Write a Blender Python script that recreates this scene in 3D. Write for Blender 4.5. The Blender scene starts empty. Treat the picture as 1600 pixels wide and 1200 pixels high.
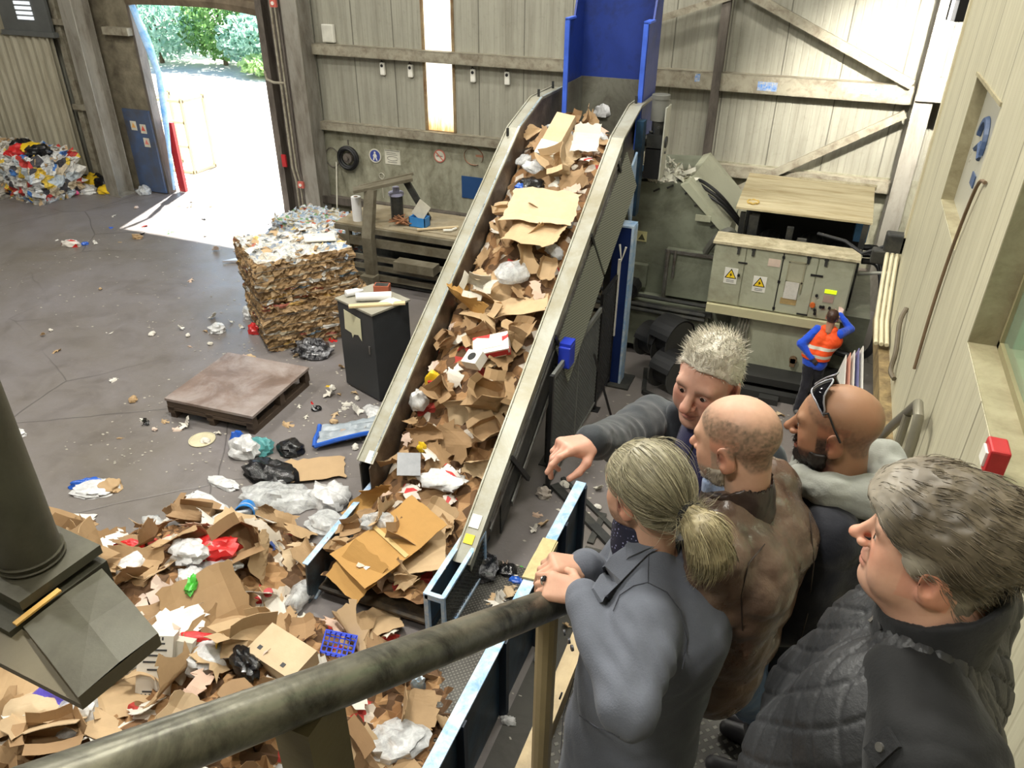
import bpy, math, random
import numpy as np
from mathutils import Vector, Matrix, Euler
rnd = random.Random(7)
SC = bpy.context.scene
COL = SC.collection
PI = math.pi

# ------------------------------------------------------------------ camera
F_PX, CXP, CYP = 1200.0, 800.0, 600.0          # 27 mm lens on a 36 mm sensor, 1600x1200
CAM_R = np.array([[0.92772314, 0.19667731, -0.31725039],
                  [0.37317268, -0.46938495, 0.80026241],
                  [0.0084809, -0.86081114, -0.50885387]])   # columns: right, down, forward
CAM_C = np.array([0.0, 0.0, 6.5])
cam_data = bpy.data.cameras.new('camera')
cam_data.sensor_width = 36.0
cam_data.lens = 27.0
cam_data.clip_start = 0.05
cam_data.clip_end = 300
cam = bpy.data.objects.new('camera', cam_data)
COL.objects.link(cam)
mw = Matrix.Identity(4)
for i in range(3):
    mw[i][0] = CAM_R[i][0]; mw[i][1] = -CAM_R[i][1]; mw[i][2] = -CAM_R[i][2]; mw[i][3] = CAM_C[i]
cam.matrix_world = mw
SC.camera = cam

def ray(u, v):
    return CAM_R @ np.array([u - CXP, v - CYP, F_PX])
def at(u, v, z=0.0):
    d = ray(u, v); return CAM_C + d * ((z - CAM_C[2]) / d[2])
def aty(u, v, y):
    d = ray(u, v); return CAM_C + d * ((y - CAM_C[1]) / d[1])
def atx(u, v, x):
    d = ray(u, v); return CAM_C + d * ((x - CAM_C[0]) / d[0])
def atd(u, v, zd):
    return CAM_C + ray(u, v) / F_PX * zd

# ------------------------------------------------------------------ materials
def lin(c):
    return tuple(((x / 255.0) / 12.92 if x / 255.0 <= 0.04045 else ((x / 255.0 + 0.055) / 1.055) ** 2.4) for x in c)

class NT:
    def __init__(s, name):
        s.m = bpy.data.materials.new(name); s.m.use_nodes = True
        s.t = s.m.node_tree; s.t.nodes.clear()
        s.out = s.t.nodes.new('ShaderNodeOutputMaterial')
        s.b = s.t.nodes.new('ShaderNodeBsdfPrincipled')
        s.t.links.new(s.b.outputs[0], s.out.inputs[0])
        s.tc = s.t.nodes.new('ShaderNodeTexCoord')
    def n(s, typ, **kw):
        nd = s.t.nodes.new(typ)
        for k, v in kw.items():
            setattr(nd, k, v)
        return nd
    def l(s, a, b): s.t.links.new(a, b)
    def val(s, sock, v):
        sock.default_value = v
    def mapping(s, scale=(1, 1, 1), rot=(0, 0, 0), src='Object'):
        mp = s.n('ShaderNodeMapping'); mp.inputs['Scale'].default_value = scale; mp.inputs['Rotation'].default_value = rot
        s.l(s.tc.outputs[src], mp.inputs['Vector']); return mp.outputs[0]
    def noise(s, scale, vec=None, detail=4, rough=.6, dist=0.0):
        nd = s.n('ShaderNodeTexNoise'); nd.inputs['Scale'].default_value = scale
        nd.inputs['Detail'].default_value = detail; nd.inputs['Roughness'].default_value = rough
        nd.inputs['Distortion'].default_value = dist
        s.l(vec if vec is not None else s.tc.outputs['Object'], nd.inputs['Vector']); return nd.outputs['Fac']
    def ramp(s, fac, stops, interp='LINEAR'):
        r = s.n('ShaderNodeValToRGB'); cr = r.color_ramp; cr.interpolation = interp
        while len(cr.elements) < len(stops): cr.elements.new(0.5)
        for e, (p, c) in zip(cr.elements, stops):
            e.position = p
            e.color = (c, c, c, 1) if isinstance(c, (int, float)) else (c[0], c[1], c[2], 1)
        s.l(fac, r.inputs[0]); return r.outputs[0]
    def mix(s, fac, a, b, blend='MIX'):
        m = s.n('ShaderNodeMix', data_type='RGBA', blend_type=blend)
        for sock, v in ((m.inputs[0], fac), (m.inputs[6], a), (m.inputs[7], b)):
            if isinstance(v, bpy.types.NodeSocket): s.l(v, sock)
            elif isinstance(v, (int, float)): sock.default_value = v
            else: sock.default_value = (v[0], v[1], v[2], 1)
        return m.outputs[2]
    def math(s, op, a, b=0.0, clamp=False):
        m = s.n('ShaderNodeMath', operation=op); m.use_clamp = clamp
        for sock, v in ((m.inputs[0], a), (m.inputs[1], b)):
            if isinstance(v, bpy.types.NodeSocket): s.l(v, sock)
            else: sock.default_value = v
        return m.outputs[0]
    def base(s, c):
        if isinstance(c, bpy.types.NodeSocket): s.l(c, s.b.inputs['Base Color'])
        else: s.b.inputs['Base Color'].default_value = (c[0], c[1], c[2], 1)
    def set(s, **kw):
        for k, v in kw.items():
            sock = s.b.inputs[k.replace('_', ' ')]
            if isinstance(v, bpy.types.NodeSocket): s.l(v, sock)
            else: sock.default_value = v
    def bump(s, h, strength=.3, dist=.02):
        b = s.n('ShaderNodeBump'); b.inputs['Strength'].default_value = strength; b.inputs['Distance'].default_value = dist
        s.l(h, b.inputs['Height']); s.l(b.outputs[0], s.b.inputs['Normal'])

MATS = {}
def M(name, col, rough=.6, metal=0.0, var=.18, scale=3.0, dirt=None, damt=.5, dscale=1.6, bump=.15, bscale=30.0, stretch=(1, 1, 1)):
    """painted / worn surface: base tone with mottling, dirt patches, fine bump"""
    if name in MATS: return MATS[name]
    t = NT(name); c = lin(col) if max(col) > 1.001 else col
    vec = t.mapping(stretch)
    f = t.noise(scale, vec, 5, .65)
    a = tuple(x * (1 - var) for x in c); b = tuple(min(1, x * (1 + var)) for x in c)
    cc = t.mix(t.ramp(f, [(.3, 0.0), (.7, 1.0)]), a, b)
    if dirt is not None:
        d = lin(dirt)
        f2 = t.noise(dscale, vec, 8, .7, .4)
        cc = t.mix(t.ramp(f2, [(max(0, .62 - damt * .45), 0.0), (min(1, .85 - damt * .35), 1.0)]), cc, d)
    t.base(cc)
    f3 = t.noise(bscale, None, 3, .6)
    t.set(Metallic=metal, Roughness=t.math('ADD', t.math('MULTIPLY', f, .25), rough - .12, True))
    if bump: t.bump(f3, bump, .01)
    MATS[name] = t.m; return t.m

# ------------------------------------------------------------------ mesh building
class MB:
    def __init__(s):
        s.v = []; s.f = []; s.mi = []; s.cur = 0
    def mat(s, i): s.cur = i; return s
    def add(s, verts, faces):
        o = len(s.v); s.v.extend([tuple(map(float, p)) for p in verts])
        for f in faces:
            s.f.append(tuple(i + o for i in f)); s.mi.append(s.cur)
        return s
    def box(s, c, d, rz=0.0, R=None):
        if R is None: R = Matrix.Rotation(rz, 3, 'Z')
        vs = []
        for x in (-.5, .5):
            for y in (-.5, .5):
                for z in (-.5, .5):
                    vs.append(Vector(c) + R @ Vector((x * d[0], y * d[1], z * d[2])))
        return s.add(vs, [(0, 1, 3, 2), (4, 6, 7, 5), (0, 4, 5, 1), (2, 3, 7, 6), (0, 2, 6, 4), (1, 5, 7, 3)])
    def bx(s, x0, x1, y0, y1, z0, z1):
        return s.box(((x0 + x1) / 2, (y0 + y1) / 2, (z0 + z1) / 2), (abs(x1 - x0), abs(y1 - y0), abs(z1 - z0)))
    def beam(s, p0, p1, w, h, up=(0, 0, 1)):
        p0 = Vector(p0); p1 = Vector(p1); d = p1 - p0; L = d.length; d.normalize()
        u = Vector(up); sd = d.cross(u)
        if sd.length < 1e-4: sd = d.cross(Vector((0, 1, 0)))
        sd.normalize(); u = sd.cross(d)
        R = Matrix((d, sd, u)).transposed()
        return s.box((p0 + p1) / 2, (L, w, h), R=R)
    def cyl(s, p0, p1, r0, r1=None, n=16, cap=True):
        if r1 is None: r1 = r0
        return s.tube([p0, p1], [r0, r1], n, cap)
    def tube(s, pts, r, n=10, cap=True, sy=1.0):
        pts = [Vector(p) for p in pts]
        rs = r if isinstance(r, (list, tuple)) else [r] * len(pts)
        vs = []; fs = []; prev = None
        for i, p in enumerate(pts):
            if i == 0: d = pts[1] - pts[0]
            elif i == len(pts) - 1: d = pts[-1] - pts[-2]
            else: d = (pts[i + 1] - pts[i]).normalized() + (pts[i] - pts[i - 1]).normalized()
            d.normalize()
            if prev is None:
                a = Vector((0, 0, 1)) if abs(d.z) < .9 else Vector((1, 0, 0))
                u = d.cross(a).normalized()
            else:
                u = (prev - d * prev.dot(d))
                u = u.normalized() if u.length > 1e-5 else d.orthogonal().normalized()
            prev = u; w = d.cross(u)
            for k in range(n):
                t = 2 * PI * k / n
                vs.append(p + (u * math.cos(t) + w * math.sin(t) * sy) * rs[i])
        for i in range(len(pts) - 1):
            for k in range(n):
                a = i * n + k; b = i * n + (k + 1) % n
                fs.append((a, b, b + n, a + n))
        if cap:
            fs.append(tuple(range(n - 1, -1, -1))); fs.append(tuple((len(pts) - 1) * n + k for k in range(n)))
        return s.add(vs, fs)
    def prism(s, poly, axis, a, b):
        """poly in the two other axes (in xyz order), extruded a..b along axis"""
        n = len(poly); vs = []
        for w in (a, b):
            for p in poly:
                q = list(p); q.insert(axis, w); vs.append(q)
        fs = [tuple(range(n - 1, -1, -1)), tuple(range(n, 2 * n))]
        for i in range(n):
            j = (i + 1) % n; fs.append((i, j, j + n, i + n))
        return s.add(vs, fs)
    def lathe(s, prof, c=(0, 0, 0), n=20):
        vs = []; fs = []
        for (r, z) in prof:
            for k in range(n):
                t = 2 * PI * k / n; vs.append((c[0] + r * math.cos(t), c[1] + r * math.sin(t), c[2] + z))
        for i in range(len(prof) - 1):
            for k in range(n):
                a = i * n + k; b = i * n + (k + 1) % n; fs.append((a, b, b + n, a + n))
        fs.append(tuple(range(n - 1, -1, -1))); fs.append(tuple((len(prof) - 1) * n + k for k in range(n)))
        return s.add(vs, fs)
    def ribbon(s, pts, w, side, t=.01):
        """flat strip following pts, width w along side vector, thickness t"""
        side = Vector(side).normalized(); pts = [Vector(p) for p in pts]; vs = []; fs = []
        for i, p in enumerate(pts):
            d = (pts[min(i + 1, len(pts) - 1)] - pts[max(i - 1, 0)]).normalized(); nrm = side.cross(d).normalized()
            for a, b in ((-.5, 0), (.5, 0), (.5, t), (-.5, t)):
                vs.append(p + side * (a * w) + nrm * b)
        for i in range(len(pts) - 1):
            for k in range(4):
                a = i * 4 + k; b = i * 4 + (k + 1) % 4; fs.append((a, b, b + 4, a + 4))
        fs.append((3, 2, 1, 0)); e = (len(pts) - 1) * 4; fs.append((e, e + 1, e + 2, e + 3))
        return s.add(vs, fs)
    def mesh(s, name, mats, smooth=False):
        me = bpy.data.meshes.new(name); me.from_pydata(s.v, [], s.f)
        for m in (mats if isinstance(mats, (list, tuple)) else [mats]): me.materials.append(m)
        if len(me.materials) > 1: me.polygons.foreach_set('material_index', s.mi)
        if smooth: me.polygons.foreach_set('use_smooth', [True] * len(me.polygons))
        me.update(); return me
    def build(s, name, mats, parent=None, smooth=False, loc=None, bevel=0.0):
        me = s.mesh(name, mats, smooth)
        import bmesh
        bm = bmesh.new(); bm.from_mesh(me); bmesh.ops.recalc_face_normals(bm, faces=bm.faces); bm.to_mesh(me); bm.free()
        if smooth:
            try: me.set_sharp_from_angle(angle=math.radians(40))
            except Exception: pass
        o = bpy.data.objects.new(name, me); COL.objects.link(o)
        if loc is not None: o.location = loc
        if parent is not None: o.parent = parent
        if bevel:
            bv = o.modifiers.new('bevel', 'BEVEL'); bv.width = bevel; bv.segments = 2; bv.limit_method = 'ANGLE'
        return o

def tag(o, label=None, cat=None, group=None, kind=None):
    if label: o['label'] = label
    if cat: o['category'] = cat
    if group: o['group'] = group
    if kind: o['kind'] = kind
    return o
def thing(name, label, cat, loc=(0, 0, 0), rz=0.0, group=None):
    o = bpy.data.objects.new(name, None); COL.objects.link(o); o.empty_display_size = .1
    o.location = loc; o.rotation_euler = (0, 0, rz); return tag(o, label, cat, group)
def struct(o): o['kind'] = 'structure'; return o
def sub(parent_loc):
    """helper: MB whose points are given in world space but stored relative to parent_loc"""
    class R(MB):
        def add(s, verts, faces):
            L = Vector(parent_loc); return MB.add(s, [Vector(v) - L for v in verts], faces)
    return R()
def copy_tree(o, parent=None):
    c = o.copy(); COL.objects.link(c)
    if parent is not None: c.parent = parent
    for ch in list(o.children): copy_tree(ch, c)
    return c
# ------------------------------------------------------------------ world, view
SC.view_settings.view_transform = 'Standard'
SC.view_settings.look = 'None'
SC.view_settings.exposure = -0.1
SC.view_settings.gamma = 1.0
SC.view_settings.use_curve_mapping = False
W = bpy.data.worlds.new('world'); SC.world = W; W.use_nodes = True
wt = W.node_tree; wt.nodes.clear()
wo = wt.nodes.new('ShaderNodeOutputWorld'); wb = wt.nodes.new('ShaderNodeBackground')
sk = wt.nodes.new('ShaderNodeTexSky'); sk.sky_type = 'HOSEK_WILKIE'
sk.sun_direction = Vector((-.25, .55, .8)).normalized(); sk.turbidity = 4.0; sk.ground_albedo = .5
wt.links.new(sk.outputs[0], wb.inputs[0]); wb.inputs[1].default_value = 13.0
wt.links.new(wb.outputs[0], wo.inputs[0])
def light(name, typ, loc, energy, color=(1, 1, 1), size=1.0, size_y=None, target=None, spot=None, blend=.4):
    d = bpy.data.lights.new(name, typ); d.energy = energy; d.color = color
    if typ == 'AREA':
        d.size = size
        if size_y: d.shape = 'RECTANGLE'; d.size_y = size_y
    elif typ == 'SUN': d.angle = size
    else: d.shadow_soft_size = size
    if spot: d.spot_size = spot; d.spot_blend = blend
    o = bpy.data.objects.new(name, d); COL.objects.link(o); o.location = loc
    if target is not None:
        o.rotation_euler = (Vector(target) - Vector(loc)).to_track_quat('-Z', 'Y').to_euler()
    return o
light('sun', 'SUN', (-12, 30, 20), 30.0, (1.0, .97, .92), .02, target=(-12 + .25 * 20 , 30 - .62 * 25, 20 - 25))
LK = (1.0, .97, .88)
for i, (x, y, e) in enumerate([(-13, 10.0, 520), (-5.5, 12.5, 430), (-5.0, 5.5, 900), (-12, 3.0, 480), (-0.6, 10.0, 400), (-.6, 3.6, 300), (-20, 8, 380), (-2.6, -1.5, 330)]):
    light('ceiling_lamp', 'AREA', (x, y, 10.4), e, LK, 1.6, .5, target=(x, y, 0))

# ------------------------------------------------------------------ surface materials
def panel_mat(name, col, dirt, axis, period, micro, streak=.6, low=0.0, rough=.5):
    t = NT(name)
    sx = t.n('ShaderNodeSeparateXYZ'); t.l(t.tc.outputs['Object'], sx.inputs[0]); u = sx.outputs[axis]
    fr = t.math('FRACT', t.math('DIVIDE', u, period))
    e = t.math('ABSOLUTE', t.math('SUBTRACT', fr, .5))            # .5 at the seam
    seam = t.ramp(e, [(.485, 0.0), (.495, 1.0)])
    mic = t.math('SINE', t.math('MULTIPLY', u, 2 * PI / micro))
    rib = t.ramp(t.math('MULTIPLY', t.math('ADD', mic, 1.0), .5), [(.86, 0.0), (1.0, 1.0)])
    sc = [5.0, 5.0, 5.0]; sc[2] = .35
    st = t.noise(1.3, t.mapping(tuple(sc)), 8, .7)
    big = t.noise(.5, None, 6, .65, .3)
    fine = t.noise(9, None, 6, .7)
    c = lin(col); d = lin(dirt)
    cc = t.mix(t.ramp(big, [(.3, 0.0), (.7, 1.0)]), tuple(x * .9 for x in c), tuple(x * 1.08 for x in c))
    cc = t.mix(t.math('MULTIPLY', t.ramp(st, [(.42, 0.0), (.75, 1.0)]), streak), cc, d)
    cc = t.mix(t.math('MULTIPLY', t.ramp(fine, [(.55, 0.0), (.8, 1.0)]), .35), cc, d)
    if low:                                                       # splash dirt on the lowest metres
        z = sx.outputs[2]
        lz = t.math('ADD', t.math('MULTIPLY', z, -.45), t.math('ADD', t.math('MULTIPLY', fine, .7), low), True)
        cc = t.mix(t.math('MULTIPLY', lz, .75), cc, tuple(x * .8 for x in d))
    cc = t.mix(t.math('MULTIPLY', seam, .65), cc, tuple(x * .35 for x in d))
    cc = t.mix(t.math('MULTIPLY', rib, .12), cc, d)
    t.base(cc); t.set(Roughness=rough)
    h = t.math('ADD', t.math('MULTIPLY', seam, -1.0), t.math('MULTIPLY', rib, -.35))
    t.bump(h, .6, .015)
    return t.m
m_wall = panel_mat('grey_wall_panel', (160, 158, 144), (104, 99, 86), 0, 1.05, .13, .6, .35)
m_cream = panel_mat('cream_wall_panel', (188, 183, 158), (140, 133, 108), 1, 1.0, .11, .55)
m_corr = M('corrugated_cladding', (176, 170, 150), .6, .0, .08, 2, (134, 126, 106), .4, 1.0, .1, stretch=(3, 3, .4))
m_plinth = M('stained_concrete_wall', (158, 156, 136), .75, 0, .12, 2.2, (104, 100, 80), .45, 2.4, .3, 18, stretch=(1, 1, .6))
m_girt = M('dusty_steel_girt', (156, 150, 132), .6, .1, .15, 4, (110, 98, 82), .4, 5, .2)
m_col = M('grimy_steel_column', (150, 146, 136), .5, .1, .12, 2, (104, 96, 84), .4, 1.6, .15, stretch=(2, 2, .5))
m_cold = M('dark_steel_column', (112, 104, 96), .55, .15, .18, 2, (70, 64, 58), .45, 2.2, .2, stretch=(2, 2, .5))
m_roof = M('ceiling_sheet', (120, 118, 110), .7, 0, .1)
m_white = M('white_paint', (222, 220, 210), .5, 0, .08)
m_blue = M('blue_paint', (28, 52, 128), .45, .05, .12, 3, (18, 30, 70), .25)
m_bluel = M('worn_light_blue_edge', (128, 170, 214), .5, .1, .2, 8, (205, 214, 220), .55, 6, .1)
m_navy = M('dark_blue_panel', (34, 66, 92), .45, .1, .2, 3, (22, 34, 44), .6, 2)
m_bsteel = M('blue_steel_door', (74, 96, 134), .5, .1, .15, 3, (84, 82, 82), .55, 1.0)
m_black = M('black_rubber', (22, 22, 23), .5, 0, .25)
m_dark = M('dark_machine_grey', (44, 45, 44), .55, .2, .3, 4, (80, 78, 70), .35, 3)
m_green = M('grey_green_machine_paint', (118, 122, 106), .5, .05, .1, 2, (78, 78, 64), .4, 1.3)
m_cab = M('light_grey_green_cabinet_paint', (172, 174, 152), .5, .05, .06, 2, (130, 126, 104), .3, 1.0)
m_dust = M('dusty_top', (196, 186, 156), .85, 0, .18, 6, (150, 138, 108), .5, 5, .5, 40)
m_steel = M('bare_worn_steel', (150, 150, 146), .38, .75, .2, 3, (92, 82, 72), .55, 2.2, .15)
m_galv = M('dull_galvanised_steel', (156, 156, 146), .5, .35, .12, 3, (134, 128, 106), .55, 1.4, .15)
m_red = M('red_paint', (176, 36, 40), .45)
m_yel = M('yellow_paint', (232, 206, 44), .5, 0, .08)
m_glass = M('dusty_glass', (120, 124, 116), .15, 0, .2, 2)

# floor
t = NT('stained_concrete_floor')
n1 = t.noise(.28, None, 8, .65, .4); n2 = t.noise(1.6, None, 8, .7, .5); n3 = t.noise(14, None, 5, .7); n4 = t.noise(.12, None, 3, .5)
cc = t.mix(t.ramp(n1, [(.35, 0.0), (.68, 1.0)]), lin((124, 119, 120)), lin((108, 101, 93)))
cc = t.mix(t.math('MULTIPLY', t.ramp(n2, [(.48, 0.0), (.72, 1.0)]), .38), cc, lin((78, 72, 67)))
cc = t.mix(t.math('MULTIPLY', t.ramp(n3, [(.6, 0.0), (.78, 1.0)]), .45), cc, lin((158, 150, 138)))
vo = t.n('ShaderNodeTexVoronoi', feature='DISTANCE_TO_EDGE'); vo.inputs['Scale'].default_value = .42
wv = t.n('ShaderNodeMixRGB'); wv.inputs[0].default_value = .12
t.l(t.tc.outputs['Object'], wv.inputs[1]); nn = t.n('ShaderNodeTexNoise'); nn.inputs['Scale'].default_value = 1.2; t.l(t.tc.outputs['Object'], nn.inputs[0]); t.l(nn.outputs['Color'], wv.inputs[2])
t.l(wv.outputs[0], vo.inputs['Vector'])
crack = t.math('MULTIPLY', t.ramp(vo.outputs['Distance'], [(.0, 1.0), (.005, 0.0)]), t.ramp(n4, [(.5, 0.0), (.56, 1.0)]))
cc = t.mix(t.math('MULTIPLY', crack, .6), cc, lin((34, 31, 29)))
t.base(cc)
t.set(Roughness=t.ramp(n2, [(.3, .5), (.7, .28)]), Specular_IOR_Level=.5)
t.bump(t.math('ADD', n3, t.math('MULTIPLY', crack, -2.0)), .25, .01)
m_floor = t.m
t = NT('bright_yard_concrete'); f = t.noise(1.2, None, 6, .6)
t.base(t.mix(f, lin((214, 208, 196)), lin((188, 182, 170)))); t.set(Roughness=.9); m_yard = t.m

def quadobj(name, x0, x1, y0, y1, z, mat, th=.2):
    return struct(MB().bx(x0, x1, y0, y1, z - th, z).build(name, mat))
quadobj('floor', -32, 6, -6, 16.5, 0, m_floor)
quadobj('ground', -80, 30, 16.5, 90, -.005, m_yard)
quadobj('ceiling', -32, 6, -6, 16.6, 11.0 + .2, m_roof)

# ---- back wall with its door opening and skylight strip
YB = 16.4
DX0, DX1, DZ = -16.93, -12.86, 4.86
w = MB()
for (x0, x1, z0, z1) in [(-32, DX0, 0, 11), (DX0, DX1, DZ, 11), (DX1, -8.67, 2.45, 11), (-7.98, 6, 2.45, 11)]:
    w.bx(x0, x1, YB, YB + .15, z0, z1)
struct(w.build('wall_back', m_wall))
w = MB().bx(DX1, 6, YB - .02, YB + .16, 0, 2.45)
struct(w.build('trim_1', m_plinth))
# translucent daylight strip
t = NT('daylight_strip'); sx = t.n('ShaderNodeSeparateXYZ'); t.l(t.tc.outputs['Object'], sx.inputs[0])
nz = t.noise(6, t.mapping((3, 1, .4)), 5, .7)
fz = t.math('ADD', t.math('MULTIPLY', t.math('SUBTRACT', sx.outputs[2], 2.45), 1.3), t.math('MULTIPLY', t.math('SUBTRACT', nz, .5), 1.2))
cc = t.mix(t.ramp(fz, [(.05, 0.0), (.6, 1.0)]), lin((196, 160, 104)), lin((250, 246, 232)))
t.base(cc); t.set(Emission_Color=cc, Emission_Strength=1.5, Roughness=.4)
struct(MB().bx(-8.67, -7.98, YB + .03, YB + .06, 2.45, 11).build('window_1', t.m))
w = MB()
for x in (-8.69, -7.96): w.bx(x - .03, x + .03, YB - .03, YB + .02, 2.43, 11)
w.bx(-8.72, -7.93, YB - .03, YB + .02, 2.42, 2.47)
struct(w.build('trim_2', M('rusty_strip_frame', (150, 132, 100), .7, .1, .2, 4, (110, 80, 50), .5)))
# girts: C-shaped rails
def girt(name, x0, x1, z0, z1, y, d=.22):
    g = MB(); g.bx(x0, x1, y - d, y, z1 - .03, z1); g.bx(x0, x1, y - d, y - d + .025, z0, z1); g.bx(x0, x1, y - d, y, z0, z0 + .03)
    return struct(g.build(name, m_girt))
girt('trim_3', -11.5, -4.0, 3.97, 4.2, YB)
girt('trim_4', -11.5, -4.0, 2.27, 2.46, YB)
girt('trim_5', -4.0, 1.3, 3.84, 4.16, YB, .26)
girt('trim_6', -4.0, 1.3, 2.2, 2.42, YB, .22)
g = MB().bx(-12.0, 1.3, YB - .2, YB - .02, .42, .6); struct(g.build('trim_7', m_cold))
def hbeam(m, p0, p1, w, h, up):
    """I-section between two points"""
    p0 = Vector(p0); p1 = Vector(p1); u = Vector(up).normalized()
    m.beam(p0 + u * (h / 2 - .012), p1 + u * (h / 2 - .012), w, .024, up); m.beam(p0 - u * (h / 2 - .012), p1 - u * (h / 2 - .012), w, .024, up)
    m.beam(p0, p1, .02, h - .02, up)
g = MB(); hbeam(g, (-18.15, 15.75, 0), (-18.15, 15.75, 11), .42, .55, (0, 1, 0)); g.bx(-18.45, -17.85, 15.45, 16.05, 0, .03)
struct(g.build('trim_8', m_col))
g = MB(); hbeam(g, (-11.72, 16.05, 0), (-11.72, 16.05, 11), .42, .5, (0, 1, 0)); g.bx(-12.0, -11.45, 15.75, 16.35, 0, .03)
struct(g.build('trim_9', m_col))
g = MB(); hbeam(g, (1.44, 15.95, 0), (1.44, 15.95, 11), .3, .6, (0, 1, 0)); g.bx(1.3, 1.7, 15.6, 15.66, 4.0, 4.4)
struct(g.build('trim_10', m_col))
# bracing on the right half of the wall
def brace(name, a, b, w=.1, d=.1):
    return struct(MB().beam((a[0], YB - .3, a[1]), (b[0], YB - .3, b[1]), d, w, (0, 1, 0)).build(name, m_girt))
brace('trim_11', (-2.0, 5.62), (1.22, 4.19), .1, .16)
brace('trim_12', (-1.7, 1.85), (1.24, 3.69), .1, .14)
brace('trim_13', (-3.9, 4.9), (-2.1, 5.5), .1, .12)
brace('trim_14', (-3.2, 2.56), (-1.95, 1.85), .1, .12)
g = MB(); hbeam(g, (-2.2, YB - .22, 0.6), (-2.2, YB - .22, 11), .16, .16, (0, 1, 0)); struct(g.build('trim_15', m_cold))
# blue overspray left on the cross beam
mk = M('blue_paint_patch', (70, 128, 200), .6, 0, .3, 20, (196, 190, 170), .55, 14)
g = MB(); yb = YB - .262
for (x0, x1, z0, z1) in [(-2.62, -2.52, 3.98, 4.12), (-1.42, -1.06, 3.9, 4.06), (.2, .72, 3.97, 4.08)]:
    g.bx(x0, x1, yb - .004, yb, z0, z1)
struct(g.build('trim_16', mk))

# ---- far-left cladding, with a louvred opening high up
v = []; f = []; xs = np.arange(-27.0, -19.58, .04); prof = .035 * np.clip(np.sin(xs * 2 * PI / .27) * 1.8, -1, 1)
for x, d in zip(xs, prof):
    v += [(x, 15.98 - d, 0), (x, 15.98 - d, 4.0)]
for i in range(len(xs) - 1): f.append((2 * i, 2 * i + 2, 2 * i + 3, 2 * i + 1))
g = MB(); g.add(v, f); g.bx(-32, -27, 15.9, 16.3, 0, 11); g.bx(-27, -19.62, 16.05, 16.1, 0, 4)
g.bx(-27, -21.2, 15.9, 16.1, 4.0, 11); struct(g.build('wall_left_cladding', m_corr))
g = MB(); g.bx(-21.2, -19.45, 16.0, 16.08, 4.06, 7.5)
g2 = MB()
g.bx(-21.25, -19.3, 15.9, 16.05, 3.96, 4.08)
struct(g.build('trim_17', M('grey_dusty_board', (98, 100, 98), .6, 0, .15, 2)))
t = NT('daylit_louvre_pane'); t.base((.8, .82, .84)); t.set(Emission_Color=(.8, .85, .9, 1), Emission_Strength=.8)
g = MB()
for k in range(9): g.bx(-20.55, -19.98, 15.97, 16.0, 4.35 + k * .12, 4.43 + k * .12)
struct(g.build('window_4', t.m))
# dark recess behind the column, horizontal angle irons, door jamb panel
g = MB(); g.bx(-19.6, -16.93, 16.3, 16.39, 0, 11); struct(g.build('wall_left_recess', M('brown_grey_recess', (132, 124, 104), .7, 0, .15, 2, (84, 76, 62), .5)))
g = MB()
for z in (4.25, 2.1): g.bx(-19.6, -18.3, 16.12, 16.3, z, z + .14)
for z in (4.1,): g.bx(-17.8, -16.95, 16.1, 16.3, z, z + .18)
g.bx(-19.55, -19.35, 16.2, 16.3, 0, 11)
struct(g.build('trim_18', m_girt))
# roller door: curtain box, guides, arched bottom edge
g = MB()
g.bx(DX0 - .06, DX0 + .02, YB - .12, YB + .15, 0, 5.6)
g.bx(DX1 - .02, DX1 + .16, YB - .3, YB + .15, 0, 5.6); g.bx(DX1 + .16, DX1 + 1.0, YB - .05, YB + .15, 0, 5.6)
struct(g.build('door_1', m_cold))
n = 24; v = []; f = []
for i in range(n + 1):
    x = DX0 + (DX1 - DX0) * i / n; a = (i / n - .45); zb = 4.84 - max(0, abs(a) - .1) ** 2 * (.75 if a > 0 else .25)
    for k in range(9):
        z = zb + (5.9 - zb) * k / 8; v.append((x, YB - .18 - (.03 if k % 2 else 0), z))
for i in range(n):
    for k in range(8):
        a = i * 9 + k; f.append((a, a + 9, a + 10, a + 1))
g = MB().add(v, f); struct(g.build('door_2', M('roller_shutter_slats', (134, 120, 100), .55, .3, .15, 4, (90, 78, 64), .5)))
# blue flexible strip curtain tied back along the left jamb
o = struct(MB().tube([(DX0 + .12, YB - .1, 4.8), (DX0 + .3, YB - .05, 4.0), (DX0 + .42, YB, 3.2), (DX0 + .36, YB, 2.4), (DX0 + .22, YB, 1.2), (DX0 + .1, YB, .1)], [.1, .14, .1, .12, .07, .05], 8, sy=.5).build('trim_19', M('blue_white_curtain', (170, 198, 222), .5, 0, .2, 6, (90, 150, 210), .6, 3), smooth=True))

# ---- upper storey building on the right (cream panels, overhanging)
XW = 1.0
w = MB()
win2 = (5.97, 7.32, 4.56, 5.55); win3 = (2.2, 4.72, 4.44, 6.6)
ys = [-2.0, win3[0], win3[1], win2[0], win2[1], 8.95]
for (y0, y1, z0, z1) in [(-6, win3[0], 2.9, 9), (win3[1], win2[0], 2.9, 9), (win2[1], 8.95, 2.9, 9),
                         (win3[0], win3[1], 2.9, win3[2]), (win3[0], win3[1], win3[3], 9),
                         (win2[0], win2[1], 2.9, win2[2]), (win2[0], win2[1], win2[3], 9)]:
    w.bx(XW, XW + .22, y0, y1, z0, z1)
w.bx(XW + .22, 3.2, 8.8, 8.95, 2.9, 9)
struct(w.build('wall_right', m_cream))
g = MB(); g.bx(XW - .02, XW + .02, 8.9, 8.99, 2.9, 9); struct(g.build('trim_20', M('cream_corner_flashing', (196, 188, 158), .5, 0, .1)))
g = MB(); g.bx(XW - .1, XW + .12, -1, 8.95, 2.68, 2.9); g.bx(XW + .12, 3.2, -1, 8.95, 2.75, 2.9)
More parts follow.
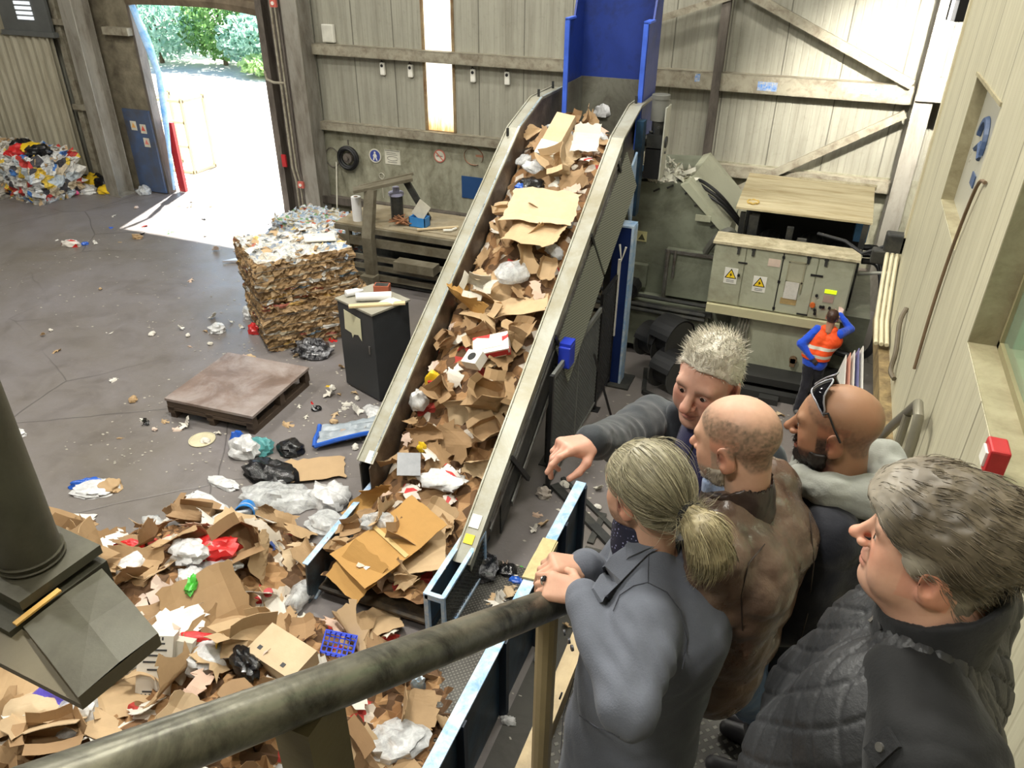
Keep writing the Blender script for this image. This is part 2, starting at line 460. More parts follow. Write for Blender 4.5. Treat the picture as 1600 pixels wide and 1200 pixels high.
struct(g.build('trim_21', M('rusty_floor_beam', (150, 130, 88), .7, .1, .3, 8, (92, 74, 48), .6, 5, .5)))
m_rev = M('cream_window_reveal', (156, 148, 118), .6, 0, .12, 3, (118, 108, 80), .45, 3)
g = MB()
for (y0, y1, z0, z1) in (win2, win3):
    g.bx(XW + .004, XW + .24, y0 - .02, y1 + .02, z0 - .03, z0 + .006); g.bx(XW + .004, XW + .24, y0 - .02, y1 + .02, z1 - .006, z1 + .03)
    g.bx(XW + .004, XW + .24, y0 - .03, y0 + .006, z0, z1); g.bx(XW + .004, XW + .24, y1 - .006, y1 + .03, z0, z1)
g.bx(XW - .012, XW + .02, win2[0] - .02, win2[1] + .02, win2[3], win2[3] + .025)
struct(g.build('trim_22', m_rev))
gl = NT('office_glass'); gl.base(lin((206, 226, 208))); gl.set(Roughness=.05, Transmission_Weight=.85, IOR=1.45)
pane = MB().bx(XW + .17, XW + .18, win3[0], win3[1], win3[2], win3[3]).build('window_3', gl.m); struct(pane)
fr = MB(); fr.bx(XW + .15, XW + .2, win3[1] - .05, win3[1], win3[2], win3[3]); fr.bx(XW + .15, XW + .2, win3[0], win3[1], win3[2], win3[2] + .05); fr.bx(XW + .15, XW + .2, win3[0], win3[0] + .05, win3[2], win3[3])
o = fr.build('window_frame', M('brown_window_frame', (132, 124, 92), .5)); o.parent = pane
pane = MB().bx(XW + .1, XW + .11, win2[0], win2[1], win2[2], win2[3]).build('window_2', M('dusty_window_board', (170, 168, 154), .3, 0, .05)); struct(pane)
st = MB()
def arc_pts(cy, cz, r, a0, a1, n=12): return [(XW + .094, cy + r * math.cos(a0 + (a1 - a0) * i / n), cz + r * math.sin(a0 + (a1 - a0) * i / n)) for i in range(n + 1)]
sc_ = atx(1530, 235, XW + .095); sy_, sz_ = sc_[1], sc_[2]
st.tube(arc_pts(sy_, sz_ + .05, .17, .2, 3.4), .03, 6); st.tube([(XW + .094, sy_ + .15, sz_ - .02), (XW + .094, sy_, sz_ + .05), (XW + .094, sy_ - .12, sz_ - .04)], .024, 6); st.bx(XW + .09, XW + .098, sy_ - .2, sy_ - .03, sz_ - .24, sz_ - .15)
o = st.build('sticker', M('blue_sticker', (62, 82, 116), .5)); o.parent = pane; o['label'] = 'blue curved sticker on the window pane'
# room behind the big office window
g = MB(); g.bx(XW + 1.9, XW + 2.0, 1, 6, 3.6, 9); g.bx(XW + .25, XW + 2.0, 5.6, 5.7, 3.6, 9); g.bx(XW + .25, XW + 2.0, 1, 6, 3.95, 4.0)
struct(g.build('wall_office', M('pale_green_office_wall', (196, 226, 200), .8, 0, .05)))
light('office_lamp', 'AREA', (XW + 1.1, 3.6, 7.6), 60, (1, .97, .9), 1.0, target=(XW + 1.1, 3.6, 0))

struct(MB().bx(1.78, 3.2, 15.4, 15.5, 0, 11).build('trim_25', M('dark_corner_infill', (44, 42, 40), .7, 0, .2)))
# other walls that close the hall
struct(MB().bx(-32, -31.8, -6, 16.5, 0, 11).build('wall_left', m_wall))
struct(MB().bx(-32, 6, -6.2, -6, 0, 11).build('wall_front', m_wall))
struct(MB().bx(3.2, 3.4, -6, 16.4, 0, 11).build('wall_right_lower', m_wall))

# ---- the walkway the group stands on, and the stair down to it
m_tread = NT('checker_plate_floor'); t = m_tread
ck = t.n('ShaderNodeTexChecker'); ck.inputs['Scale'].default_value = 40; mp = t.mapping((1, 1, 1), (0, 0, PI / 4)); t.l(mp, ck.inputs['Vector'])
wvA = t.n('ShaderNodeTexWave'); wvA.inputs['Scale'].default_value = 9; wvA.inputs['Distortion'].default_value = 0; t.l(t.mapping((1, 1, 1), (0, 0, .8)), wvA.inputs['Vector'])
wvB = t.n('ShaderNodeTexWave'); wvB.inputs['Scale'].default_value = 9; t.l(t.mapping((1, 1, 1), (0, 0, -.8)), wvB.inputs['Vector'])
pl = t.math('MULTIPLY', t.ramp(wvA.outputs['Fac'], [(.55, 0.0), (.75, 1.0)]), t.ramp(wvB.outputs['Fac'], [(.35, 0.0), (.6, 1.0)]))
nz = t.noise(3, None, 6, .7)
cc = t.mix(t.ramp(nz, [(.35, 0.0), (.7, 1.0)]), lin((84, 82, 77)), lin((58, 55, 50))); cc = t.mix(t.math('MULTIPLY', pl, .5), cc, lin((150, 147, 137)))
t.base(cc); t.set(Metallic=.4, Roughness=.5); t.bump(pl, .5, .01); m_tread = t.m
LZ = 3.7
g = MB(); g.bx(-.56, XW, 1.5, 3.3, LZ - .05, LZ)
for k in range(6): g.bx(-.56, XW, 1.5 - .24 * (k + 1), 1.5 - .24 * k, LZ + .185 * (k + 1) - .05, LZ + .185 * (k + 1))
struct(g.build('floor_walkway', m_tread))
g = MB(); g.bx(-.62, -.55, 1.5, 3.3, LZ - .2, LZ + .1)
struct(g.build('trim_23', M('tan_kick_beam', (164, 146, 112), .6, .1, .2, 6, (110, 92, 62), .4)))

ma = M('aisle_shade_tone', (70, 68, 62), .55, 0, .15, 2, (50, 48, 42), .4, 2, .2)  # dark overlay colour stands in for the shade on the aisle floor
struct(MB().bx(-1.76, .9, 1.0, 6.95, 0, .006).build('floor_aisle_shade', ma))
# ---- yard beyond the door: hedge and trees
m_leaf = {}
for nm, ca, cb in (('leaf_light', (208, 228, 170), (156, 190, 118)), ('leaf_mid', (140, 180, 110), (80, 124, 66)), ('leaf_blue', (184, 212, 196), (124, 168, 148))):
    t = NT(nm); oi = t.n('ShaderNodeObjectInfo'); nz = t.noise(3.5, None, 4, .7)
    t.base(t.mix(t.ramp(nz, [(.35, 0.0), (.65, 1.0)]), lin(ca), lin(cb))); t.set(Roughness=.7)
    tr = t.n('ShaderNodeBsdfTranslucent'); t.l(t.b.inputs['Base Color'].links[0].from_socket, tr.inputs[0]); mxs = t.n('ShaderNodeMixShader'); mxs.inputs[0].default_value = .5; t.l(t.b.outputs[0], mxs.inputs[1]); t.l(tr.outputs[0], mxs.inputs[2]); t.l(mxs.outputs[0], t.out.inputs[0]); m_leaf[nm] = t.m
def bush(name, x, y, rx, rz, n, leafm, label, cat, seed, trunk=False, z0=0.0):
    r = np.random.default_rng(seed); root = thing(name, label, cat, (x, y, 0))
    v = []; f = []
    for i in range(n):
        d = r.normal(size=3); d /= np.linalg.norm(d); rad = r.uniform(.55, 1.0)
        p = np.array([d[0] * rx * rad, d[1] * rx * .7 * rad, z0 + rz + d[2] * rz * rad * (.92)])
        if p[2] < 0.02: p[2] = r.uniform(0.02, .4)
        a = r.normal(size=3); a /= np.linalg.norm(a); b = np.cross(a, r.normal(size=3)); b /= np.linalg.norm(b); s = r.uniform(.1, .26)
        k = len(v); v += [p - a * s, p + b * s * .45, p + a * s, p - b * s * .45]; f.append((k, k + 1, k + 2, k + 3))
    MB().add(v, f).build('foliage', m_leaf[leafm], root)
    m = MB(); m.tube([(0, 0, 0), (.1, 0, z0 + rz * .6), (-.1, .1, z0 + rz * 1.3)], [.14, .1, .04], 7)
    for q in range(4): m.tube([(0, 0, z0 + rz * .5), (math.cos(q * 1.7) * rx * .5, math.sin(q * 1.7) * rx * .4, z0 + rz * 1.2)], [.06, .02], 5)
    m.build('trunk', M('bark', (98, 82, 62), .9, 0, .2), root, True)
    return root
bush('hedge', -35.0, 35.2, 3.2, 2.0, 3400, 'leaf_blue', 'blue-green hedge bush at the left of the doorway view', 'bush', 1)
bush('hedge', -31.3, 36.0, 2.6, 2.1, 2600, 'leaf_mid', 'tall dark green bush in the middle of the doorway view', 'bush', 2)
bush('hedge', -28.0, 35.4, 2.8, 1.5, 2600, 'leaf_blue', 'low blue-green bush at the right of the doorway view', 'bush', 3)
bush('hedge', -26.5, 34.0, 2.0, .55, 1500, 'leaf_light', 'bright green low hedge along the yard edge', 'bush', 4)
bush('tree', -37.5, 41.0, 3.6, 2.6, 2600, 'leaf_light', 'pale green tree rising behind the left hedge bush', 'tree', 5, True, 1.6)
bush('tree', -31.6, 42.0, 3.4, 2.8, 2600, 'leaf_light', 'pale green tree rising behind the right hedge bush', 'tree', 6, True, 1.8)
# pale low building glimpsed between the bushes
b = thing('building', 'pale low building glimpsed between the bushes beyond the yard', 'building', (-33.0, 48, 0))
MB().bx(-4, 8, 0, 3, 0, 3.6).build('wall', M('pale_render', (232, 226, 214), .8), b)
MB().bx(-4.2, 8.2, -.2, 3.2, 3.6, 3.8).build('roof', M('terracotta_roof', (186, 120, 92), .8), b)
o = MB().bx(2.0, 3.2, -.02, .05, 1.2, 2.4).build('window', m_glass, b)
# crate frames and red bollard plate outside the left jamb
r_ = thing('pallet_cage', 'light wooden crate frame standing outside the left door jamb', 'crate', (-18.3, 18.2, 0))
g = MB()
for z in (.05, .8, 1.5, 2.1): g.beam((-.7, 0, z), (.6, 0, z), .08, .08)
for x in (-.7, .6):
    g.beam((x, 0, 0), (x, 0, 2.2), .08, .08, (0, 1, 0)); g.beam((x, .9, 0), (x, .9, 2.2), .08, .08, (0, 1, 0))
    for z in (.05, 2.1): g.beam((x, 0, z), (x, .9, z), .08, .08)
g.build('frame', M('pale_timber', (206, 186, 150), .8, 0, .12), r_)
bp = MB(); bp.bx(DX0 + .08, DX0 + .3, YB + .2, YB + .3, 0, 1.9)
tag(bp.build('guard_post', m_red), 'red steel guard plate just outside the left door jamb', 'guard post')
# ------------------------------------------------------------------ inclined belt conveyor
XR0, XR1 = -2.88, -2.70            # right side board: inner, outer face
XL1, XL0 = -4.30, -4.48            # left side board: inner, outer face
SL = .625
def top_z(y):                       # upper edge of the side boards
    if y > 12.0: return 4.2
    if y > 11.05: return 3.93 + (y - 11.05) / .95 * .27
    return 3.93 - SL * (11.05 - y)
def belt_z(y):
    if y < 6.0: return .12
    return min(.12 + SL * (y - 6.0), 3.36)
conv = thing('belt_conveyor', 'long inclined steel belt conveyor carrying waste cardboard up to the baler', 'conveyor', (-3.6, 9, 0))
CO = conv.location
def side_profile(y0=6.25):
    return [(y0, top_z(y0)), (11.05, 3.93), (12.0, 4.2), (13.05, 4.2), (13.05, 3.0), (11.4, 3.0), (11.05, 2.9), (y0 + .1, max(.02, top_z(y0) - 1.0)), (y0, max(.02, top_z(y0) - .62))]
m_inner = M('scuffed_inner_steel', (126, 116, 104), .42, .45, .25, 3, (66, 54, 44), .6, 1.6, .2)
m_inblue = M('scuffed_blue_steel', (92, 118, 132), .45, .4, .2, 3, (70, 58, 48), .6, 1.4, .2)
g = sub(CO); g.prism(side_profile(), 0, XL1 - .012, XL1); g.build('side_board', m_inner, conv)['label'] = 'left side board of the conveyor, scuffed inside'
g = sub(CO); g.prism(side_profile(), 0, XR0, XR0 + .012); g.build('side_board', m_inner, conv)['label'] = 'right side board of the conveyor'
def strip(x0, x1, name, y0, label):
    pts = [(x0, y, top_z(y)) for y in (y0, 8.2, 11.05, 12.0, 13.05)]
    g = sub(CO); xm = (x0 + x1) / 2
    g.ribbon([(xm, p[1], p[2]) for p in pts], abs(x1 - x0), (1, 0, 0), .02)
    for x, h in ((x0 - .008, .05), (x1 + .008, .05)):
        g.ribbon([(x, p[1], p[2] + .002) for p in pts], .02, (1, 0, 0), .035)
    o = g.build(name, m_galv, conv); o['label'] = label
strip(XL0, XL1, 'top_flange', 6.3, 'dull steel top flange of the left side board')
strip(XR0, XR1, 'top_flange', 5.6, 'dull steel top flange of the right side board')
g = sub(CO)                                        # outer faces below the flanges: channel, perforated guard
def band(x, d0, d1, y0, y1, t=.02):
    g.prism([(y0, top_z(y0) - d0), (y1, top_z(y1) - d0), (y1, top_z(y1) - d1), (y0, top_z(y0) - d1)], 0, x, x + t)
band(XR1 - .02, .0, .16, 5.65, 11.05)
g.build('outer_channel', m_galv, conv)
g = sub(CO); band(XR1 - .06, .16, 1.0, 6.6, 11.3); band(XL0, .05, .95, 6.3, 11.3); g.build('frame_web', m_dark, conv)
g = sub(CO)
band(XR1 - .02, .22, .27, 6.2, 11.0); band(XR1 - .02, .34, .38, 6.2, 11.0); band(XR1 - .03, .9, .98, 6.9, 11.0)
g.build('guide_rail', m_steel, conv)
t = NT('perforated_guard'); wv = t.n('ShaderNodeTexWave'); wv.inputs['Scale'].default_value = 11; wv.bands_direction = 'Z'; t.l(t.tc.outputs['Object'], wv.inputs['Vector'])
t.base(t.mix(t.ramp(wv.outputs['Fac'], [(.4, 0.0), (.6, 1.0)]), lin((120, 122, 108)), lin((82, 84, 74)))); t.set(Roughness=.5)
g = sub(CO)
for (ya, yb_) in ((8.3, 9.75), (9.8, 11.3)):
    q_ = [(XR1 + .01, ya, top_z(ya) - .3), (XR1 + .01, yb_, top_z(yb_) - .3), (XR1 + .2, yb_, top_z(yb_) - .78), (XR1 + .2, ya, top_z(ya) - .78)]; g.add(q_ + [(x_ - .012, y_, z_ - .01) for x_, y_, z_ in q_], [(0, 1, 2, 3), (7, 6, 5, 4), (0, 4, 5, 1), (1, 5, 6, 2), (2, 6, 7, 3), (3, 7, 4, 0)])
g.build('perforated_guard', t.m, conv)
g = sub(CO); g.ribbon([(XL1 - .004, y_, top_z(y_) + .036) for y_ in (6.3, 8.2, 11.05, 12.0, 13.0)], .03, (1, 0, 0), .006); g.build('highlight_edge', M('bluish_highlight_steel', (176, 194, 206), .3, .6, .15, 6, (120, 110, 96), .4, 5), conv)  # pale bluish strip added to draw the highlight line along the left lip
for y in (7.15, 8.6, 10.0, 11.2):
    g = sub(CO); zt = top_z(y); g.beam((XR1 + .0, y - .35, zt - .1 - SL * .35), (XR1 + .03, y + .18, zt - 1.0), .06, .04, (1, 0, 0)); g.build('strut', m_black, conv)
for y in (8.4, 11.0):
    for x in (XR1 - .05, XL0 + .05):
        g = sub(CO); g.beam((x, y, 0), (x, y, top_z(y) - .7), .12, .1, (0, 1, 0)); g.bx(x - .12, x + .12, y - .12, y + .12, 0, .02); g.build('leg', m_dark, conv)
g = sub(CO); n = 40
bp = [(y, belt_z(y)) for y in np.linspace(5.0, 12.6, n)]
g.ribbon([((XL1 + XR0) / 2, y, z) for y, z in bp], XR0 - XL1 - .02, (1, 0, 0), .03)
g.build('belt', M('dirty_black_belt', (44, 40, 36), .7, 0, .3, 6, (92, 76, 54), .5, 4), conv)
g = sub(CO)
for k in range(12):
    y = 6.3 + k * .5; z = belt_z(y) + .045; g.box(((XL1 + XR0) / 2, y, z), (1.36, .04, .05))
g.build('cleats', m_black, conv)
# low infeed cheeks on the ground
g = sub(CO); x = XL1 - .05
g.prism([(6.75, .88), (6.35, .62), (4.92, .54), (4.86, .02), (6.75, .02)], 0, x, x + .02); g.build('infeed_cheek', m_inblue, conv)['label'] = 'left infeed cheek plate at the foot of the conveyor'
g = sub(CO); g.ribbon([(x, 4.92, .54), (x, 6.35, .62), (x, 6.75, .88)], .07, (1, 0, 0), .012); g.beam((x + .03, 4.95, .0), (x + .03, 6.3, .45), .03, .03); g.build('cheek_lip', m_bluel, conv)
x = XR0 - .03
g = sub(CO); g.prism([(6.6, .95), (6.15, .62), (5.0, .6), (5.0, .02), (6.6, .02)], 0, x, x + .02); g.build('infeed_cheek', m_navy, conv)['label'] = 'right infeed cheek plate at the foot of the conveyor'
g = sub(CO); g.ribbon([(x, 4.98, .6), (x, 6.15, .62), (x, 6.6, .95)], .06, (1, 0, 0), .014); g.beam((x, 5.0, .01), (x, 5.0, .6), .05, .05, (0, 1, 0)); g.build('cheek_lip', m_bluel, conv)
# meshed side pocket beside the right cheek
x = XR1 - .02
g = sub(CO)
for y in (5.0, 6.05): g.beam((x, y, 0.01), (x, y, .62), .04, .04, (0, 1, 0))
g.beam((x, 5.0, .6), (x, 6.05, .64), .05, .03); g.beam((x, 5.0, .05), (x, 6.05, .05), .04, .03); g.beam((x - .2, 5.0, .58), (x, 5.0, .58), .05, .07)
g.build('guard_frame', m_bluel, conv)
def mesh_panel(g, p0, p1, z0, z1, pitch, r=.006):
    p0 = Vector(p0); p1 = Vector(p1); L = (p1 - p0).length; n = int((L + z1 - z0) / pitch)
    for s in (1, -1):
        for k in range(n + 1):
            a = k * pitch                                   # diagonal wires of expanded mesh
            u0 = a if s == 1 else a - (z1 - z0); u1 = u0 - (z1 - z0) if s == 1 else a
            pa = [u0, z0]; pb = [u1, z1]
            du = pb[0] - pa[0]
            t0, t1 = 0.0, 1.0
            for lim, sg in ((0, -1), (L, 1)):
                fa = (pa[0] - lim) * sg; fb = (pb[0] - lim) * sg
                if fa > 0 and fb > 0: t0 = 2
                elif fa > 0: t0 = max(t0, fa / (fa - fb))
                elif fb > 0: t1 = min(t1, fa / (fa - fb))
            if t0 >= t1: continue
            A = (pa[0] + du * t0, z0 + (z1 - z0) * t0); B = (pa[0] + du * t1, z0 + (z1 - z0) * t1)
            d = (p1 - p0) / L
            g.tube([p0 + d * A[0] + Vector((0, 0, A[1])), p0 + d * B[0] + Vector((0, 0, B[1]))], r, 4, False)
g = sub(CO); mesh_panel(g, (x, 5.02, 0), (x, 6.03, 0), .07, .6, .055, .005); g.build('guard_mesh', m_dark, conv)
# pins on the flanges
for (x, y) in [(XL0 + .05, 10.9), (XL0 + .09, 12.1), (XL0 + .05, 12.9), (XR0 + .05, 12.2)]:
    g = sub(CO); g.cyl((x, y, top_z(y)), (x, y, top_z(y) + .13), .022, n=8); g.build('pin', m_dark, conv)
# head drive
g = sub(CO); x, y = -2.47, 12.3
g.cyl((x, y, 3.98), (x, y, 4.3), .13, n=20); g.cyl((x, y, 4.3), (x, y, 4.36), .14, n=20); g.build('drive_motor', M('grey_motor', (112, 112, 106), .5, .2, .15), conv, True)
g = sub(CO); g.cyl((x, y, 3.72), (x, y, 3.98), .1, n=14); g.box((x, y, 3.68), (.26, .26, .2)); g.cyl((x - .2, y, 3.66), (x + .16, y, 3.66), .09, n=12)
for k in range(6): g.cyl((x + .1 * math.cos(k), y + .1 * math.sin(k) - .02, 3.5 + .08 * k), (x + .16 * math.cos(k), y + .16 * math.sin(k), 3.5 + .08 * k), .02, n=6)
g.build('gearbox', m_dark, conv)
g = sub(CO); g.box((x - .02, y, 3.33), (.24, .26, .46)); g.build('junction_box', m_black, conv)
g = sub(CO); g.bx(x + .12, x + .14, y - .18, y + .18, 3.1, 4.2); g.build('mounting_plate', M('light_grey_plate', (176, 176, 164), .5, .1), conv)
for xx, y0, y1 in ((-2.64, 11.75, 11.95),):
    g = sub(CO); g.bx(xx - .05, xx + .05, y0, y1, 2.6, 4.05); g.bx(xx + .05, xx + .06, y0, y1, 2.6, 4.05); g.build('head_post', m_navy, conv)
g = sub(CO); g.prism([(11.5, 2.8), (11.5, 3.45), (11.75, 3.6), (11.75, 2.4)], 0, -2.66, -2.63); g.build('gusset', m_bluel, conv)
# small labels on the right flange
g = sub(CO); zz = top_z(6.05)
g.box((XR0 + .08, 6.0, top_z(6.0) + .03), (.12, .16, .015), R=Matrix.Rotation(math.atan(SL), 3, 'X')); g.build('notice', m_white, conv)['label'] = 'small white notice on the right flange'
g = sub(CO); g.box((XR0 + .08, 5.82, top_z(5.82) + .03), (.11, .11, .015), R=Matrix.Rotation(math.atan(SL), 3, 'X')); g.build('notice', m_yel, conv)['label'] = 'small yellow notice on the right flange'
g = sub(CO); g.box((XL1 - .03, 6.35, top_z(6.35) + .03), (.11, .16, .015), R=Matrix.Rotation(math.atan(SL), 3, 'X')); g.build('notice', m_white, conv)['label'] = 'small white notice on the left flange'
# pull switch
sw = thing('switch_box', 'blue plastic switch box hanging on the outer side of the conveyor', 'switch box', (-2.56, 8.35, 1.8))
MB().box((0, 0, .0), (.16, .22, .3)).build('housing', M('bright_blue_plastic', (38, 58, 178), .35, 0, .1), sw, bevel=.015)
MB().box((.0, .02, .17), (.15, .2, .04)).build('lid', M('bright_blue_plastic', (38, 58, 178)), sw)
MB().box((-.06, 0, .02), (.06, .1, .12)).build('bracket', m_dark, sw)

# ------------------------------------------------------------------ discharge chute at the head of the conveyor
ch = thing('discharge_hood', 'tall royal blue steel hood over the head of the conveyor', 'hood', (-3.4, 12.7, 3.4))
CH = ch.location
prof = [(12.3, 3.5), (12.3, 5.33), (12.62, 5.35), (12.72, 5.62), (12.8, 6.6), (13.15, 6.6), (13.15, 3.5)]
for x0, x1, lb in ((-4.03, -4.0, 'left cheek of the blue hood'), (-2.78, -2.75, 'right cheek of the blue hood')):
    g = sub(CH); g.prism(prof, 0, x0, x1); g.build('cheek', m_blue, ch)['label'] = lb
for x0, x1, x2 in ((-4.05, -4.05, -3.98), (-2.83, -2.83, -2.73)):
    g = sub(CH); g.bx(x0, x0 + .07, 12.27, 12.31, 3.5, 5.34); g.bx(x1, x2, 12.27, 12.62, 5.33, 5.36); g.build('edge_flange', M('bright_blue_edge', (64, 100, 208), .4, .05), ch)
g = sub(CH); g.bx(-4.0, -2.78, 13.1, 13.15, 4.42, 6.6); g.build('back_plate', m_blue, ch)
g = sub(CH); g.bx(-4.0, -2.78, 13.08, 13.13, 3.3, 4.42); g.bx(-3.99, -3.97, 12.32, 13.1, 3.3, 4.42); g.build('liner', M('grey_steel_liner', (118, 118, 106), .5, .2, .15, 2, (70, 64, 54), .5), ch)

# ------------------------------------------------------------------ blue column, fence, trough wall
bc = thing('blue_post', 'dark blue steel post with a light edge standing right of the conveyor', 'post', (-2.52, 11.0, 0))
MB().bx(-.17, .1, -.12, .12, 0, 2.7).bx(-.3, -.17, -.03, .03, 0, 2.2).build('post', M('deep_blue_post', (14, 38, 92), .4, .1, .15), bc)
MB().bx(.1, .135, -.13, .13, 0, 2.7).bx(-.19, .13, -.13, .13, 2.7, 2.73).build('edge', m_bluel, bc)
MB().bx(-.3, .3, -.25, .25, 0, .03).build('base_plate', m_dark, bc)
g = MB(); g.tube([(-.05, -.18, 2.45), (0.0, -.2, 2.2), (.05, -.18, 2.42)], .018, 6); g.bx(-.06, -.02, -.16, -.12, .9, 2.2); g.build('cable_hook', m_white, bc)
fn = thing('mesh_fence', 'grey expanded-mesh guard panel between two black posts beside the conveyor', 'fence', (-2.57, 8.9, 0))
FO = fn.location
for y in (7.81, 9.99):
    g = sub(FO); g.bx(-2.59, -2.54, y - .03, y + .03, 0, 1.78); g.bx(-2.65, -2.48, y - .08, y + .08, 0, .015); g.build('post', m_black, fn)
g = sub(FO); g.bx(-2.585, -2.545, 7.84, 9.96, 1.7, 1.78); g.bx(-2.58, -2.55, 7.84, 9.96, .12, .16); g.bx(-2.58, -2.55, 8.9, 8.93, .12, 1.7); g.build('rail', M('grey_fence_rail', (122, 124, 120), .5, .3), fn)
g = sub(FO); mesh_panel(g, (-2.565, 7.84, 0), (-2.565, 9.96, 0), .16, 1.7, .062, .0055); g.build('mesh', M('fence_mesh_grey', (92, 94, 92), .5, .4), fn)
g = sub(FO); g.beam((-2.5, 9.5, 1.25), (-2.2, 9.75, .02), .03, .03); g.build('brace', m_black, fn)
f2 = thing('mesh_fence', 'dark mesh guard panel closing the gap between the fence and the blue post', 'fence', (-2.57, 10.5, 0))
g = sub(f2.location); g.bx(-2.6, -2.56, 10.06, 10.86, 1.9, 1.95); g.bx(-2.6, -2.56, 10.06, 10.86, .1, .14)
for y in (10.06, 10.86): g.bx(-2.6, -2.56, y - .02, y + .02, 0, 1.95)
g.build('frame', m_black, f2)
g = sub(f2.location); mesh_panel(g, (-2.58, 10.06, 0), (-2.58, 10.86, 0), .14, 1.9, .07, .006); g.build('mesh', m_black, f2)
tw = thing('trough_wall', 'low dark blue steel side wall with a worn pale top edge, right of the conveyor', 'low wall', (-1.83, 4.6, 0))
TO = tw.location
g = sub(TO); g.bx(-1.86, -1.83, 2.2, 6.82, 0, 1.03); g.build('plate', m_navy, tw)
g = sub(TO); g.bx(-1.9, -1.78, 2.2, 6.83, 1.03, 1.05); g.bx(-1.9, -1.885, 2.2, 6.83, .98, 1.03); g.build('top_flange', m_bluel, tw)
for y in (2.6, 3.5, 4.4, 5.3, 6.1, 6.78):
    g = sub(TO); g.bx(-1.83, -1.76, y - .035, y + .035, 0, 1.03); g.build('rib', M('dark_navy_rib', (24, 36, 52), .5), tw)
g = MB(); rr = np.random.default_rng(3); pts = [(-1.84, 5.15 + .1 * k, 1.058 + .012 * rr.random()) for k in range(7)]
g.ribbon(pts, .15, (1, .1, 0), .02); g.ribbon([(p[0] + .085, p[1], p[2] - .04) for p in pts], .1, (.1, 0, 1), .012)
tag(g.build('rag', M('yellowed_rag', (190, 176, 130), .9, 0, .15, 12)), 'yellowed rag draped over the top edge of the blue trough wall', 'rag')
# checker plate between the conveyor foot and the trough wall
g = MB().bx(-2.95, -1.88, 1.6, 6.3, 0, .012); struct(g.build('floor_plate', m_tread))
g = MB().bx(-1.76, -1.68, 7.0, 7.6, 0, .03).beam((-2.5, 7.9, .03), (-.9, 6.6, .03), .12, .05).beam((-2.45, 8.1, .02), (-.7, 6.7, .02), .06, .04)
struct(g.build('trim_24', m_dark))

# ------------------------------------------------------------------ baler
ba = thing('baler', 'large grey-green hydraulic baling press behind the conveyor', 'baling machine', (-2, 13, 0))
BO = ba.location
g = sub(BO); g.prism([(-2.95, .2), (-2.95, 2.9), (-2.05, 2.95), (-1.27, 2.22), (-1.27, .9), (-1.27, .2)], 1, 12.62, 14.6); g.build('press_body', M('grey_green_machine_paint', (0, 0, 0)), ba)
g = sub(BO); g.prism([(-2.06, 2.95), (-1.93, 3.0), (-1.2, 2.3), (-1.25, 2.2)], 1, 12.55, 14.7); g.bx(-1.75, -1.5, 12.53, 12.56, 2.4, 2.5); g.build('sloped_flange', m_cab, ba)
for (x, z) in ((-2.5, 2.78), (-2.28, 2.86), (-1.98, 2.8), (-1.8, 2.62), (-1.5, 2.3)):
    g = sub(BO); g.beam((x, 12.6, z), (x + .1, 12.6, z + .06), .02, .03); g.build('weld_tab', m_dark, ba)
g = sub(BO); g.bx(-2.15, -1.25, 12.42, 12.62, 1.05, 1.86); g.build('access_door', m_green, ba)
g = sub(BO); g.cyl((-2.1, 12.38, 1.0), (-2.1, 12.38, 1.9), .035, n=8); g.cyl((-1.98, 12.38, 1.4), (-1.98, 12.38, 1.9), .025, n=8); g.bx(-2.15, -1.28, 12.38, 12.42, 1.84, 1.89); g.build('hinge_bar', m_steel, ba)
g = sub(BO); g.bx(-3.1, -1.25, 12.05, 12.6, .2, .98); g.bx(-2.9, -2.45, 12.5, 12.62, 1.1, 1.5); g.build('lower_frame', m_green, ba)
g = sub(BO)
for z, y in ((1.0, 12.0), (1.1, 12.15), (.92, 11.98)): g.cyl((-3.2, y, z), (-1.3, y, z - .02), .035, n=8)
g.bx(-3.1, -1.2, 12.0, 12.06, .95, 1.03); g.build('pipes', m_dark, ba)
g = sub(BO); g.bx(-2.75, -2.55, 12.1, 12.4, 1.05, 1.3); g.cyl((-2.62, 12.0, 1.2), (-2.62, 12.3, 1.2), .15, n=16); g.cyl((-2.62, 11.95, 1.2), (-2.62, 12.05, 1.2), .09, n=14); g.build('hydraulic_motor', m_black, ba)
g = sub(BO); g.bx(-1.3, 1.2, 12.3, 14.4, .15, 1.25); g.build('ram_housing', m_green, ba)
g = sub(BO); g.box((-2.62, 12.61, 1.98), (.17, .012, .18)); g.build('warning_sticker', M('pale_sticker', (196, 190, 140), .5), ba)
g = sub(BO); a = [(-2.68, 1.92), (-2.56, 1.92), (-2.62, 2.03)]; g.prism([(x, z) for x, z in a], 1, 12.598, 12.603); g.build('sticker_triangle', M('dark_olive_ink', (70, 70, 48), .5), ba)
# scraps lying on the press roof
rr = np.random.default_rng(11); v = []; f = []
for i in range(260):
    x = rr.uniform(-2.93, -2.0); y = rr.uniform(12.62, 13.4); z = 2.93 + rr.random() ** 2 * .22 * (1 - abs((x + 2.55) / .6) * .6); s = rr.uniform(.03, .09)
    a = rr.normal(size=3) * s; b = rr.normal(size=3) * s; k = len(v); c = np.array([x, y, z])
    for q in (c - a, c + b, c + a, c - b): v.append((q[0], q[1], max(2.92, q[2])))
    f.append((k, k + 1, k + 2, k + 3))
tag(MB().add(v, f).build('paper_scraps', M('white_scraps', (206, 204, 190), .8, 0, .2, 8)), 'heap of white paper scraps on the roof of the baling press', 'scraps', kind='stuff')
g = MB(); g.box((-2.86, 12.7, 3.03), (.2, .2, .18), rz=.4); g.cyl((-2.8, 12.6, 3.1), (-2.7, 12.55, 3.16), .05, n=8)
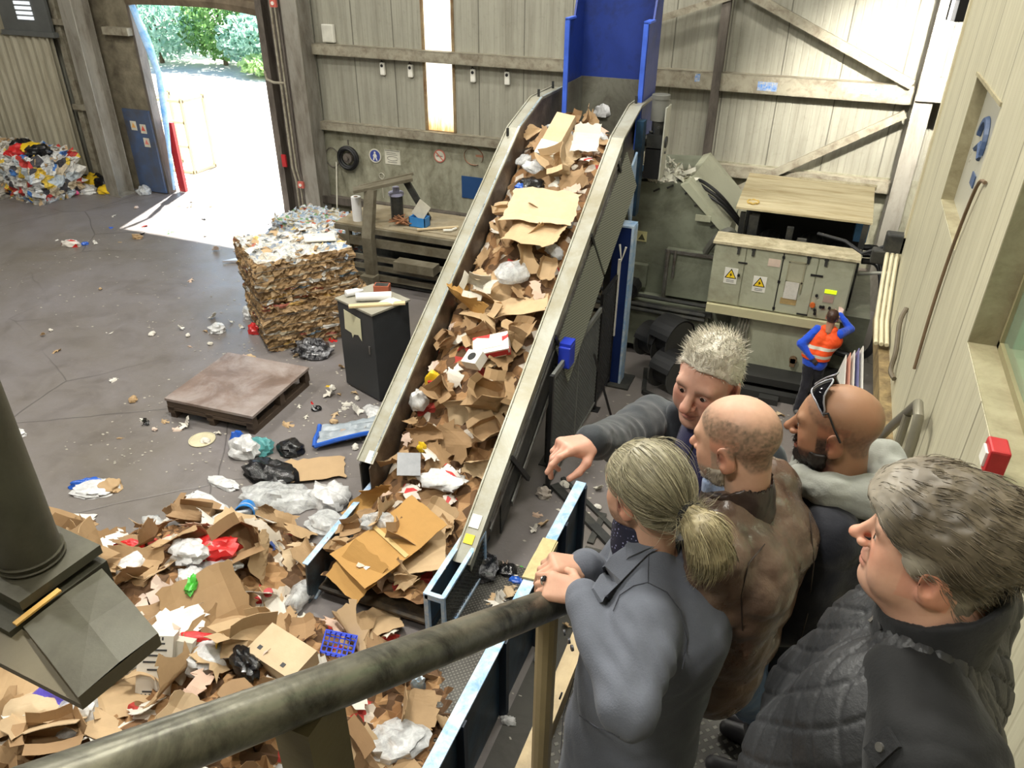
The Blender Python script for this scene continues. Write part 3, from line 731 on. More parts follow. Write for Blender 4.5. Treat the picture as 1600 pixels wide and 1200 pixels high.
tag(g.build('crumpled_bag', M('sky_blue_plastic', (92, 142, 196), .4, 0, .2, 8)), 'crumpled blue bag at the left end of the baling press roof', 'bag')

# power unit under the wooden cover
pu = thing('hydraulic_power_unit', 'black hydraulic pumps and motors under a plywood cover behind the control cabinet', 'power unit', (-.1, 12.9, 0))
PO = pu.location
g = sub(PO); g.bx(-1.0, .85, 12.5, 13.9, 1.25, 1.6); g.build('oil_tank', m_dark, pu)
for x, r in ((-.55, .22), (.1, .25), (.58, .18)):
    g = sub(PO); g.cyl((x, 12.45, 1.95), (x, 13.3, 1.95), r, n=20)
    for k in range(14): t_ = 2 * PI * k / 14; g.box((x + (r + .01) * math.cos(t_), 12.9, 1.95 + (r + .01) * math.sin(t_)), (.015, .6, .03), R=Matrix.Rotation(-t_, 3, 'Y'))
    g.cyl((x, 12.38, 1.95), (x, 12.46, 1.95), r * .8, n=20); g.build('motor', m_black, pu)
for (a, b, c, d, e, f_) in ((-.9, -.75, 12.5, 12.7, 1.6, 2.6), (.78, .86, 12.5, 12.58, 1.3, 2.68), (-1.05, -.97, 12.55, 12.63, 1.3, 2.62)):
    g = sub(PO); g.bx(a, b, c, d, e, f_); g.build('frame_post', m_dark, pu)
for (a, b, c, d, e, f_) in ((-1.05, -.97, 13.7, 13.78, 1.3, 2.78), (.78, .86, 13.7, 13.78, 1.3, 2.82), (-.3, -.2, 12.45, 12.55, 1.6, 2.5)):
    g = sub(PO); g.bx(a, b, c, d, e, f_); g.build('frame_post', m_dark, pu)
g = sub(PO); g.bx(-1.0, .85, 13.6, 13.65, 1.3, 2.7); g.build('back_panel', m_black, pu)
g = sub(PO); g.bx(-.12, .02, 12.44, 12.5, 2.1, 2.35); g.cyl((.62, 12.4, 2.2), (.62, 12.5, 2.2), .06, n=10); g.cyl((.5, 12.42, 2.3), (.66, 12.42, 2.05), .02, n=6); g.build('valve_block', M('dull_metal', (120, 118, 110), .4, .5), pu)
g = sub(PO)
g.prism([(12.5, 2.69), (14.0, 2.86), (14.0, 2.89), (12.5, 2.72)], 0, -1.13, .9); g.build('plywood_cover', M('dusty_plywood', (196, 184, 150), .85, 0, .1, 5, (160, 142, 104), .45, 3, .3, 30, (.3, 3, 1)), pu)
o = MB().prism([(13.95, 2.83), (14.05, 2.84), (14.05, 2.9), (13.95, 2.89)], 0, -.3, .93); o.build('edge_board', m_dust, pu, loc=-Vector(PO))
g = sub(PO); g.tube([(-1.0 + .09 * math.cos(a_) + .1, 12.75 + .1 * math.sin(a_), 2.75 + .01 * (k % 3)) for k, a_ in enumerate(np.linspace(0, 12, 40))], .012, 5); g.build('rope_coil', M('yellow_rope', (200, 170, 96), .8), pu)
g = sub(PO); g.box((.82, 13.35, 2.35), (.2, .3, .35)); g.build('blue_tank', M('sky_blue_plastic', (92, 142, 196)), pu)

# control cabinet
cb = thing('control_cabinet', 'wide pale grey-green electrical cabinet on a frame, with warning signs and a control panel', 'control cabinet', (-.25, 12, 0))
KO = cb.location; yf = 11.8
g = sub(KO); g.bx(-1.29, .78, yf + .02, yf + .42, 1.33, 2.33); g.build('body', m_cab, cb)
g = sub(KO); g.bx(-1.32, .82, yf - .03, yf + .46, 2.33, 2.37); g.build('dusty_top', m_dust, cb)
seams = [-1.28, -.8, -.25, .26, .77]
for i in range(4):
    g = sub(KO); g.bx(seams[i] + .008, seams[i + 1] - .008, yf, yf + .022, 1.345, 2.315)
    d = g.build('door', m_cab, cb, bevel=.004)
    g = sub(KO); hx = seams[i] + (.36 if i % 2 == 0 else .1); g.bx(hx - .02, hx + .02, yf - .02, yf, 2.2, 2.31); g.bx(hx - .03, hx + .03, yf - .012, yf, 2.285, 2.33)
    o = g.build('latch', m_dark, d, loc=(0, 0, 0))
for (a, b, z0, z1) in ((-.9, -.76, 2.06, 2.08), (.18, .36, 2.02, 2.05), (.1, .26, 1.36, 1.385)):
    g = sub(KO); g.bx(a, b, yf - .012, yf, z0, z1); g.build('bolt_bar', m_black, cb)
g = sub(KO)
for z in (1.4, 1.85, 2.25): g.bx(-.27, -.23, yf - .012, yf, z - .02, z + .02)
g.bx(-.256, -.244, yf - .008, yf, 1.35, 2.31); g.build('hinge_strip', m_black, cb)
def warn(x, z, lab):
    g = sub(KO); g.bx(x - .1, x + .1, yf - .006, yf, z - .14, z + .12); s = g.build('warning_sign', m_white, cb); s['label'] = lab
    g = sub(KO); g.prism([(x - .092, z - .05), (x + .092, z - .05), (x, z + .11)], 1, yf - .009, yf - .006); g.build('black_triangle', m_black, s)
    g = sub(KO); g.prism([(x - .07, z - .038), (x + .07, z - .038), (x, z + .085)], 1, yf - .012, yf - .009); g.build('yellow_triangle', M('sign_yellow', (246, 204, 40), .4), s)
    g = sub(KO); g.prism([(x + .008, z + .05), (x - .022, z + .008), (x - .002, z + .008), (x - .014, z - .028), (x + .024, z + .016), (x + .004, z + .016)], 1, yf - .015, yf - .012); g.build('flash', m_black, s)
    g = sub(KO)
    for k in range(2): g.bx(x - .06, x + .06, yf - .008, yf - .006, z - .09 - .025 * k, z - .08 - .025 * k)
    g.build('text_lines', M('grey_ink', (120, 120, 120), .6), s)
warn(-.98, 1.84, 'left yellow electric hazard sign'); warn(-.53, 1.77, 'right yellow electric hazard sign')
g = sub(KO); g.bx(-.46, -.28, yf - .006, yf, 2.08, 2.2); g.build('plate', M('pink_bordered_plate', (206, 186, 170), .5), cb)
g = sub(KO); g.bx(-.15, .08, yf - .012, yf, 1.86, 2.2); g.build('door_window', M('cabinet_window', (160, 158, 136), .3), cb)
g = sub(KO)
for z in (1.88, 2.2): g.bx(-.16, .1, yf - .016, yf - .004, z - .015, z + .015)
for x in (-.15, .08): g.bx(x - .012, x + .012, yf - .016, yf - .004, 1.7, 2.2)
g.build('window_frame', M('cabinet_trim', (146, 142, 118), .5), cb)
g = sub(KO); g.bx(-.15, .05, yf - .02, yf - .006, 1.6, 1.88); g.build('hung_paper', M('creased_paper', (204, 200, 190), .7, 0, .08, 14, None, 0, 0, .8, 20), cb)
g = sub(KO); g.bx(-.18, .06, yf - .006, yf, 1.5, 1.6); g.build('rust_stain', M('rust_stain', (168, 144, 96), .7, 0, .2, 10), cb)
dm = NT('display_glow'); dm.base(lin((200, 220, 40))); dm.set(Emission_Color=lin((214, 236, 30)) + (1,), Emission_Strength=.8)
g = sub(KO); g.bx(.43, .6, yf - .012, yf, 1.78, 1.84); g.build('display', dm.m, cb)
g = sub(KO); g.bx(.43, .58, yf - .006, yf, 1.63, 1.75); g.build('keypad', M('keypad_grey', (176, 152, 140), .5), cb)
g = sub(KO); g.cyl((.3, yf - .04, 1.56), (.3, yf, 1.56), .04, n=14); g.build('stop_button', M('orange_red', (206, 104, 40), .4), cb)
for (x, z) in ((.33, 1.72), (.35, 1.48), (.42, 1.55), (.46, 1.55), (.55, 1.55), (.36, 1.42), (-.86, 1.86)):
    g = sub(KO); g.cyl((x, yf - .03, z), (x, yf, z), .022, n=10); g.build('button', m_black, cb)
g = sub(KO); g.bx(-1.28, .75, yf - .06, yf + .3, 1.18, 1.32); g.build('support_beam', M('tan_grey_beam', (188, 182, 146), .5, 0, .06, 3), cb)
g = sub(KO); g.bx(-.78, .42, yf + .12, yf + .4, .3, 1.18); g.build('lower_panel', m_cab, cb)
for x in (-.82, .5):
    g = sub(KO); g.bx(x - .05, x + .05, yf + .1, yf + .25, 0, 1.2); g.build('leg', m_green, cb)
g = sub(KO); g.cyl((.2, yf + .06, .52), (.2, yf + .13, .52), .06, n=12); g.bx(.16, .24, yf + .06, yf + .08, .4, .55); g.build('tap', M('rusty_tap', (120, 96, 70), .7), cb)
for k in range(4):
    g = sub(KO); g.tube([(-.72 + .05 * k, yf + .1, 1.18), (-.74 + .05 * k, yf + .02, .9), (-.7 + .045 * k, yf + .04, .6), (-.74 + .05 * k, yf + .06, .36)], .022, 7); g.build('cable', M('grey_cable', (112, 110, 98), .5), cb, True)
g = MB(); g.bx(-1.5, 1.1, 11.5, 12.3, .18, .3); g.bx(-1.6, .9, 11.35, 11.5, .0, .12); g.bx(-.2, .1, 11.2, 11.4, 0, .1)
tag(g.build('cable_duct', M('black_metal_tray', (40, 40, 38), .6, 0, .2)), 'low dark metal tray along the floor under the control cabinet', 'cable tray')
# hoses
def hose(pts, r, label, mat=m_black, name='hydraulic_hose', grp=None):
    P = [Vector(p) for p in pts]; out = []
    for i in range(len(P) - 1):
        p0 = P[max(0, i - 1)]; p1 = P[i]; p2 = P[i + 1]; p3 = P[min(len(P) - 1, i + 2)]
        for k in range(6):
            t_ = k / 6; out.append(.5 * ((2 * p1) + (p2 - p0) * t_ + (2 * p0 - 5 * p1 + 4 * p2 - p3) * t_ ** 2 + (3 * p1 - p0 - 3 * p2 + p3) * t_ ** 3))
    out.append(P[-1]); return tag(MB().tube(out, r, 8).build(name, mat, None, True), label, 'hose', grp)
for k in range(3):
    hose([(.9, 12.9 - .1 * k, 2.2 - .08 * k), (1.15, 12.7, 2.2 - .1 * k), (1.32 - .03 * k, 12.2, 1.7), (1.3, 11.9, 1.0), (1.1, 12.0, .72), (.7 - .1 * k, 12.3, .62 + .03 * k)], .05, 'thick black hydraulic hoses looping down right of the control cabinet', grp='black hoses right of the cabinet')
for k in range(3):
    hose([(-1.05, 13.0 + .08 * k, 2.25), (-1.4, 12.9, 2.6 + .06 * k), (-1.75, 13.0, 2.75 + .08 * k), (-2.0, 13.2, 2.9)], .028, 'thin black hoses arching from the power unit to the press flange', grp='thin hoses left of the cover')
hose([(-1.02, 12.6, 2.1), (-1.15, 12.4, 2.35), (-1.35, 12.4, 2.2), (-1.5, 12.5, 1.9)], .06, 'thick grey hose bending over the left end of the control cabinet', M('grey_hose', (92, 92, 84), .5))
hose([(.85, 12.2, 2.0), (1.2, 12.0, 2.15), (1.6, 12.2, 2.1)], .025, 'thin grey cable running from the cabinet to the right column', M('grey_cable2', (150, 150, 140), .5), 'cable')
# ------------------------------------------------------------------ things on the back wall
def wallbox(name, x, z, w, h, d, mat, label, cat, grp=None):
    t_ = thing(name, label, cat, (x, YB - d / 2, z), group=grp); return t_
t_ = thing('junction_box', 'white square junction box on the wall above the upper rail, beside the door column', 'electrical box', (-11.1, YB - .06, 4.42))
MB().box((0, 0, 0), (.3, .1, .38)).build('housing', m_white, t_, bevel=.01); MB().box((0, -.055, 0), (.26, .012, .34)).build('cover', M('off_white_cover', (204, 202, 190), .5), t_)
for i, (x, lb) in enumerate(((-9.74, 'first white wall clip from the door column, under the upper rail'), (-9.02, 'second white wall clip from the door column, just left of the daylight strip'), (-7.47, 'white wall clip just right of the daylight strip, under the upper rail'), (-6.66, 'last white wall clip before the blue hood, under the upper rail'))):
    t_ = thing('wall_clip', lb, 'wall clip', (x, YB - .05, 3.74), group='white clips under the upper rail')
    MB().box((0, 0, 0), (.12, .08, .27)).build('body', m_white, t_, bevel=.02); MB().cyl((0, -.045, .07), (0, -.03, .07), .035, n=10).build('hole', m_black, t_)
    MB().tube([(-.04, 0, .13), (-.02, -.01, .18), (.03, 0, .13)], .012, 5).build('wire', m_dark, t_)
t_ = thing('hose_reel', 'round dark hose reel hung on the wall right of the door column', 'hose reel', (-10.86, YB - .12, 1.62))
g = MB()
for r, y in ((.27, -.02), (.24, -.06), (.21, 0.0), (.25, .03)): g.tube([(r * math.cos(a), y, r * math.sin(a)) for a in np.linspace(0, 2 * PI, 25)], .035, 6)
g.build('hose', m_black, t_, True); MB().cyl((0, -.05, 0), (0, .1, 0), .12, n=16).cyl((0, -.09, 0), (0, -.05, 0), .05, n=10).build('hub', m_cold, t_)
MB().tube([(-.5 + .2 * math.cos(a), .05, -.05 + .24 * math.sin(a)) for a in np.linspace(0, 2 * PI, 19)], .014, 5).build('loose_loop', m_cold, t_)
MB().cyl((-.02, .08, .3), (-.02, .08, .42), .015, n=6).build('hook', m_cold, t_)
def disc(name, x, z, r, label, ring, inner, fig):
    t_ = thing(name, label, 'sign', (x, YB - .03, z))
    MB().cyl((0, 0, 0), (0, -.008, 0), r, n=28).build('ring', ring, t_); MB().cyl((0, -.008, 0), (0, -.012, 0), r * .82, n=28).build('disc', inner, t_)
    return t_
m_sblue = M('sign_blue', (62, 76, 150), .4); m_sred = M('faded_sign_red', (196, 112, 96), .5); m_swh = M('faded_sign_white', (206, 202, 186), .5)
s = disc('mandatory_sign', -10.14, 1.73, .17, 'round blue sign with a white walking figure on the wall', m_swh, m_sblue, 0)
g = MB(); y = -.014
g.cyl((0, y, .08), (0, y - .003, .08), .026, n=12); g.prism([(-.03, .05), (.03, .05), (.035, -.02), (-.035, -.02)], 1, y - .003, y); g.prism([(-.034, -.02), (-.002, -.02), (-.03, -.11), (-.062, -.11)], 1, y - .003, y); g.prism([(.002, -.02), (.034, -.02), (.062, -.11), (.03, -.11)], 1, y - .003, y)
g.prism([(-.03, .05), (-.06, -.01), (-.045, -.015), (-.02, .03)], 1, y - .003, y); g.prism([(.03, .05), (.06, -.01), (.045, -.015), (.02, .03)], 1, y - .003, y); g.build('figure', m_white, s)
s = thing('notice_board', 'white paper notice with faint lines on the wall right of the blue sign', 'notice', (-9.66, YB - .025, 1.74))
MB().box((0, 0, 0), (.42, .01, .34)).build('sheet', m_swh, s)
g = MB()
for a, b, z in ((-.16, .1, .1), (-.16, .14, .06), (-.14, .12, -.12)): g.bx(a, b, -.009, -.006, z - .006, z + .006)
g.tube([(.16 * math.cos(a) * .9, -.008, -.03 + .05 * math.sin(a)) for a in np.linspace(.2, 6, 20)], .006, 4); g.bx(-.2, .2, -.009, -.006, .145, .165); g.build('print', M('grey_print', (120, 118, 112), .6), s)
s = disc('prohibition_sign', -8.38, 1.9, .15, 'small faded red and white no-smoking sign on the wall', m_sred, m_swh, 0)
g = MB(); g.beam((-.09, -.016, .09), (.09, -.016, -.09), .03, .004, (0, 1, 0)); g.build('bar', m_sred, s)
g = MB(); g.bx(-.08, .06, -.016, -.013, -.012, .012); g.bx(.065, .08, -.016, -.013, -.012, .012); g.build('cigarette', M('grey_print', (1, 1, 1)), s)
s = thing('painted_ring', 'large faded red ring painted on the wall left of the conveyor', 'painted mark', (-7.5, YB - .024, 1.98))
MB().tube([(.24 * math.cos(a), 0, .2 * math.sin(a)) for a in np.linspace(-.6, 5.2, 26)], .03, 4, sy=.05).build('ring', M('faded_red_spray', (166, 116, 92), .8), s); MB().beam((.05, 0, .02), (.24, 0, .02), .05, .003, (0, 1, 0)).build('stroke', M('faded_red_spray', (166, 116, 92)), s)
tag(MB().bx(-7.82, -7.05, YB - .04, YB - .02, .98, 1.5).build('blue_board', M('flat_blue_board', (38, 74, 122), .5, 0, .06)), 'plain dark blue rectangular board on the wall left of the conveyor', 'board')
t_ = thing('wire_hook', 'thin wire hook hanging on the wall below the blue sign', 'hook', (-10.0, YB - .03, 1.0))
MB().cyl((0, 0, -.3), (0, 0, .18), .01, n=5).tube([(.07 * math.sin(a), 0, .25 - .07 * math.cos(a)) for a in np.linspace(0, 2 * PI, 13)], .01, 5).build('wire', M('pale_wire', (190, 186, 170), .5), t_)
t_ = thing('broom_handle', 'thin pale pole leaning on the wall right of the door column', 'pole', (-11.0, 16.0, 0)); MB().cyl((0, -.3, 0), (-.2, .25, 1.5), .018, n=6).build('pole', M('pale_wire', (190, 186, 170)), t_); MB().box((0, -.3, .03), (.1, .3, .06)).build('head', m_dark, t_)
# pipes and alarm boxes on the door column
t_ = thing('conduit', 'bundle of grey and brown conduits running down the door column', 'conduit', (-12.2, 15.95, 0))
for dx, c in ((0, m_girt), (.09, m_cold), (-.12, m_girt)):
    MB().tube([(dx, 0, 6), (dx, 0, 1.3), (dx + .1, -.05, 1.0), (dx + .1, -.05, .05)], .028, 7).build('pipe', c, t_, True)
MB().tube([(-.55, 0, 3.55), (-.5, -.02, 3.38), (-.3, -.03, 3.32), (0, 0, 3.32)], .03, 7).build('elbow', m_girt, t_, True)
for z, c, lb in ((1.4, m_red, 'upper red wall plate on the column left of the conduits'), ):
    tag(MB().bx(-12.62, -12.5, 15.95, 16.0, 1.3, 1.6).build('red_plate', c), 'narrow red plate low on the column right of the doorway', 'plate')
t_ = thing('alarm_box', 'small red alarm box low on the door column', 'alarm', (-11.95, 15.72, .98)); MB().box((0, 0, 0), (.16, .06, .16)).build('housing', M('pink_red_box', (190, 96, 84), .5), t_); MB().cyl((0, -.05, 0), (0, -.03, 0), .04, n=10).build('button', m_white, t_)
t_ = thing('alarm_box', 'small red alarm box high on the door column', 'alarm', (-12.05, 15.72, 5.05)); MB().box((0, 0, 0), (.16, .06, .16)).build('housing', M('pink_red_box', (1, 1, 1)), t_); MB().cyl((0, -.05, 0), (0, -.03, 0), .04, n=10).build('button', m_white, t_)
# blue plate with safety stickers left of the doorway
t_ = thing('door_plate', 'blue steel plate with three stickers left of the doorway', 'steel plate', (-17.4, 16.25, 0))
g = MB(); g.bx(-.5, .42, -.03, .03, .02, 2.25); g.build('plate', m_bsteel, t_)
for (x, z, c, lb) in ((-.2, 1.82, (226, 170, 96), 'orange sticker'), (.12, 1.76, (214, 92, 74), 'red sticker, upper'), (.14, 1.4, (222, 132, 120), 'pink sticker, lower')):
    p = MB().box((x, -.035, z), (.2, .008, .24)).build('sticker', m_swh, t_); p['label'] = lb
    MB().prism([(x - .07, z - .05), (x + .07, z - .05), (x, z + .09)], 1, -.043, -.039).build('symbol', M('sticker_%d' % c[1], c, .5), p)
# floodlight and box at the top right
fp_ = aty(1503, 14, 13.2)
t_ = thing('floodlight', 'bright floodlight fixed high beside the right-hand column', 'floodlight', tuple(fp_))
MB().box((0, 0, 0), (.24, .3, .3), rz=.3).build('housing', m_black, t_); em = NT('lamp_glow'); em.base((1, 1, 1)); em.set(Emission_Color=(1, .97, .9, 1), Emission_Strength=8.0)
MB().box((-.02, .16, -.02), (.18, .02, .28)).box((-.13, 0, -.02), (.02, .26, .26)).build('lens', em.m, t_); MB().beam((0, 0, .1), (0, 0, 11.2 - fp_[2]), .04, .04, (0, 1, 0)).build('bracket', m_dark, t_)
light('floodlight_beam', 'SPOT', (fp_[0] - .02, fp_[1] + .3, fp_[2] - .02), 2200, (1, .95, .85), .06, target=(1.0, 16.0, 3.9), spot=1.5, blend=.8)
t_ = thing('junction_box', 'dark dusty socket box clamped to the corner of the cream building', 'electrical box', (.93, 8.98, 3.6))
MB().box((0, 0, 0), (.24, .16, .22)).build('housing', m_dark, t_, bevel=.02); MB().box((-.12, -.02, -.16), (.2, .14, .16)).build('socket', m_dark, t_, bevel=.02); MB().tube([(-.1, 0, -.05), (-.3, .1, -.2), (-.5, .3, -.15), (-.8, .6, -.2)], .02, 6).build('cable', m_black, t_, True)
t_ = thing('conduit', 'pale conduit pipes running along the lower edge of the cream building', 'conduit', (.86, 8.3, 2.95))
for dx in (0, .05, .1): MB().tube([(dx, .6, .55), (dx, .3, .3), (dx, -.1, .06), (dx, -.6, .02)], .022, 7).build('pipe', M('cream_pipe', (190, 182, 152), .5), t_, True)
hose([(.985, 5.6, 5.15), (.97, 5.75, 5.08), (.975, 5.95, 4.6), (.975, 6.0, 4.1), (.98, 5.98, 3.6)], .012, 'thin rust-brown pipe running down the cream wall beside the small window', M('rust_brown_pipe', (112, 92, 70), .6, .1, .2), 'pipe')
hose([(.985, 7.3, 3.55), (.95, 7.2, 3.45), (.96, 7.0, 3.25), (.95, 6.9, 3.1), (.98, 6.78, 3.08)], .022, 'curved dark grab handle on the lower cream wall', M('dark_handle', (98, 88, 70), .5), 'handle')
t_ = thing('call_point', 'small red alarm call point on the cream wall at the window corner', 'alarm', (XW - .05, 3.3, 4.55)); MB().box((0, 0, 0), (.08, .13, .13)).build('housing', m_red, t_, bevel=.01); MB().box((-.045, 0, 0), (.01, .08, .07)).build('window', m_white, t_)
# white and red stacked panels leaning under the overhang
t_ = thing('stacked_panels', 'white and red banner panels leaning below the overhanging building', 'panels', (.72, 9.6, 0))
rr = random.Random(5)
for k, c in enumerate([(214, 210, 200), (206, 150, 130), (220, 216, 206), (120, 120, 160), (226, 222, 212)]):
    o = MB().box((.04 * k, .1 * k, .75), (.012, 1.6, 1.5), R=Matrix.Rotation(.16 + .02 * k, 3, 'Y')).build('panel', M('banner_%d' % k, c, .5, 0, .1, 6), t_)

# ------------------------------------------------------------------ bale channel (outfeed of the press)
bn = thing('bale_channel', 'long slatted steel bale channel with a board top along the back wall', 'bale channel', (-6.5, 13.3, 0))
NO = bn.location; m_chn = M('dusty_brown_steel', (116, 110, 94), .6, .1, .2, 3, (84, 76, 58), .55, 2)
yb0, yb1 = 12.95, 14.3
x0, x1 = -9.1, -3.1
g = sub(NO); g.bx(x0, x1, yb0, yb1, 1.22, 1.27); g.bx(-7.6, x1, yb0 + .15, yb1 - .1, 1.27, 1.29); g.build('top_board', M('dusty_board', (152, 142, 120), .8, 0, .12, 4, (128, 114, 86), .5, 2), bn)
g = sub(NO); g.bx(x0, x1, yb0 - .06, yb0 + .02, 1.14, 1.25); g.build('top_rail', m_chn, bn)
for z0, z1 in ((.86, 1.04), (.56, .66), (.36, .46), (.14, .26)):
    g = sub(NO); g.bx(x0, x1, yb0 - .06, yb0, z0, z1); g.build('slat', m_chn, bn)
for x in (-8.8, -6.0, -5.1, -4.0, -3.3):
    g = sub(NO); g.bx(x - .04, x + .04, yb0 - .07, yb0 + .06, 0, 1.2); g.build('upright', m_chn, bn)
g = sub(NO); g.bx(x0, x1, yb1 - .05, yb1, 0, 1.2); g.bx(x0, x1, yb0, yb1, .04, .1); g.build('liner', m_dark, bn)
g = sub(NO); g.bx(-7.6, -6.7, yb0 - .34, yb0 - .06, .56, .74); g.build('cover_box', m_chn, bn)
# clamping frame with slanted arms standing across the channel
fr = thing('clamping_frame', 'slanted steel arm frame straddling the left end of the bale channel', 'frame', (-8.3, 13.2, 0))
QO = fr.location
g = sub(QO); g.bx(-8.42, -8.1, 12.62, 12.86, 0, .3); g.build('foot', m_chn, fr)
g = sub(QO); g.prism([(12.75, .2), (12.9, .2), (12.88, 1.1), (13.1, 2.0), (12.98, 2.02), (12.72, 1.1)], 0, -8.36, -8.14); g.build('arm', m_chn, fr)
g = sub(QO); g.beam((-8.6, 12.95, 1.98), (-7.6, 13.6, 2.18), .3, .06); g.beam((-8.55, 13.15, 2.02), (-7.65, 13.75, 2.22), .05, .05); g.build('top_plate', m_chn, fr)
g = sub(QO); g.beam((-7.75, 13.6, 2.1), (-7.35, 13.75, 1.3), .1, .12); g.build('brace', m_dark, fr)
g = sub(QO); g.cyl((-8.0, 13.6, 1.27), (-8.0, 13.6, 1.8), .13, n=14); g.build('ram_cylinder', m_dark, fr)
g = sub(QO); g.cyl((-8.0, 13.6, 1.8), (-8.0, 13.6, 1.95), .07, n=12); g.cyl((-8.0, 13.6, 1.78), (-8.0, 13.6, 1.84), .16, n=14); g.build('cap', M('pale_violet_cap', (170, 170, 196), .5), fr)
# bits on the channel
t_ = thing('film_roll', 'upright white film roll standing on the left end of the bale channel', 'film roll', (-8.72, 13.2, 1.27)); m_film = M('white_film', (232, 232, 232), .35, 0, .04)
MB().cyl((0, 0, 0), (0, 0, .5), .1, n=18).build('roll', m_film, t_, True); MB().cyl((0, 0, .5), (0, 0, .503), .045, n=12).build('core', M('brown_core', (120, 100, 80), .8), t_)
t_ = thing('crate', 'small blue plastic crate on the bale channel with a paper in it', 'crate', (-7.35, 13.35, 1.29))
g = MB(); 
for (a, b, c, d) in ((-.18, .18, -.12, -.105), (-.18, .18, .105, .12), (-.18, -.165, -.12, .12), (.165, .18, -.12, .12)): g.bx(a, b, c, d, 0, .2)
g.bx(-.18, .18, -.12, .12, 0, .01); g.build('tub', M('mid_blue_plastic', (54, 126, 190), .4), t_); MB().beam((-.1, .08, .15), (.1, .1, .45), .28, .01, (0, 1, 0)).build('paper', M('pale_card', (198, 192, 174), .8), t_)
t_ = thing('twine', 'heap of rust-brown twine on the bale channel left of the blue crate', 'twine', (-7.72, 13.3, 1.29)); g = MB(); rr = np.random.default_rng(2)
for k in range(9): g.tube([(rr.normal() * .12, rr.normal() * .1, abs(rr.normal()) * .07 + .012) for q in range(7)], .012, 5)
g.build('strands', M('rust_twine', (150, 104, 72), .8), t_, True)
t_ = thing('timber_stick', 'thin pale stick lying across the board of the bale channel', 'stick', (-6.9, 13.2, 1.3)); MB().beam((-.35, -.15, .02), (.35, .3, .03), .05, .03).build('stick', M('pale_timber', (1, 1, 1)), t_)
t_ = thing('bent_pipe', 'short white bent pipe lying on the board of the bale channel', 'pipe', (-6.62, 13.32, 1.3)); MB().tube([(-.12, -.12, .025), (.02, -.05, .025), (.06, .1, .025)], .025, 8).build('pipe', m_white, t_, True)
tag(MB().bx(-6.25, -6.15, 12.86, 12.9, .62, 1.12).build('red_strap', m_red), 'red strap hanging on the front of the bale channel near the conveyor', 'strap')

# ------------------------------------------------------------------ black cabinet left of the conveyor
kc = thing('steel_cabinet', 'black steel cabinet with a torn paper sheet taped to it, left of the conveyor', 'cabinet', (-6.05, 9.35, 0))
MB().box((0, 0, .78), (.86, .72, 1.5), rz=-.35).build('body', M('black_cabinet_paint', (52, 54, 56), .45, .1, .15), kc, bevel=.01)
MB().box((0, 0, 1.545), (.9, .76, .03), rz=-.35).build('top', M('grey_cabinet_top', (150, 146, 132), .6, 0, .12, 5), kc)
R_ = Matrix.Rotation(-.35, 3, 'Z')
g = MB(); pts = [(-.26, -.368, 1.42), (.14, -.368, 1.38), (.13, -.368, 1.0), (.05, -.368, 1.08), (-.06, -.368, 1.05), (-.1, -.368, .98), (-.12, -.368, 1.06), (-.28, -.368, 1.08)]
vs = [R_ @ Vector(p) for p in pts] + [R_ @ (Vector(p) - Vector((0, .004, 0))) for p in pts]; n = len(pts)
g.add(vs, [tuple(range(n)), tuple(range(2 * n - 1, n - 1, -1))] + [(i, (i + 1) % n, (i + 1) % n + n, i + n) for i in range(n)]); g.build('taped_paper', M('yellowed_paper', (206, 202, 170), .8, 0, .06), kc)
g = MB(); g.box(R_ @ Vector((.3, -.365, .9)), (.03, .02, .14), rz=-.35); g.build('handle', m_steel, kc)
ztop = 1.56
def place_on_cab(dx, dy): p = R_ @ Vector((dx, dy, 0)); return (kc.location.x + p.x, kc.location.y + p.y, ztop)
t_ = thing('film_roll', 'white film roll lying on the black cabinet', 'film roll', place_on_cab(.08, -.03), .5); MB().cyl((-.27, 0, .07), (.27, 0, .07), .068, n=16).build('roll', m_film, t_, True); MB().cyl((-.272, 0, .07), (.272, 0, .07), .03, n=10).build('core', M('brown_core', (1, 1, 1)), t_)
t_ = thing('plank', 'pale timber plank lying on the black cabinet in front of the film roll', 'plank', place_on_cab(.2, -.2), .55); MB().box((.1, 0, .02), (.85, .09, .03)).build('plank', M('light_timber', (204, 182, 142), .8, 0, .1), t_)
t_ = thing('brick_box', 'small red-brown box on the black cabinet', 'box', place_on_cab(-.02, .22), .3); MB().box((0, 0, .08), (.24, .16, .16)).build('box', M('red_brown_box', (158, 86, 60), .8, 0, .12), t_); MB().box((0, 0, .162), (.2, .12, .004)).build('opening', m_dark, t_)
t_ = thing('plastic_bottle', 'white bottle lying on the left of the black cabinet top', 'bottle', place_on_cab(-.3, -.12), .9); MB().lathe([(.03, -.14), (.055, -.13), (.055, .06), (.02, .12), (.02, .15)], n=12).build('bottle', m_film, t_, True); t_.rotation_euler = (0, PI / 2, .9); t_.location.z += .058
t_ = thing('paper_sheet', 'white crumpled paper on the right of the black cabinet top', 'paper', place_on_cab(.3, .1)); MB().add([(-.15, -.1, .005), (.12, -.12, .03), (.15, .1, .01), (-.1, .12, .05), (0, 0, .07)], [(0, 1, 4), (1, 2, 4), (2, 3, 4), (3, 0, 4)]).build('sheet', m_white, t_)

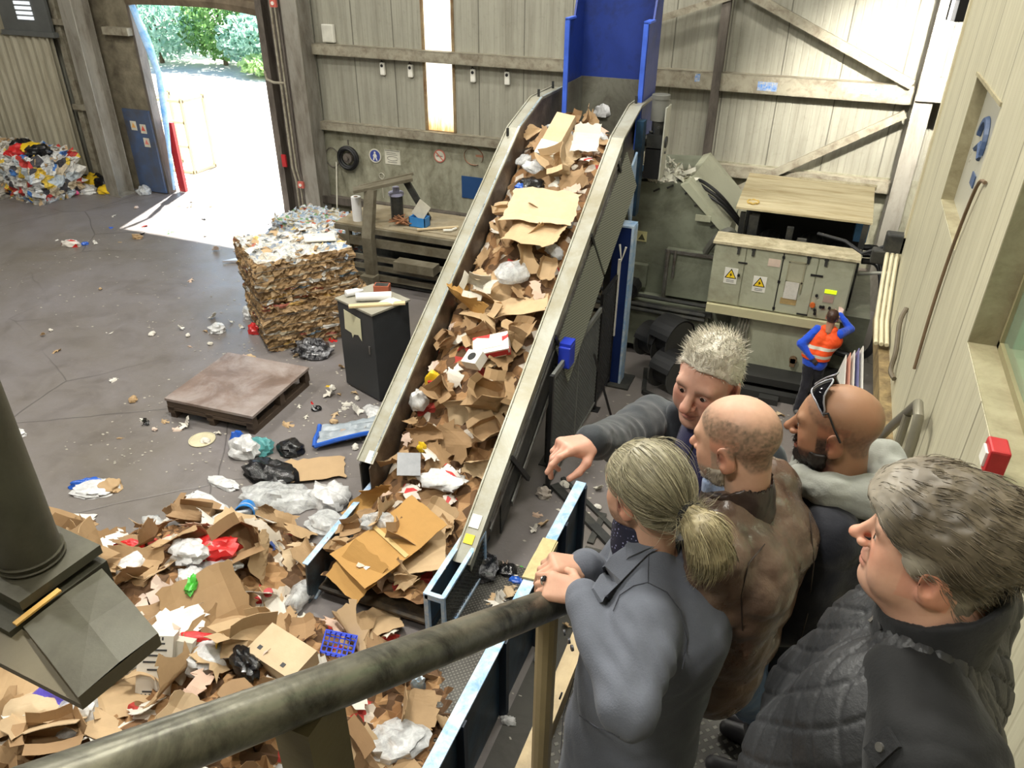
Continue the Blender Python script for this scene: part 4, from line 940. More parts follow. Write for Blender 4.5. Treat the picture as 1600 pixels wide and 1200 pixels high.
# ------------------------------------------------------------------ timber platform on the floor
pf = thing('platform', 'brown board platform on bearers lying on the hall floor', 'platform', (-7.82, 8.08, 0))
m_plat = M('worn_brown_board', (120, 102, 92), .42, 0, .2, 2.5, (160, 150, 146), .45, 1.4, .2, 24); m_bear = M('dark_brown_timber', (74, 60, 48), .7, 0, .2, 5)
MB().box((0, 0, .32), (1.56, 1.56, .045), rz=.06).build('deck', m_plat, pf, bevel=.004)
R_ = Matrix.Rotation(.06, 3, 'Z')
for y in (-.72, 0, .72): MB().box(R_ @ Vector((0, y, .25)), (1.52, .1, .09), rz=.06).build('stringer', m_bear, pf)
for x in (-.7, 0, .7): MB().box(R_ @ Vector((x, 0, .05)), (.1, 1.52, .1), rz=.06).build('runner', m_bear, pf)
for x in (-.7, 0, .7):
    for y in (-.72, 0, .72): MB().box(R_ @ Vector((x, y, .15)), (.12, .12, .12), rz=.06).build('block', m_bear, pf)
for y in (-.77, .77): MB().box(R_ @ Vector((0, y, .17)), (1.5, .02, .05), rz=.06).build('side_slat', m_bear, pf)

# ------------------------------------------------------------------ vent hood and pipe in the left foreground
hd = thing('ventilation_duct', 'round grey-green duct rising from a square cross-creased sheet-metal plenum in the left foreground', 'duct', (-3.1, 1.7, 3.3))
HO = hd.location; m_duct = M('olive_grey_sheet_metal', (80, 78, 64), .5, .2, .12, 2, (62, 58, 46), .5, 1.6, .1)
za = 3.3; A, B, C_, D_ = [Vector(at(*p, za)) for p in ((36, 979), (159, 888), (247, 989), (122, 1090))]
ctr = (A + B + C_ + D_) / 4; top = ctr + Vector((0, 0, .035)); dn = Vector((0, 0, -.09))
def spread(P, k): return ctr + (P - ctr) * k
g = sub(HO)
mids = [(P + Q) / 2 + Vector((0, 0, .012)) for P, Q in ((A, B), (B, C_), (C_, D_), (D_, A))]
V_ = [A, mids[0], B, mids[1], C_, mids[2], D_, mids[3]]
g.add(V_ + [top], [(i, (i + 1) % 8, 8) for i in range(8)]); g.build('creased_panel', m_duct, hd)
g = sub(HO); ring = [A, B, C_, D_]
g.add(ring + [P + dn for P in ring] + [spread(P, .93) + dn * 1.2 for P in ring], [(i, (i + 1) % 4, (i + 1) % 4 + 4, i + 4) for i in range(4)] + [(i + 4, (i + 1) % 4 + 4, (i + 1) % 4 + 8, i + 8) for i in range(4)] + [(8, 9, 10, 11)]); g.build('plenum_rim', M('tan_grey_edge', (98, 90, 70), .5, .2, .1), hd)
# box behind the creased panel that carries the round pipe
e1 = (A - B).normalized(); e2 = (A - D_); e2 = (e2 - e1 * e2.dot(e1)).normalized(); L1 = (A - B).length
c0 = (A + B) / 2 + e2 * .3
g = sub(HO)
bx_ = [c0 + e1 * s * L1 * .62 + e2 * t_ * .27 for s, t_ in ((-1, -1), (1, -1), (1, 1), (-1, 1))]
g.add([P + Vector((0, 0, .0)) for P in bx_] + [P + Vector((0, 0, -.32)) for P in bx_], [(0, 1, 2, 3), (7, 6, 5, 4)] + [(i, (i + 1) % 4, (i + 1) % 4 + 4, i + 4) for i in range(4)]); g.build('plenum_box', M('dark_olive_sheet', (64, 62, 50), .5, .25, .15), hd)
pb = Vector(at(50, 872, za + .1)); 
g = sub(HO); bs = [pb + e1 * s * .25 + e2 * t_ * .25 for s, t_ in ((-1, -1), (1, -1), (1, 1), (-1, 1))]
g.add([P for P in bs] + [P + Vector((0, 0, -.06)) for P in bs], [(0, 1, 2, 3), (7, 6, 5, 4)] + [(i, (i + 1) % 4, (i + 1) % 4 + 4, i + 4) for i in range(4)]); g.build('collar_plate', m_duct, hd)
g = sub(HO); g.cyl(pb, (pb.x, pb.y, 11.02), .165, n=32, cap=False); g.build('pipe', m_duct, hd, True)
g = sub(HO)
for z in (.02, .06): g.tube([(pb.x + .172 * math.cos(a), pb.y + .172 * math.sin(a), pb.z + z) for a in np.linspace(0, 2 * PI, 37)], .008, 5)
g.build('pipe_beads', m_duct, hd, True)
g = sub(HO); gp = (A + B) / 2; g.beam(A + e1 * .02 + e2 * .03 + Vector((0, 0, .02)), gp + e2 * .02 + Vector((0, 0, .04)), .035, .012); g.build('lifted_strip', M('amber_strip', (190, 150, 80), .6), hd)
E_, F_e = [Vector(at(*q_, za - .05)) for q_ in ((-70, 1000), (-70, 915))]
g = sub(HO); rg_ = [A + dn * .4, D_ + dn * .6, E_, F_e]; g.add(rg_ + [q_ + Vector((0, 0, -.04)) for q_ in rg_], [(0, 1, 2, 3), (7, 6, 5, 4)] + [(i, (i + 1) % 4, (i + 1) % 4 + 4, i + 4) for i in range(4)]); g.build('side_panel', MATS['tan_grey_edge'], hd)

# ------------------------------------------------------------------ stair handrail
hr = thing('handrail', 'thick worn steel handrail descending along the stair, held by the man in the grey coat', 'handrail', (-.5, 1.0, 4.6))
RO = hr.location; RA = Vector((-.63, .58, 5.45)); RB = Vector((-.43, 1.38, 4.98)); rd = (RB - RA)
m_rail = M('worn_olive_steel_tube', (128, 126, 112), .3, .6, .2, 5, (46, 46, 42), .5, 8, .1, 30, (1, 1, 1))
g = sub(RO); g.cyl(RA - rd * 1.2, RB + rd * .45, .041, n=24); g.build('rail', m_rail, hr, True)
g = sub(RO); P = RA + rd * .06; g.box(P + Vector((0, .02, -.42)), (.07, .1, .76)); g.build('post', M('olive_brown_post', (92, 84, 62), .55, .2, .15), hr)
g = sub(RO); P = RB - rd * .02; g.cyl(P - Vector((0, 0, .02)), P - Vector((0, 0, 1.38)), .03, n=12); g.build('post', M('tan_post', (150, 134, 100), .5, .1), hr)
rr_ = thing('handrail', 'bent grey tube handrail against the cream wall behind the man with sunglasses', 'handrail', (.9, 4.9, 3.3))
g = sub(rr_.location); g.tube([(.9, 4.78, 2.6), (.9, 4.77, 3.7), (.9, 4.83, 3.83), (.9, 4.98, 3.84), (.9, 5.6, 3.3), (.9, 6.2, 2.75)], .033, 12); g.build('rail', M('grey_tube', (132, 128, 112), .4, .4, .1), rr_, True)
g = sub(rr_.location); g.cyl((.9, 5.2, 2.6), (.9, 5.2, 3.62), .028, n=10); g.build('post', M('grey_tube', (1, 1, 1)), rr_)
# ------------------------------------------------------------------ wire spools near the press
ws = thing('wire_spool_stand', 'black wire spools with curved covers on a floor frame in front of the baling press', 'wire spool stand', (-1.7, 11.2, 0))
SO = ws.location
for (x, y, z, r, a) in ((-1.72, 11.35, .78, .36, .5), (-1.6, 11.0, .38, .34, .5), (-2.0, 11.45, .62, .3, .5)):
    d = Vector((math.cos(-a), math.sin(-a), 0)); c = Vector((x, y, z))
    g = sub(SO); g.cyl(c - d * .17, c + d * .17, r * .72, n=24); g.build('wire_coil', m_black, ws, True)
    g = sub(SO); g.cyl(c - d * .19, c - d * .17, r, n=28); g.cyl(c + d * .17, c + d * .19, r * .97, n=28); g.build('spool_disc', M('dark_grey_disc', (72, 72, 70), .4, .3, .15), ws)
    g = sub(SO); sd = Vector((-d.y, d.x, 0)); pts = [c + sd * (r * 1.06 * math.cos(t_)) + Vector((0, 0, r * 1.06 * math.sin(t_))) for t_ in np.linspace(.3, 2.8, 12)]
    g.ribbon(pts, .4, d, .012); g.build('cover', m_black, ws)
g = sub(SO); g.beam((-1.95, 10.75, .04), (-1.2, 10.45, .04), .07, .07); g.beam((-1.2, 10.45, .04), (-.95, 11.1, .04), .07, .07); g.beam((-1.95, 10.75, .04), (-2.1, 11.5, .04), .07, .07); g.build('floor_frame', m_dark, ws)
g = sub(SO); g.beam((-1.28, 10.55, .04), (-1.1, 11.15, .75), .05, .05); g.build('arm', M('grey_fence_rail', (1, 1, 1)), ws)
g = sub(SO); g.prism([(-1.26, .55), (-1.18, .55), (-1.14, .9), (-.93, .98), (-.95, 1.12), (-1.15, 1.18), (-1.24, 1.1)], 1, 10.98, 11.05); g.build('guide_horn', M('cream_guide', (208, 204, 172), .5, 0, .06), ws, bevel=.015)
# ------------------------------------------------------------------ waste materials
def card_mat(name, tones, rough=.75, spec=.3, flute=0.0, print_col=None, pamt=0.0, bump=.12):
    t = NT(name); oi = t.n('ShaderNodeObjectInfo')
    c = t.ramp(oi.outputs['Random'], [(i / max(1, len(tones) - 1), lin(x)) for i, x in enumerate(tones)])
    nz = t.noise(5, None, 5, .65)
    c = t.mix(t.math('MULTIPLY', t.ramp(nz, [(.3, 1.0), (.65, 0.0)]), .3), c, tuple(x * .72 for x in lin(tones[0])))
    if print_col is not None:
        b = t.n('ShaderNodeTexVoronoi'); b.inputs['Scale'].default_value = 4.5; t.l(t.mapping((1, 2.2, 1)), b.inputs['Vector'])
        sp = t.n('ShaderNodeSeparateColor'); t.l(b.outputs['Color'], sp.inputs[0])
        c = t.mix(t.ramp(sp.outputs[0], [(1 - pamt, 0.0), (1 - pamt + .01, 1.0)]), c, lin(print_col))
    t.base(c); t.set(Roughness=rough, Specular_IOR_Level=spec)
    if bump: t.bump(t.noise(22, t.mapping((1, 4, 1)), 3, .6), bump, .01)
    return t.m
mk_brown = card_mat('brown_cardboard', [(146, 116, 84), (166, 136, 100), (176, 148, 112), (152, 122, 90)])
mk_tan = card_mat('tan_cardboard', [(184, 156, 120), (196, 170, 134), (176, 146, 108), (204, 182, 150)])
mk_gold = card_mat('golden_brown_cardboard', [(182, 140, 80), (174, 132, 74)])
mk_white = card_mat('white_cardboard', [(214, 208, 196), (226, 222, 214), (196, 190, 176)], .6)
mk_pink = card_mat('pinkish_paper', [(206, 176, 156), (216, 196, 182), (196, 168, 146)])
mk_print = card_mat('red_printed_card', [(220, 214, 206), (212, 200, 190)], .5, .5, 0, (190, 36, 34), .42)
mk_mix = card_mat('colour_printed_card', [(206, 196, 180), (188, 176, 160)], .5, .5, 0, (70, 90, 150), .25)
def film_mat(name, col, alpha=.55, rough=.22):
    t = NT(name); nz = t.noise(9, None, 5, .7, .6); c = lin(col)
    t.base(t.mix(nz, tuple(x * .75 for x in c), tuple(min(1, x * 1.1) for x in c))); t.set(Roughness=rough, Specular_IOR_Level=.6)
    t.bump(nz, .5, .02)
    if alpha < 1: t.set(Alpha=t.ramp(nz, [(.35, alpha * .7), (.65, min(1, alpha * 1.3))]))
    return t.m
mf_white = film_mat('white_plastic_film', (226, 226, 226), .96); mf_clear = film_mat('clear_plastic_film', (214, 216, 216), .62, .15)
mf_black = film_mat('black_plastic_film', (26, 26, 28), 1.0, .18); mf_grey = film_mat('blue_grey_plastic_sheet', (150, 160, 168), 1.0, .3)
mf_blue = film_mat('blue_plastic_film', (40, 92, 190), 1.0, .25); mf_red = film_mat('red_plastic_film', (206, 44, 44), 1.0, .25)
mf_teal = film_mat('teal_plastic_film', (96, 168, 170), .9, .25); mf_purple = film_mat('purple_plastic_film', (96, 84, 190), 1.0, .3); mf_yel = film_mat('yellow_plastic_film', (236, 196, 40), 1.0, .3)
mf_green = film_mat('green_plastic_film', (84, 196, 70), 1.0, .3)

# ------------------------------------------------------------------ waste shapes
def crease(P, r, amp, n=5, fmin=1.5, fmax=5):
    z = np.zeros(len(P))
    for k in range(n):
        a = r.uniform(0, 2 * PI); d = np.array([math.cos(a), math.sin(a)]); f = r.uniform(fmin, fmax); ph = r.uniform(0, 2)
        z += amp / (1 + .35 * k) * (np.abs(((P[:, :2] @ d) * f + ph) % 2 - 1) - .5)
    return z
def fold_pts(P, xy, folds):
    for (px, py, a, th) in folds:
        n = np.array([-math.sin(a), math.cos(a)]); s = (xy - np.array([px, py])) @ n; m = s > 0
        ax = np.array([math.cos(a), math.sin(a), 0]); o = np.array([px, py, 0.0]); q = P[m] - o
        c, sn = math.cos(th), math.sin(th)
        P[m] = o + q * c + np.cross(ax, q) * sn + np.outer(q @ ax, ax) * (1 - c)
    return P
def card(w, h, nx, ny, folds, seed, crumple=.02, rag=.04, thick=.006, fn=5, ff=(1.5, 5)):
    r = np.random.default_rng(seed)
    u, v_ = np.meshgrid(np.linspace(-.5, .5, nx), np.linspace(-.5, .5, ny), indexing='ij')
    xy = np.stack([u.ravel() * w, v_.ravel() * h], 1)
    edge = (np.abs(u.ravel()) > .49) | (np.abs(v_.ravel()) > .49)
    xy[edge] += r.normal(size=(edge.sum(), 2)) * rag
    if rag > .025:                                   # bite a corner off
        cx = np.array([w / 2 * r.choice([-1, 1]), h / 2 * r.choice([-1, 1])]); d = np.linalg.norm(xy - cx, axis=1); R0 = min(w, h) * .55
        m = d < R0; xy[m] = cx + (xy[m] - cx) * 1.0 + (-cx / np.linalg.norm(cx)) * ((R0 - d[m]) * .6)[:, None]
    z = crease(xy, r, crumple, fn, *ff)
    lo = np.column_stack([xy, z]); hi = np.column_stack([xy, z + thick])
    lo = fold_pts(lo, xy, folds); hi = fold_pts(hi, xy, folds)
    V = np.vstack([hi, lo]); N = nx * ny; F = []
    for i in range(nx - 1):
        for j in range(ny - 1):
            a = i * ny + j; F.append((a, a + ny, a + ny + 1, a + 1)); F.append((a + N + 1, a + ny + 1 + N, a + ny + N, a + N))
    ring = [i * ny for i in range(nx)] + [(nx - 1) * ny + j for j in range(1, ny)] + [i * ny + ny - 1 for i in range(nx - 2, -1, -1)] + [j for j in range(ny - 2, 0, -1)]
    for i in range(len(ring)):
        a, b = ring[i], ring[(i + 1) % len(ring)]; F.append((b, a, a + N, b + N))
    return MB().add(V, F)
def flat_box(w, h, seed, ang=.6):
    r = np.random.default_rng(seed); fl = h * .28
    return card(w, h, 12, 12, [(w * .3, 0, PI / 2 + PI, r.uniform(-ang, ang * 2)), (-w * .3, 0, PI / 2, r.uniform(-ang, ang * 2)), (0, h / 2 - fl, 0, r.uniform(-ang, ang * 2)), (0, -h / 2 + fl, PI, r.uniform(-ang, ang * 2))], seed, .018, .015)
def torn(w, h, seed):
    r = np.random.default_rng(seed)
    return card(w, h, 10, 10, [(r.normal() * .1 * w, r.normal() * .1 * h, r.uniform(0, 2 * PI), r.uniform(-1.2, 1.2)), ][:1], seed, .05, .03)
def curled(w, h, seed):
    r = np.random.default_rng(seed); a = r.uniform(0, PI); n = 5
    folds = [(-math.sin(a) * o * .5, math.cos(a) * o * .5, a, r.uniform(.2, .55)) for o in np.linspace(h * .4, -h * .25, n)]
    return card(w, h, 12, 12, folds, seed, .035, .022)
def wad(sx, sy, sz, seed, amp=.22, n=22, m=14, crs=7):
    """crumpled bag or paper ball, flattened underneath"""
    r = np.random.default_rng(seed); V = []; F = []
    D = []
    for i in range(m + 1):
        t_ = PI * i / m
        for k in range(n):
            p = 2 * PI * k / n; D.append((math.sin(t_) * math.cos(p), math.sin(t_) * math.sin(p), math.cos(t_)))
    D = np.array(D); R_ = np.ones(len(D))
    for k in range(crs):
        d = r.normal(size=3); d /= np.linalg.norm(d); R_ += amp / (1 + .2 * k) * (np.abs((D @ d * r.uniform(1.5, 4.5) + r.uniform(0, 2)) % 2 - 1) - .5)
    P = D * R_[:, None] * np.array([sx, sy, sz]); P[:, 2] = np.maximum(P[:, 2], -sz * .35)
    for i in range(m):
        for k in range(n):
            a = i * n + k; b = i * n + (k + 1) % n; F.append((a, a + n, b + n, b))
    return MB().add(P, F)
def crushed_box(w, d, h, seed, lid=True):
    """open carton with dented walls and splayed flaps"""
    r = np.random.default_rng(seed); g = MB(); t_ = .006
    def panel(o, u, v_, nu=5, nv=5):
        o, u, v_ = map(np.array, (o, u, v_)); nrm = np.cross(u, v_); nrm = nrm / np.linalg.norm(nrm) * t_; V = []; F = []
        for s in (0, 1):
            for i in range(nu):
                for j in range(nv): V.append(o + u * i / (nu - 1) + v_ * j / (nv - 1) + nrm * s)
        N = nu * nv
        for i in range(nu - 1):
            for j in range(nv - 1):
                a = i * nv + j; F.append((a, a + nv, a + nv + 1, a + 1)); F.append((a + N + 1, a + nv + 1 + N, a + nv + N, a + N))
        ring = [i * nv for i in range(nu)] + [(nu - 1) * nv + j for j in range(1, nv)] + [i * nv + nv - 1 for i in range(nu - 2, -1, -1)] + [j for j in range(nv - 2, 0, -1)]
        for i in range(len(ring)):
            a, b = ring[i], ring[(i + 1) % len(ring)]; F.append((b, a, a + N, b + N))
        g.add(V, F)
    x, y = w / 2, d / 2
    panel((-x, -y, 0), (w, 0, 0), (0, d, 0)); panel((-x, -y, 0), (w, 0, 0), (0, 0, h)); panel((-x, y, 0), (w, 0, 0), (0, 0, h)); panel((-x, -y, 0), (0, d, 0), (0, 0, h)); panel((x, -y, 0), (0, d, 0), (0, 0, h))
    if lid:
        for (o, u, dirn) in (((-x, -y, h), (w, 0, 0), (0, -1, 0)), ((-x, y, h), (w, 0, 0), (0, 1, 0)), ((-x, -y, h), (0, d, 0), (-1, 0, 0)), ((x, -y, h), (0, d, 0), (1, 0, 0))):
            a = r.uniform(-.3, 1.9); L = min(w, d) * .45; dv = np.array(dirn) * math.sin(a) * L + np.array([0, 0, 1]) * math.cos(a) * L
            panel(o, u, dv, 4, 4)
    P = np.array(g.v); S = np.array([w, d, h]); K = r.normal(size=(3, 3, 3, 3)) * .09 * S
    q = np.clip((P + np.array([x, y, 0])) / S, 0, .999) * 2; i0 = q.astype(int); f = q - i0; disp = np.zeros_like(P)
    for a in (0, 1):
        for b in (0, 1):
            for c in (0, 1):
                wgt = (f[:, 0] if a else 1 - f[:, 0]) * (f[:, 1] if b else 1 - f[:, 1]) * (f[:, 2] if c else 1 - f[:, 2])
                disp += K[np.minimum(i0[:, 0] + a, 2), np.minimum(i0[:, 1] + b, 2), np.minimum(i0[:, 2] + c, 2)] * wgt[:, None]
    P = P + disp; P[:, 0] += P[:, 2] * r.uniform(-.25, .25); P[:, 2] -= P[:, 2].min(); g.v = [tuple(p) for p in P]
    return g
PROTO = {'torn': [torn(w, h, 100 + i).mesh('torn_card', mk_brown) for i, (w, h) in enumerate([(.5, .42), (.7, .4), (.6, .55), (.36, .3), (.8, .5), (.45, .25), (.55, .3), (.3, .24)])],
         'curled': [curled(w, h, 200 + i).mesh('curled_card', mk_brown) for i, (w, h) in enumerate([(.5, .6), (.4, .45), (.65, .5), (.3, .5), (.55, .35), (.7, .45)])],
         'flat': [flat_box(w, h, 300 + i).mesh('flat_carton', mk_brown) for i, (w, h) in enumerate([(.7, .6), (.85, .55), (.6, .5), (.95, .6), (.5, .45)])],
         'box': [crushed_box(w, d, h, 400 + i).mesh('crushed_carton', mk_brown) for i, (w, d, h) in enumerate([(.4, .3, .22), (.5, .34, .2), (.34, .3, .3), (.45, .25, .16)])],
         'paper': [torn(w, h, 500 + i).mesh('paper_piece', mk_white) for i, (w, h) in enumerate([(.3, .22), (.22, .2), (.4, .16), (.28, .3)])],
         'bag': [wad(a, b, c, 600 + i).mesh('crumpled_bag', mf_white, True) for i, (a, b, c) in enumerate([(.2, .16, .1), (.26, .16, .1), (.15, .13, .09), (.3, .2, .08)])]}
KIND = {'torn': ('torn_cardboard', 'torn {c} cardboard sheet', 'cardboard'), 'curled': ('curled_cardboard', 'curled {c} cardboard strip', 'cardboard'), 'flat': ('flattened_carton', 'flattened {c} carton', 'carton'),
        'box': ('crushed_carton', 'crushed open {c} carton', 'carton'), 'paper': ('paper_piece', '{c} paper piece', 'paper'), 'bag': ('plastic_bag', 'crumpled {c} plastic bag', 'bag')}
_cache = {}
def piece(kind, i, matl, cname, pos, nrm, yaw, scale, zone, label=None, name=None, cat=None):
    me = PROTO[kind][i % len(PROTO[kind])]; key = (me.name, matl.name)
    if key not in _cache:
        m2 = me.copy(); m2.materials.clear(); m2.materials.append(matl); _cache[key] = m2
    nm, lb, ct = KIND[kind]
    o = bpy.data.objects.new(name or nm, _cache[key]); COL.objects.link(o)
    n = Vector(nrm).normalized(); q = Vector((0, 0, 1)).rotation_difference(n); o.rotation_mode = 'QUATERNION'
    from mathutils import Quaternion
    o.rotation_quaternion = q @ Quaternion((0, 0, 1), yaw); o.location = pos; o.scale = (scale,) * 3
    if label: tag(o, label, cat or ct)
    else:
        L = lb.format(c=cname) + ' ' + zone; tag(o, L, ct, L + ' pieces' if False else lb.format(c=cname) + 's ' + zone)
    return o

# ------------------------------------------------------------------ the heap
HEAP = np.array([(-9.4, 1.0), (-9.2, 3.4), (-8.2, 4.4), (-7.3, 4.95), (-6.5, 5.55), (-5.4, 6.05), (-4.5, 5.6), (-4.38, 4.75), (-3.9, 4.95), (-2.95, 4.95), (-2.35, 4.6), (-2.0, 3.9), (-2.0, 2.6), (-2.4, 1.0)])
def poly_d(x, y):
    inside = False; best = 1e9; n = len(HEAP)
    for i in range(n):
        ax, ay = HEAP[i]; bx, by = HEAP[(i + 1) % n]
        if (ay > y) != (by > y) and x < (bx - ax) * (y - ay) / (by - ay) + ax: inside = not inside
        t_ = max(0, min(1, ((x - ax) * (bx - ax) + (y - ay) * (by - ay)) / ((bx - ax) ** 2 + (by - ay) ** 2)))
        best = min(best, math.hypot(x - ax - t_ * (bx - ax), y - ay - t_ * (by - ay)))
    return best if inside else -best
from mathutils import noise as mnoise
def heap_z(x, y):
    d = poly_d(x, y)
    if d < 0: return 0.0
    s = min(1, d / 1.25); s = s * s * (3 - 2 * s)
    low = max(.22, min(1, (-2.6 - x) / 1.2)) * max(.45, min(1, (y - .6) / 2.0))
    return s * low * (.62 + .25 * mnoise.noise(Vector((x * .8, y * .8, 3)))) + .04 * min(1, d / .3)
def belt_surf(x, y):
    h = .16 + .17 * mnoise.noise(Vector((x * 1.6, y * 1.1, 9))); e = min(abs(x - XL1), abs(x - XR0)); return belt_z(y) + max(.05, h + .12) * min(1, .55 + e / .9) + (.1 if y < 7 else .12)
def surf_n(fn, x, y, e=.15):
    return Vector((-(fn(x + e, y) - fn(x - e, y)) / (2 * e), -(fn(x, y + e) - fn(x, y - e)) / (2 * e), 1)).normalized()
def hit(u, v_, fn):
    d = ray(u, v_); t_ = 0.0
    for k in range(4000):
        p = CAM_C + d * t_
        if p[2] <= fn(p[0], p[1]): return p
        t_ += .012 / F_PX * 1.0
    return p
# body of small crushed stuff below the larger pieces
v = []; f = []; nx, ny = 120, 82; r = np.random.default_rng(21)
for i in range(nx):
    for j in range(ny):
        x = -9.4 + 7.5 * i / (nx - 1); y = .9 + 5.3 * j / (ny - 1); hz = heap_z(x, y)
        v.append((x, y, (hz + r.uniform(-.06, .06) if hz > .02 else -.02)))
for i in range(nx - 1):
    for j in range(ny - 1):
        a = i * ny + j
        if max(v[a][2], v[a + 1][2], v[a + ny][2]) > .0: f.append((a, a + ny, a + ny + 1, a + 1))
t = NT('crushed_waste'); vo = t.n('ShaderNodeTexVoronoi'); vo.inputs['Scale'].default_value = 8; t.l(t.tc.outputs['Object'], vo.inputs['Vector']); sp = t.n('ShaderNodeSeparateColor'); t.l(vo.outputs['Color'], sp.inputs[0])
wcol = t.ramp(sp.outputs[0], [(0, lin((96, 70, 46))), (.35, lin((150, 112, 74))), (.6, lin((176, 138, 96))), (.8, lin((120, 88, 58))), (.9, lin((206, 196, 182))), (.97, lin((176, 60, 52)))], 'CONSTANT')
t.base(wcol); t.set(Roughness=.8); m_under = t.m
tag(MB().add(v, f).build('waste_heap', m_under), 'body of small crushed scraps under the cardboard heap left of the conveyor foot', 'scraps', kind='stuff')
v = []; f = []; nx, ny = 18, 100
for i in range(nx):
    for j in range(ny):
        x = XL1 + .02 + (XR0 - XL1 - .04) * i / (nx - 1); y = 5.05 + 7.3 * j / (ny - 1); v.append((x, y, belt_surf(x, y) - .1 + r.uniform(-.05, .05)))
for i in range(nx - 1):
    for j in range(ny - 1): a = i * ny + j; f.append((a, a + ny, a + ny + 1, a + 1))
tag(MB().add(v, f).build('belt_scraps', m_under), 'layer of small crushed scraps on the conveyor belt under the cardboard', 'scraps', kind='stuff')

KM = [('torn', mk_brown, 'brown', 17), ('torn', mk_tan, 'pale tan', 14), ('curled', mk_brown, 'brown', 13), ('curled', mk_tan, 'pale tan', 10), ('flat', mk_brown, 'brown', 12), ('flat', mk_tan, 'pale tan', 9), ('box', mk_brown, 'brown', 9), ('box', mk_tan, 'pale tan', 3),
      ('paper', mk_white, 'white', 16), ('paper', mk_pink, 'pinkish', 10), ('torn', mk_pink, 'pinkish', 6), ('paper', mk_print, 'red and white printed', 7), ('paper', mk_mix, 'blue printed', 2), ('bag', mf_white, 'white', 4), ('bag', mf_clear, 'clear', 4)]
KW = [k[3] for k in KM]
rw = random.Random(42)
def zone_heap(x, y):
    if y > 4.9 and x < -4.5: return 'along the far edge of the heap left of the conveyor'
    if x < -6.4: return 'in the heap around and beyond the duct plenum'
    if x > -3.2: return 'on the checker plate by the trough wall'
    if x > -4.9: return 'in the heap at the foot of the conveyor'
    if y < 3.2: return 'at the near end of the heap above the handrail'
    return 'in the middle of the heap'
def zone_belt(y):
    if y < 6.6: return 'at the bottom of the conveyor belt'
    if y < 8.4: return 'on the lower half of the conveyor belt'
    if y < 10.3: return 'on the upper half of the conveyor belt'
    return 'at the top of the conveyor belt'
y = 1.5
while y < 6.1:
    x = -9.2
    while x < -1.95:
        px, py = x + rw.uniform(-.14, .14), y + rw.uniform(-.14, .14); d = poly_d(px, py)
        if d > .05 and (px < -3.0 or rw.random() < .55) and not (px < -7.6 and py < 2.2):
            k, m, c, _ = rw.choices(KM, KW)[0]; n = surf_n(heap_z, px, py); n = (n + Vector((rw.gauss(0, .33), rw.gauss(0, .33), 0))).normalized()
            s = rw.uniform(.75, 1.2) * (1.0 if k in ('paper', 'bag') else .95)
            if d < .35: s *= .7
            piece(k, rw.randrange(99), m, c, (px, py, heap_z(px, py) + rw.uniform(.02, .13)), n, rw.uniform(0, 6.28), s, zone_heap(px, py))
        x += .335
    y += .335
y = 5.3
while y < 12.3:
    x = XL1 + .16
    while x < XR0 - .1:
        px, py = min(max(x + rw.uniform(-.1, .1), XL1 + .16), XR0 - .16), y + rw.uniform(-.12, .12)
        k, m, c, _ = rw.choices(KM, KW)[0]; n = surf_n(belt_surf, px, py); n = (n + Vector((rw.gauss(0, .28), rw.gauss(0, .33), 0))).normalized()
        s = rw.uniform(.6, .95)
        if min(px - XL1, XR0 - px) < .3: s *= .65
        piece(k, rw.randrange(99), m, c, (px, py, belt_surf(px, py) + rw.uniform(-.02, .1)), n, rw.uniform(0, 6.28), s, zone_belt(py))
        x += .3
    y += .3
# ------------------------------------------------------------------ bales
def bale_mat(name, stops, sx, sz):
    t = NT(name); vo = t.n('ShaderNodeTexVoronoi'); vo.inputs['Scale'].default_value = 1.0
    wn = t.n('ShaderNodeTexNoise'); wn.inputs['Scale'].default_value = 5; t.l(t.tc.outputs['Object'], wn.inputs[0])
    ad = t.n('ShaderNodeVectorMath', operation='MULTIPLY_ADD'); ad.inputs[1].default_value = (.16, .16, .1); t.l(wn.outputs['Color'], ad.inputs[0]); t.l(t.tc.outputs['Object'], ad.inputs[2])
    mp = t.n('ShaderNodeMapping'); mp.inputs['Scale'].default_value = (sx, sx, sz); t.l(ad.outputs[0], mp.inputs['Vector']); t.l(mp.outputs[0], vo.inputs['Vector'])
    sp = t.n('ShaderNodeSeparateColor'); t.l(vo.outputs['Color'], sp.inputs[0])
    c = t.ramp(sp.outputs[0], [(p, lin(x)) for p, x in stops], 'CONSTANT')
    nz = t.noise(12, None, 5, .7); c = t.mix(t.math('MULTIPLY', t.ramp(nz, [(.35, 1.0), (.6, 0.0)]), .45), c, lin((60, 46, 34)))
    t.base(c); t.set(Roughness=.6); t.bump(t.math('ADD', vo.outputs['Distance'], nz), .6, .03); return t.m
mb_card = bale_mat('baled_cardboard', [(0, (150, 122, 84)), (.26, (170, 138, 96)), (.46, (122, 96, 66)), (.62, (182, 150, 108)), (.78, (160, 128, 84)), (.84, (196, 184, 160)), (.88, (186, 150, 84)), (.91, (96, 88, 76)), (.935, (216, 212, 204)), (.97, (156, 84, 66)), (.985, (96, 116, 130))], 3.6, 24)
mb_plastic = bale_mat('baled_film', [(0, (226, 226, 222)), (.3, (196, 200, 202)), (.5, (236, 234, 228)), (.68, (150, 160, 172)), (.8, (214, 206, 190)), (.95, (196, 120, 100)), (.97, (120, 150, 190)), (.985, (222, 196, 120))], 9, 14)
mb_mixed = bale_mat('baled_mixed_plastic', [(0, (222, 222, 218)), (.3, (196, 206, 212)), (.45, (206, 190, 160)), (.58, (70, 130, 206)), (.68, (232, 230, 224)), (.8, (206, 60, 54)), (.86, (236, 200, 70)), (.92, (60, 60, 66))], 3.5, 4.5)
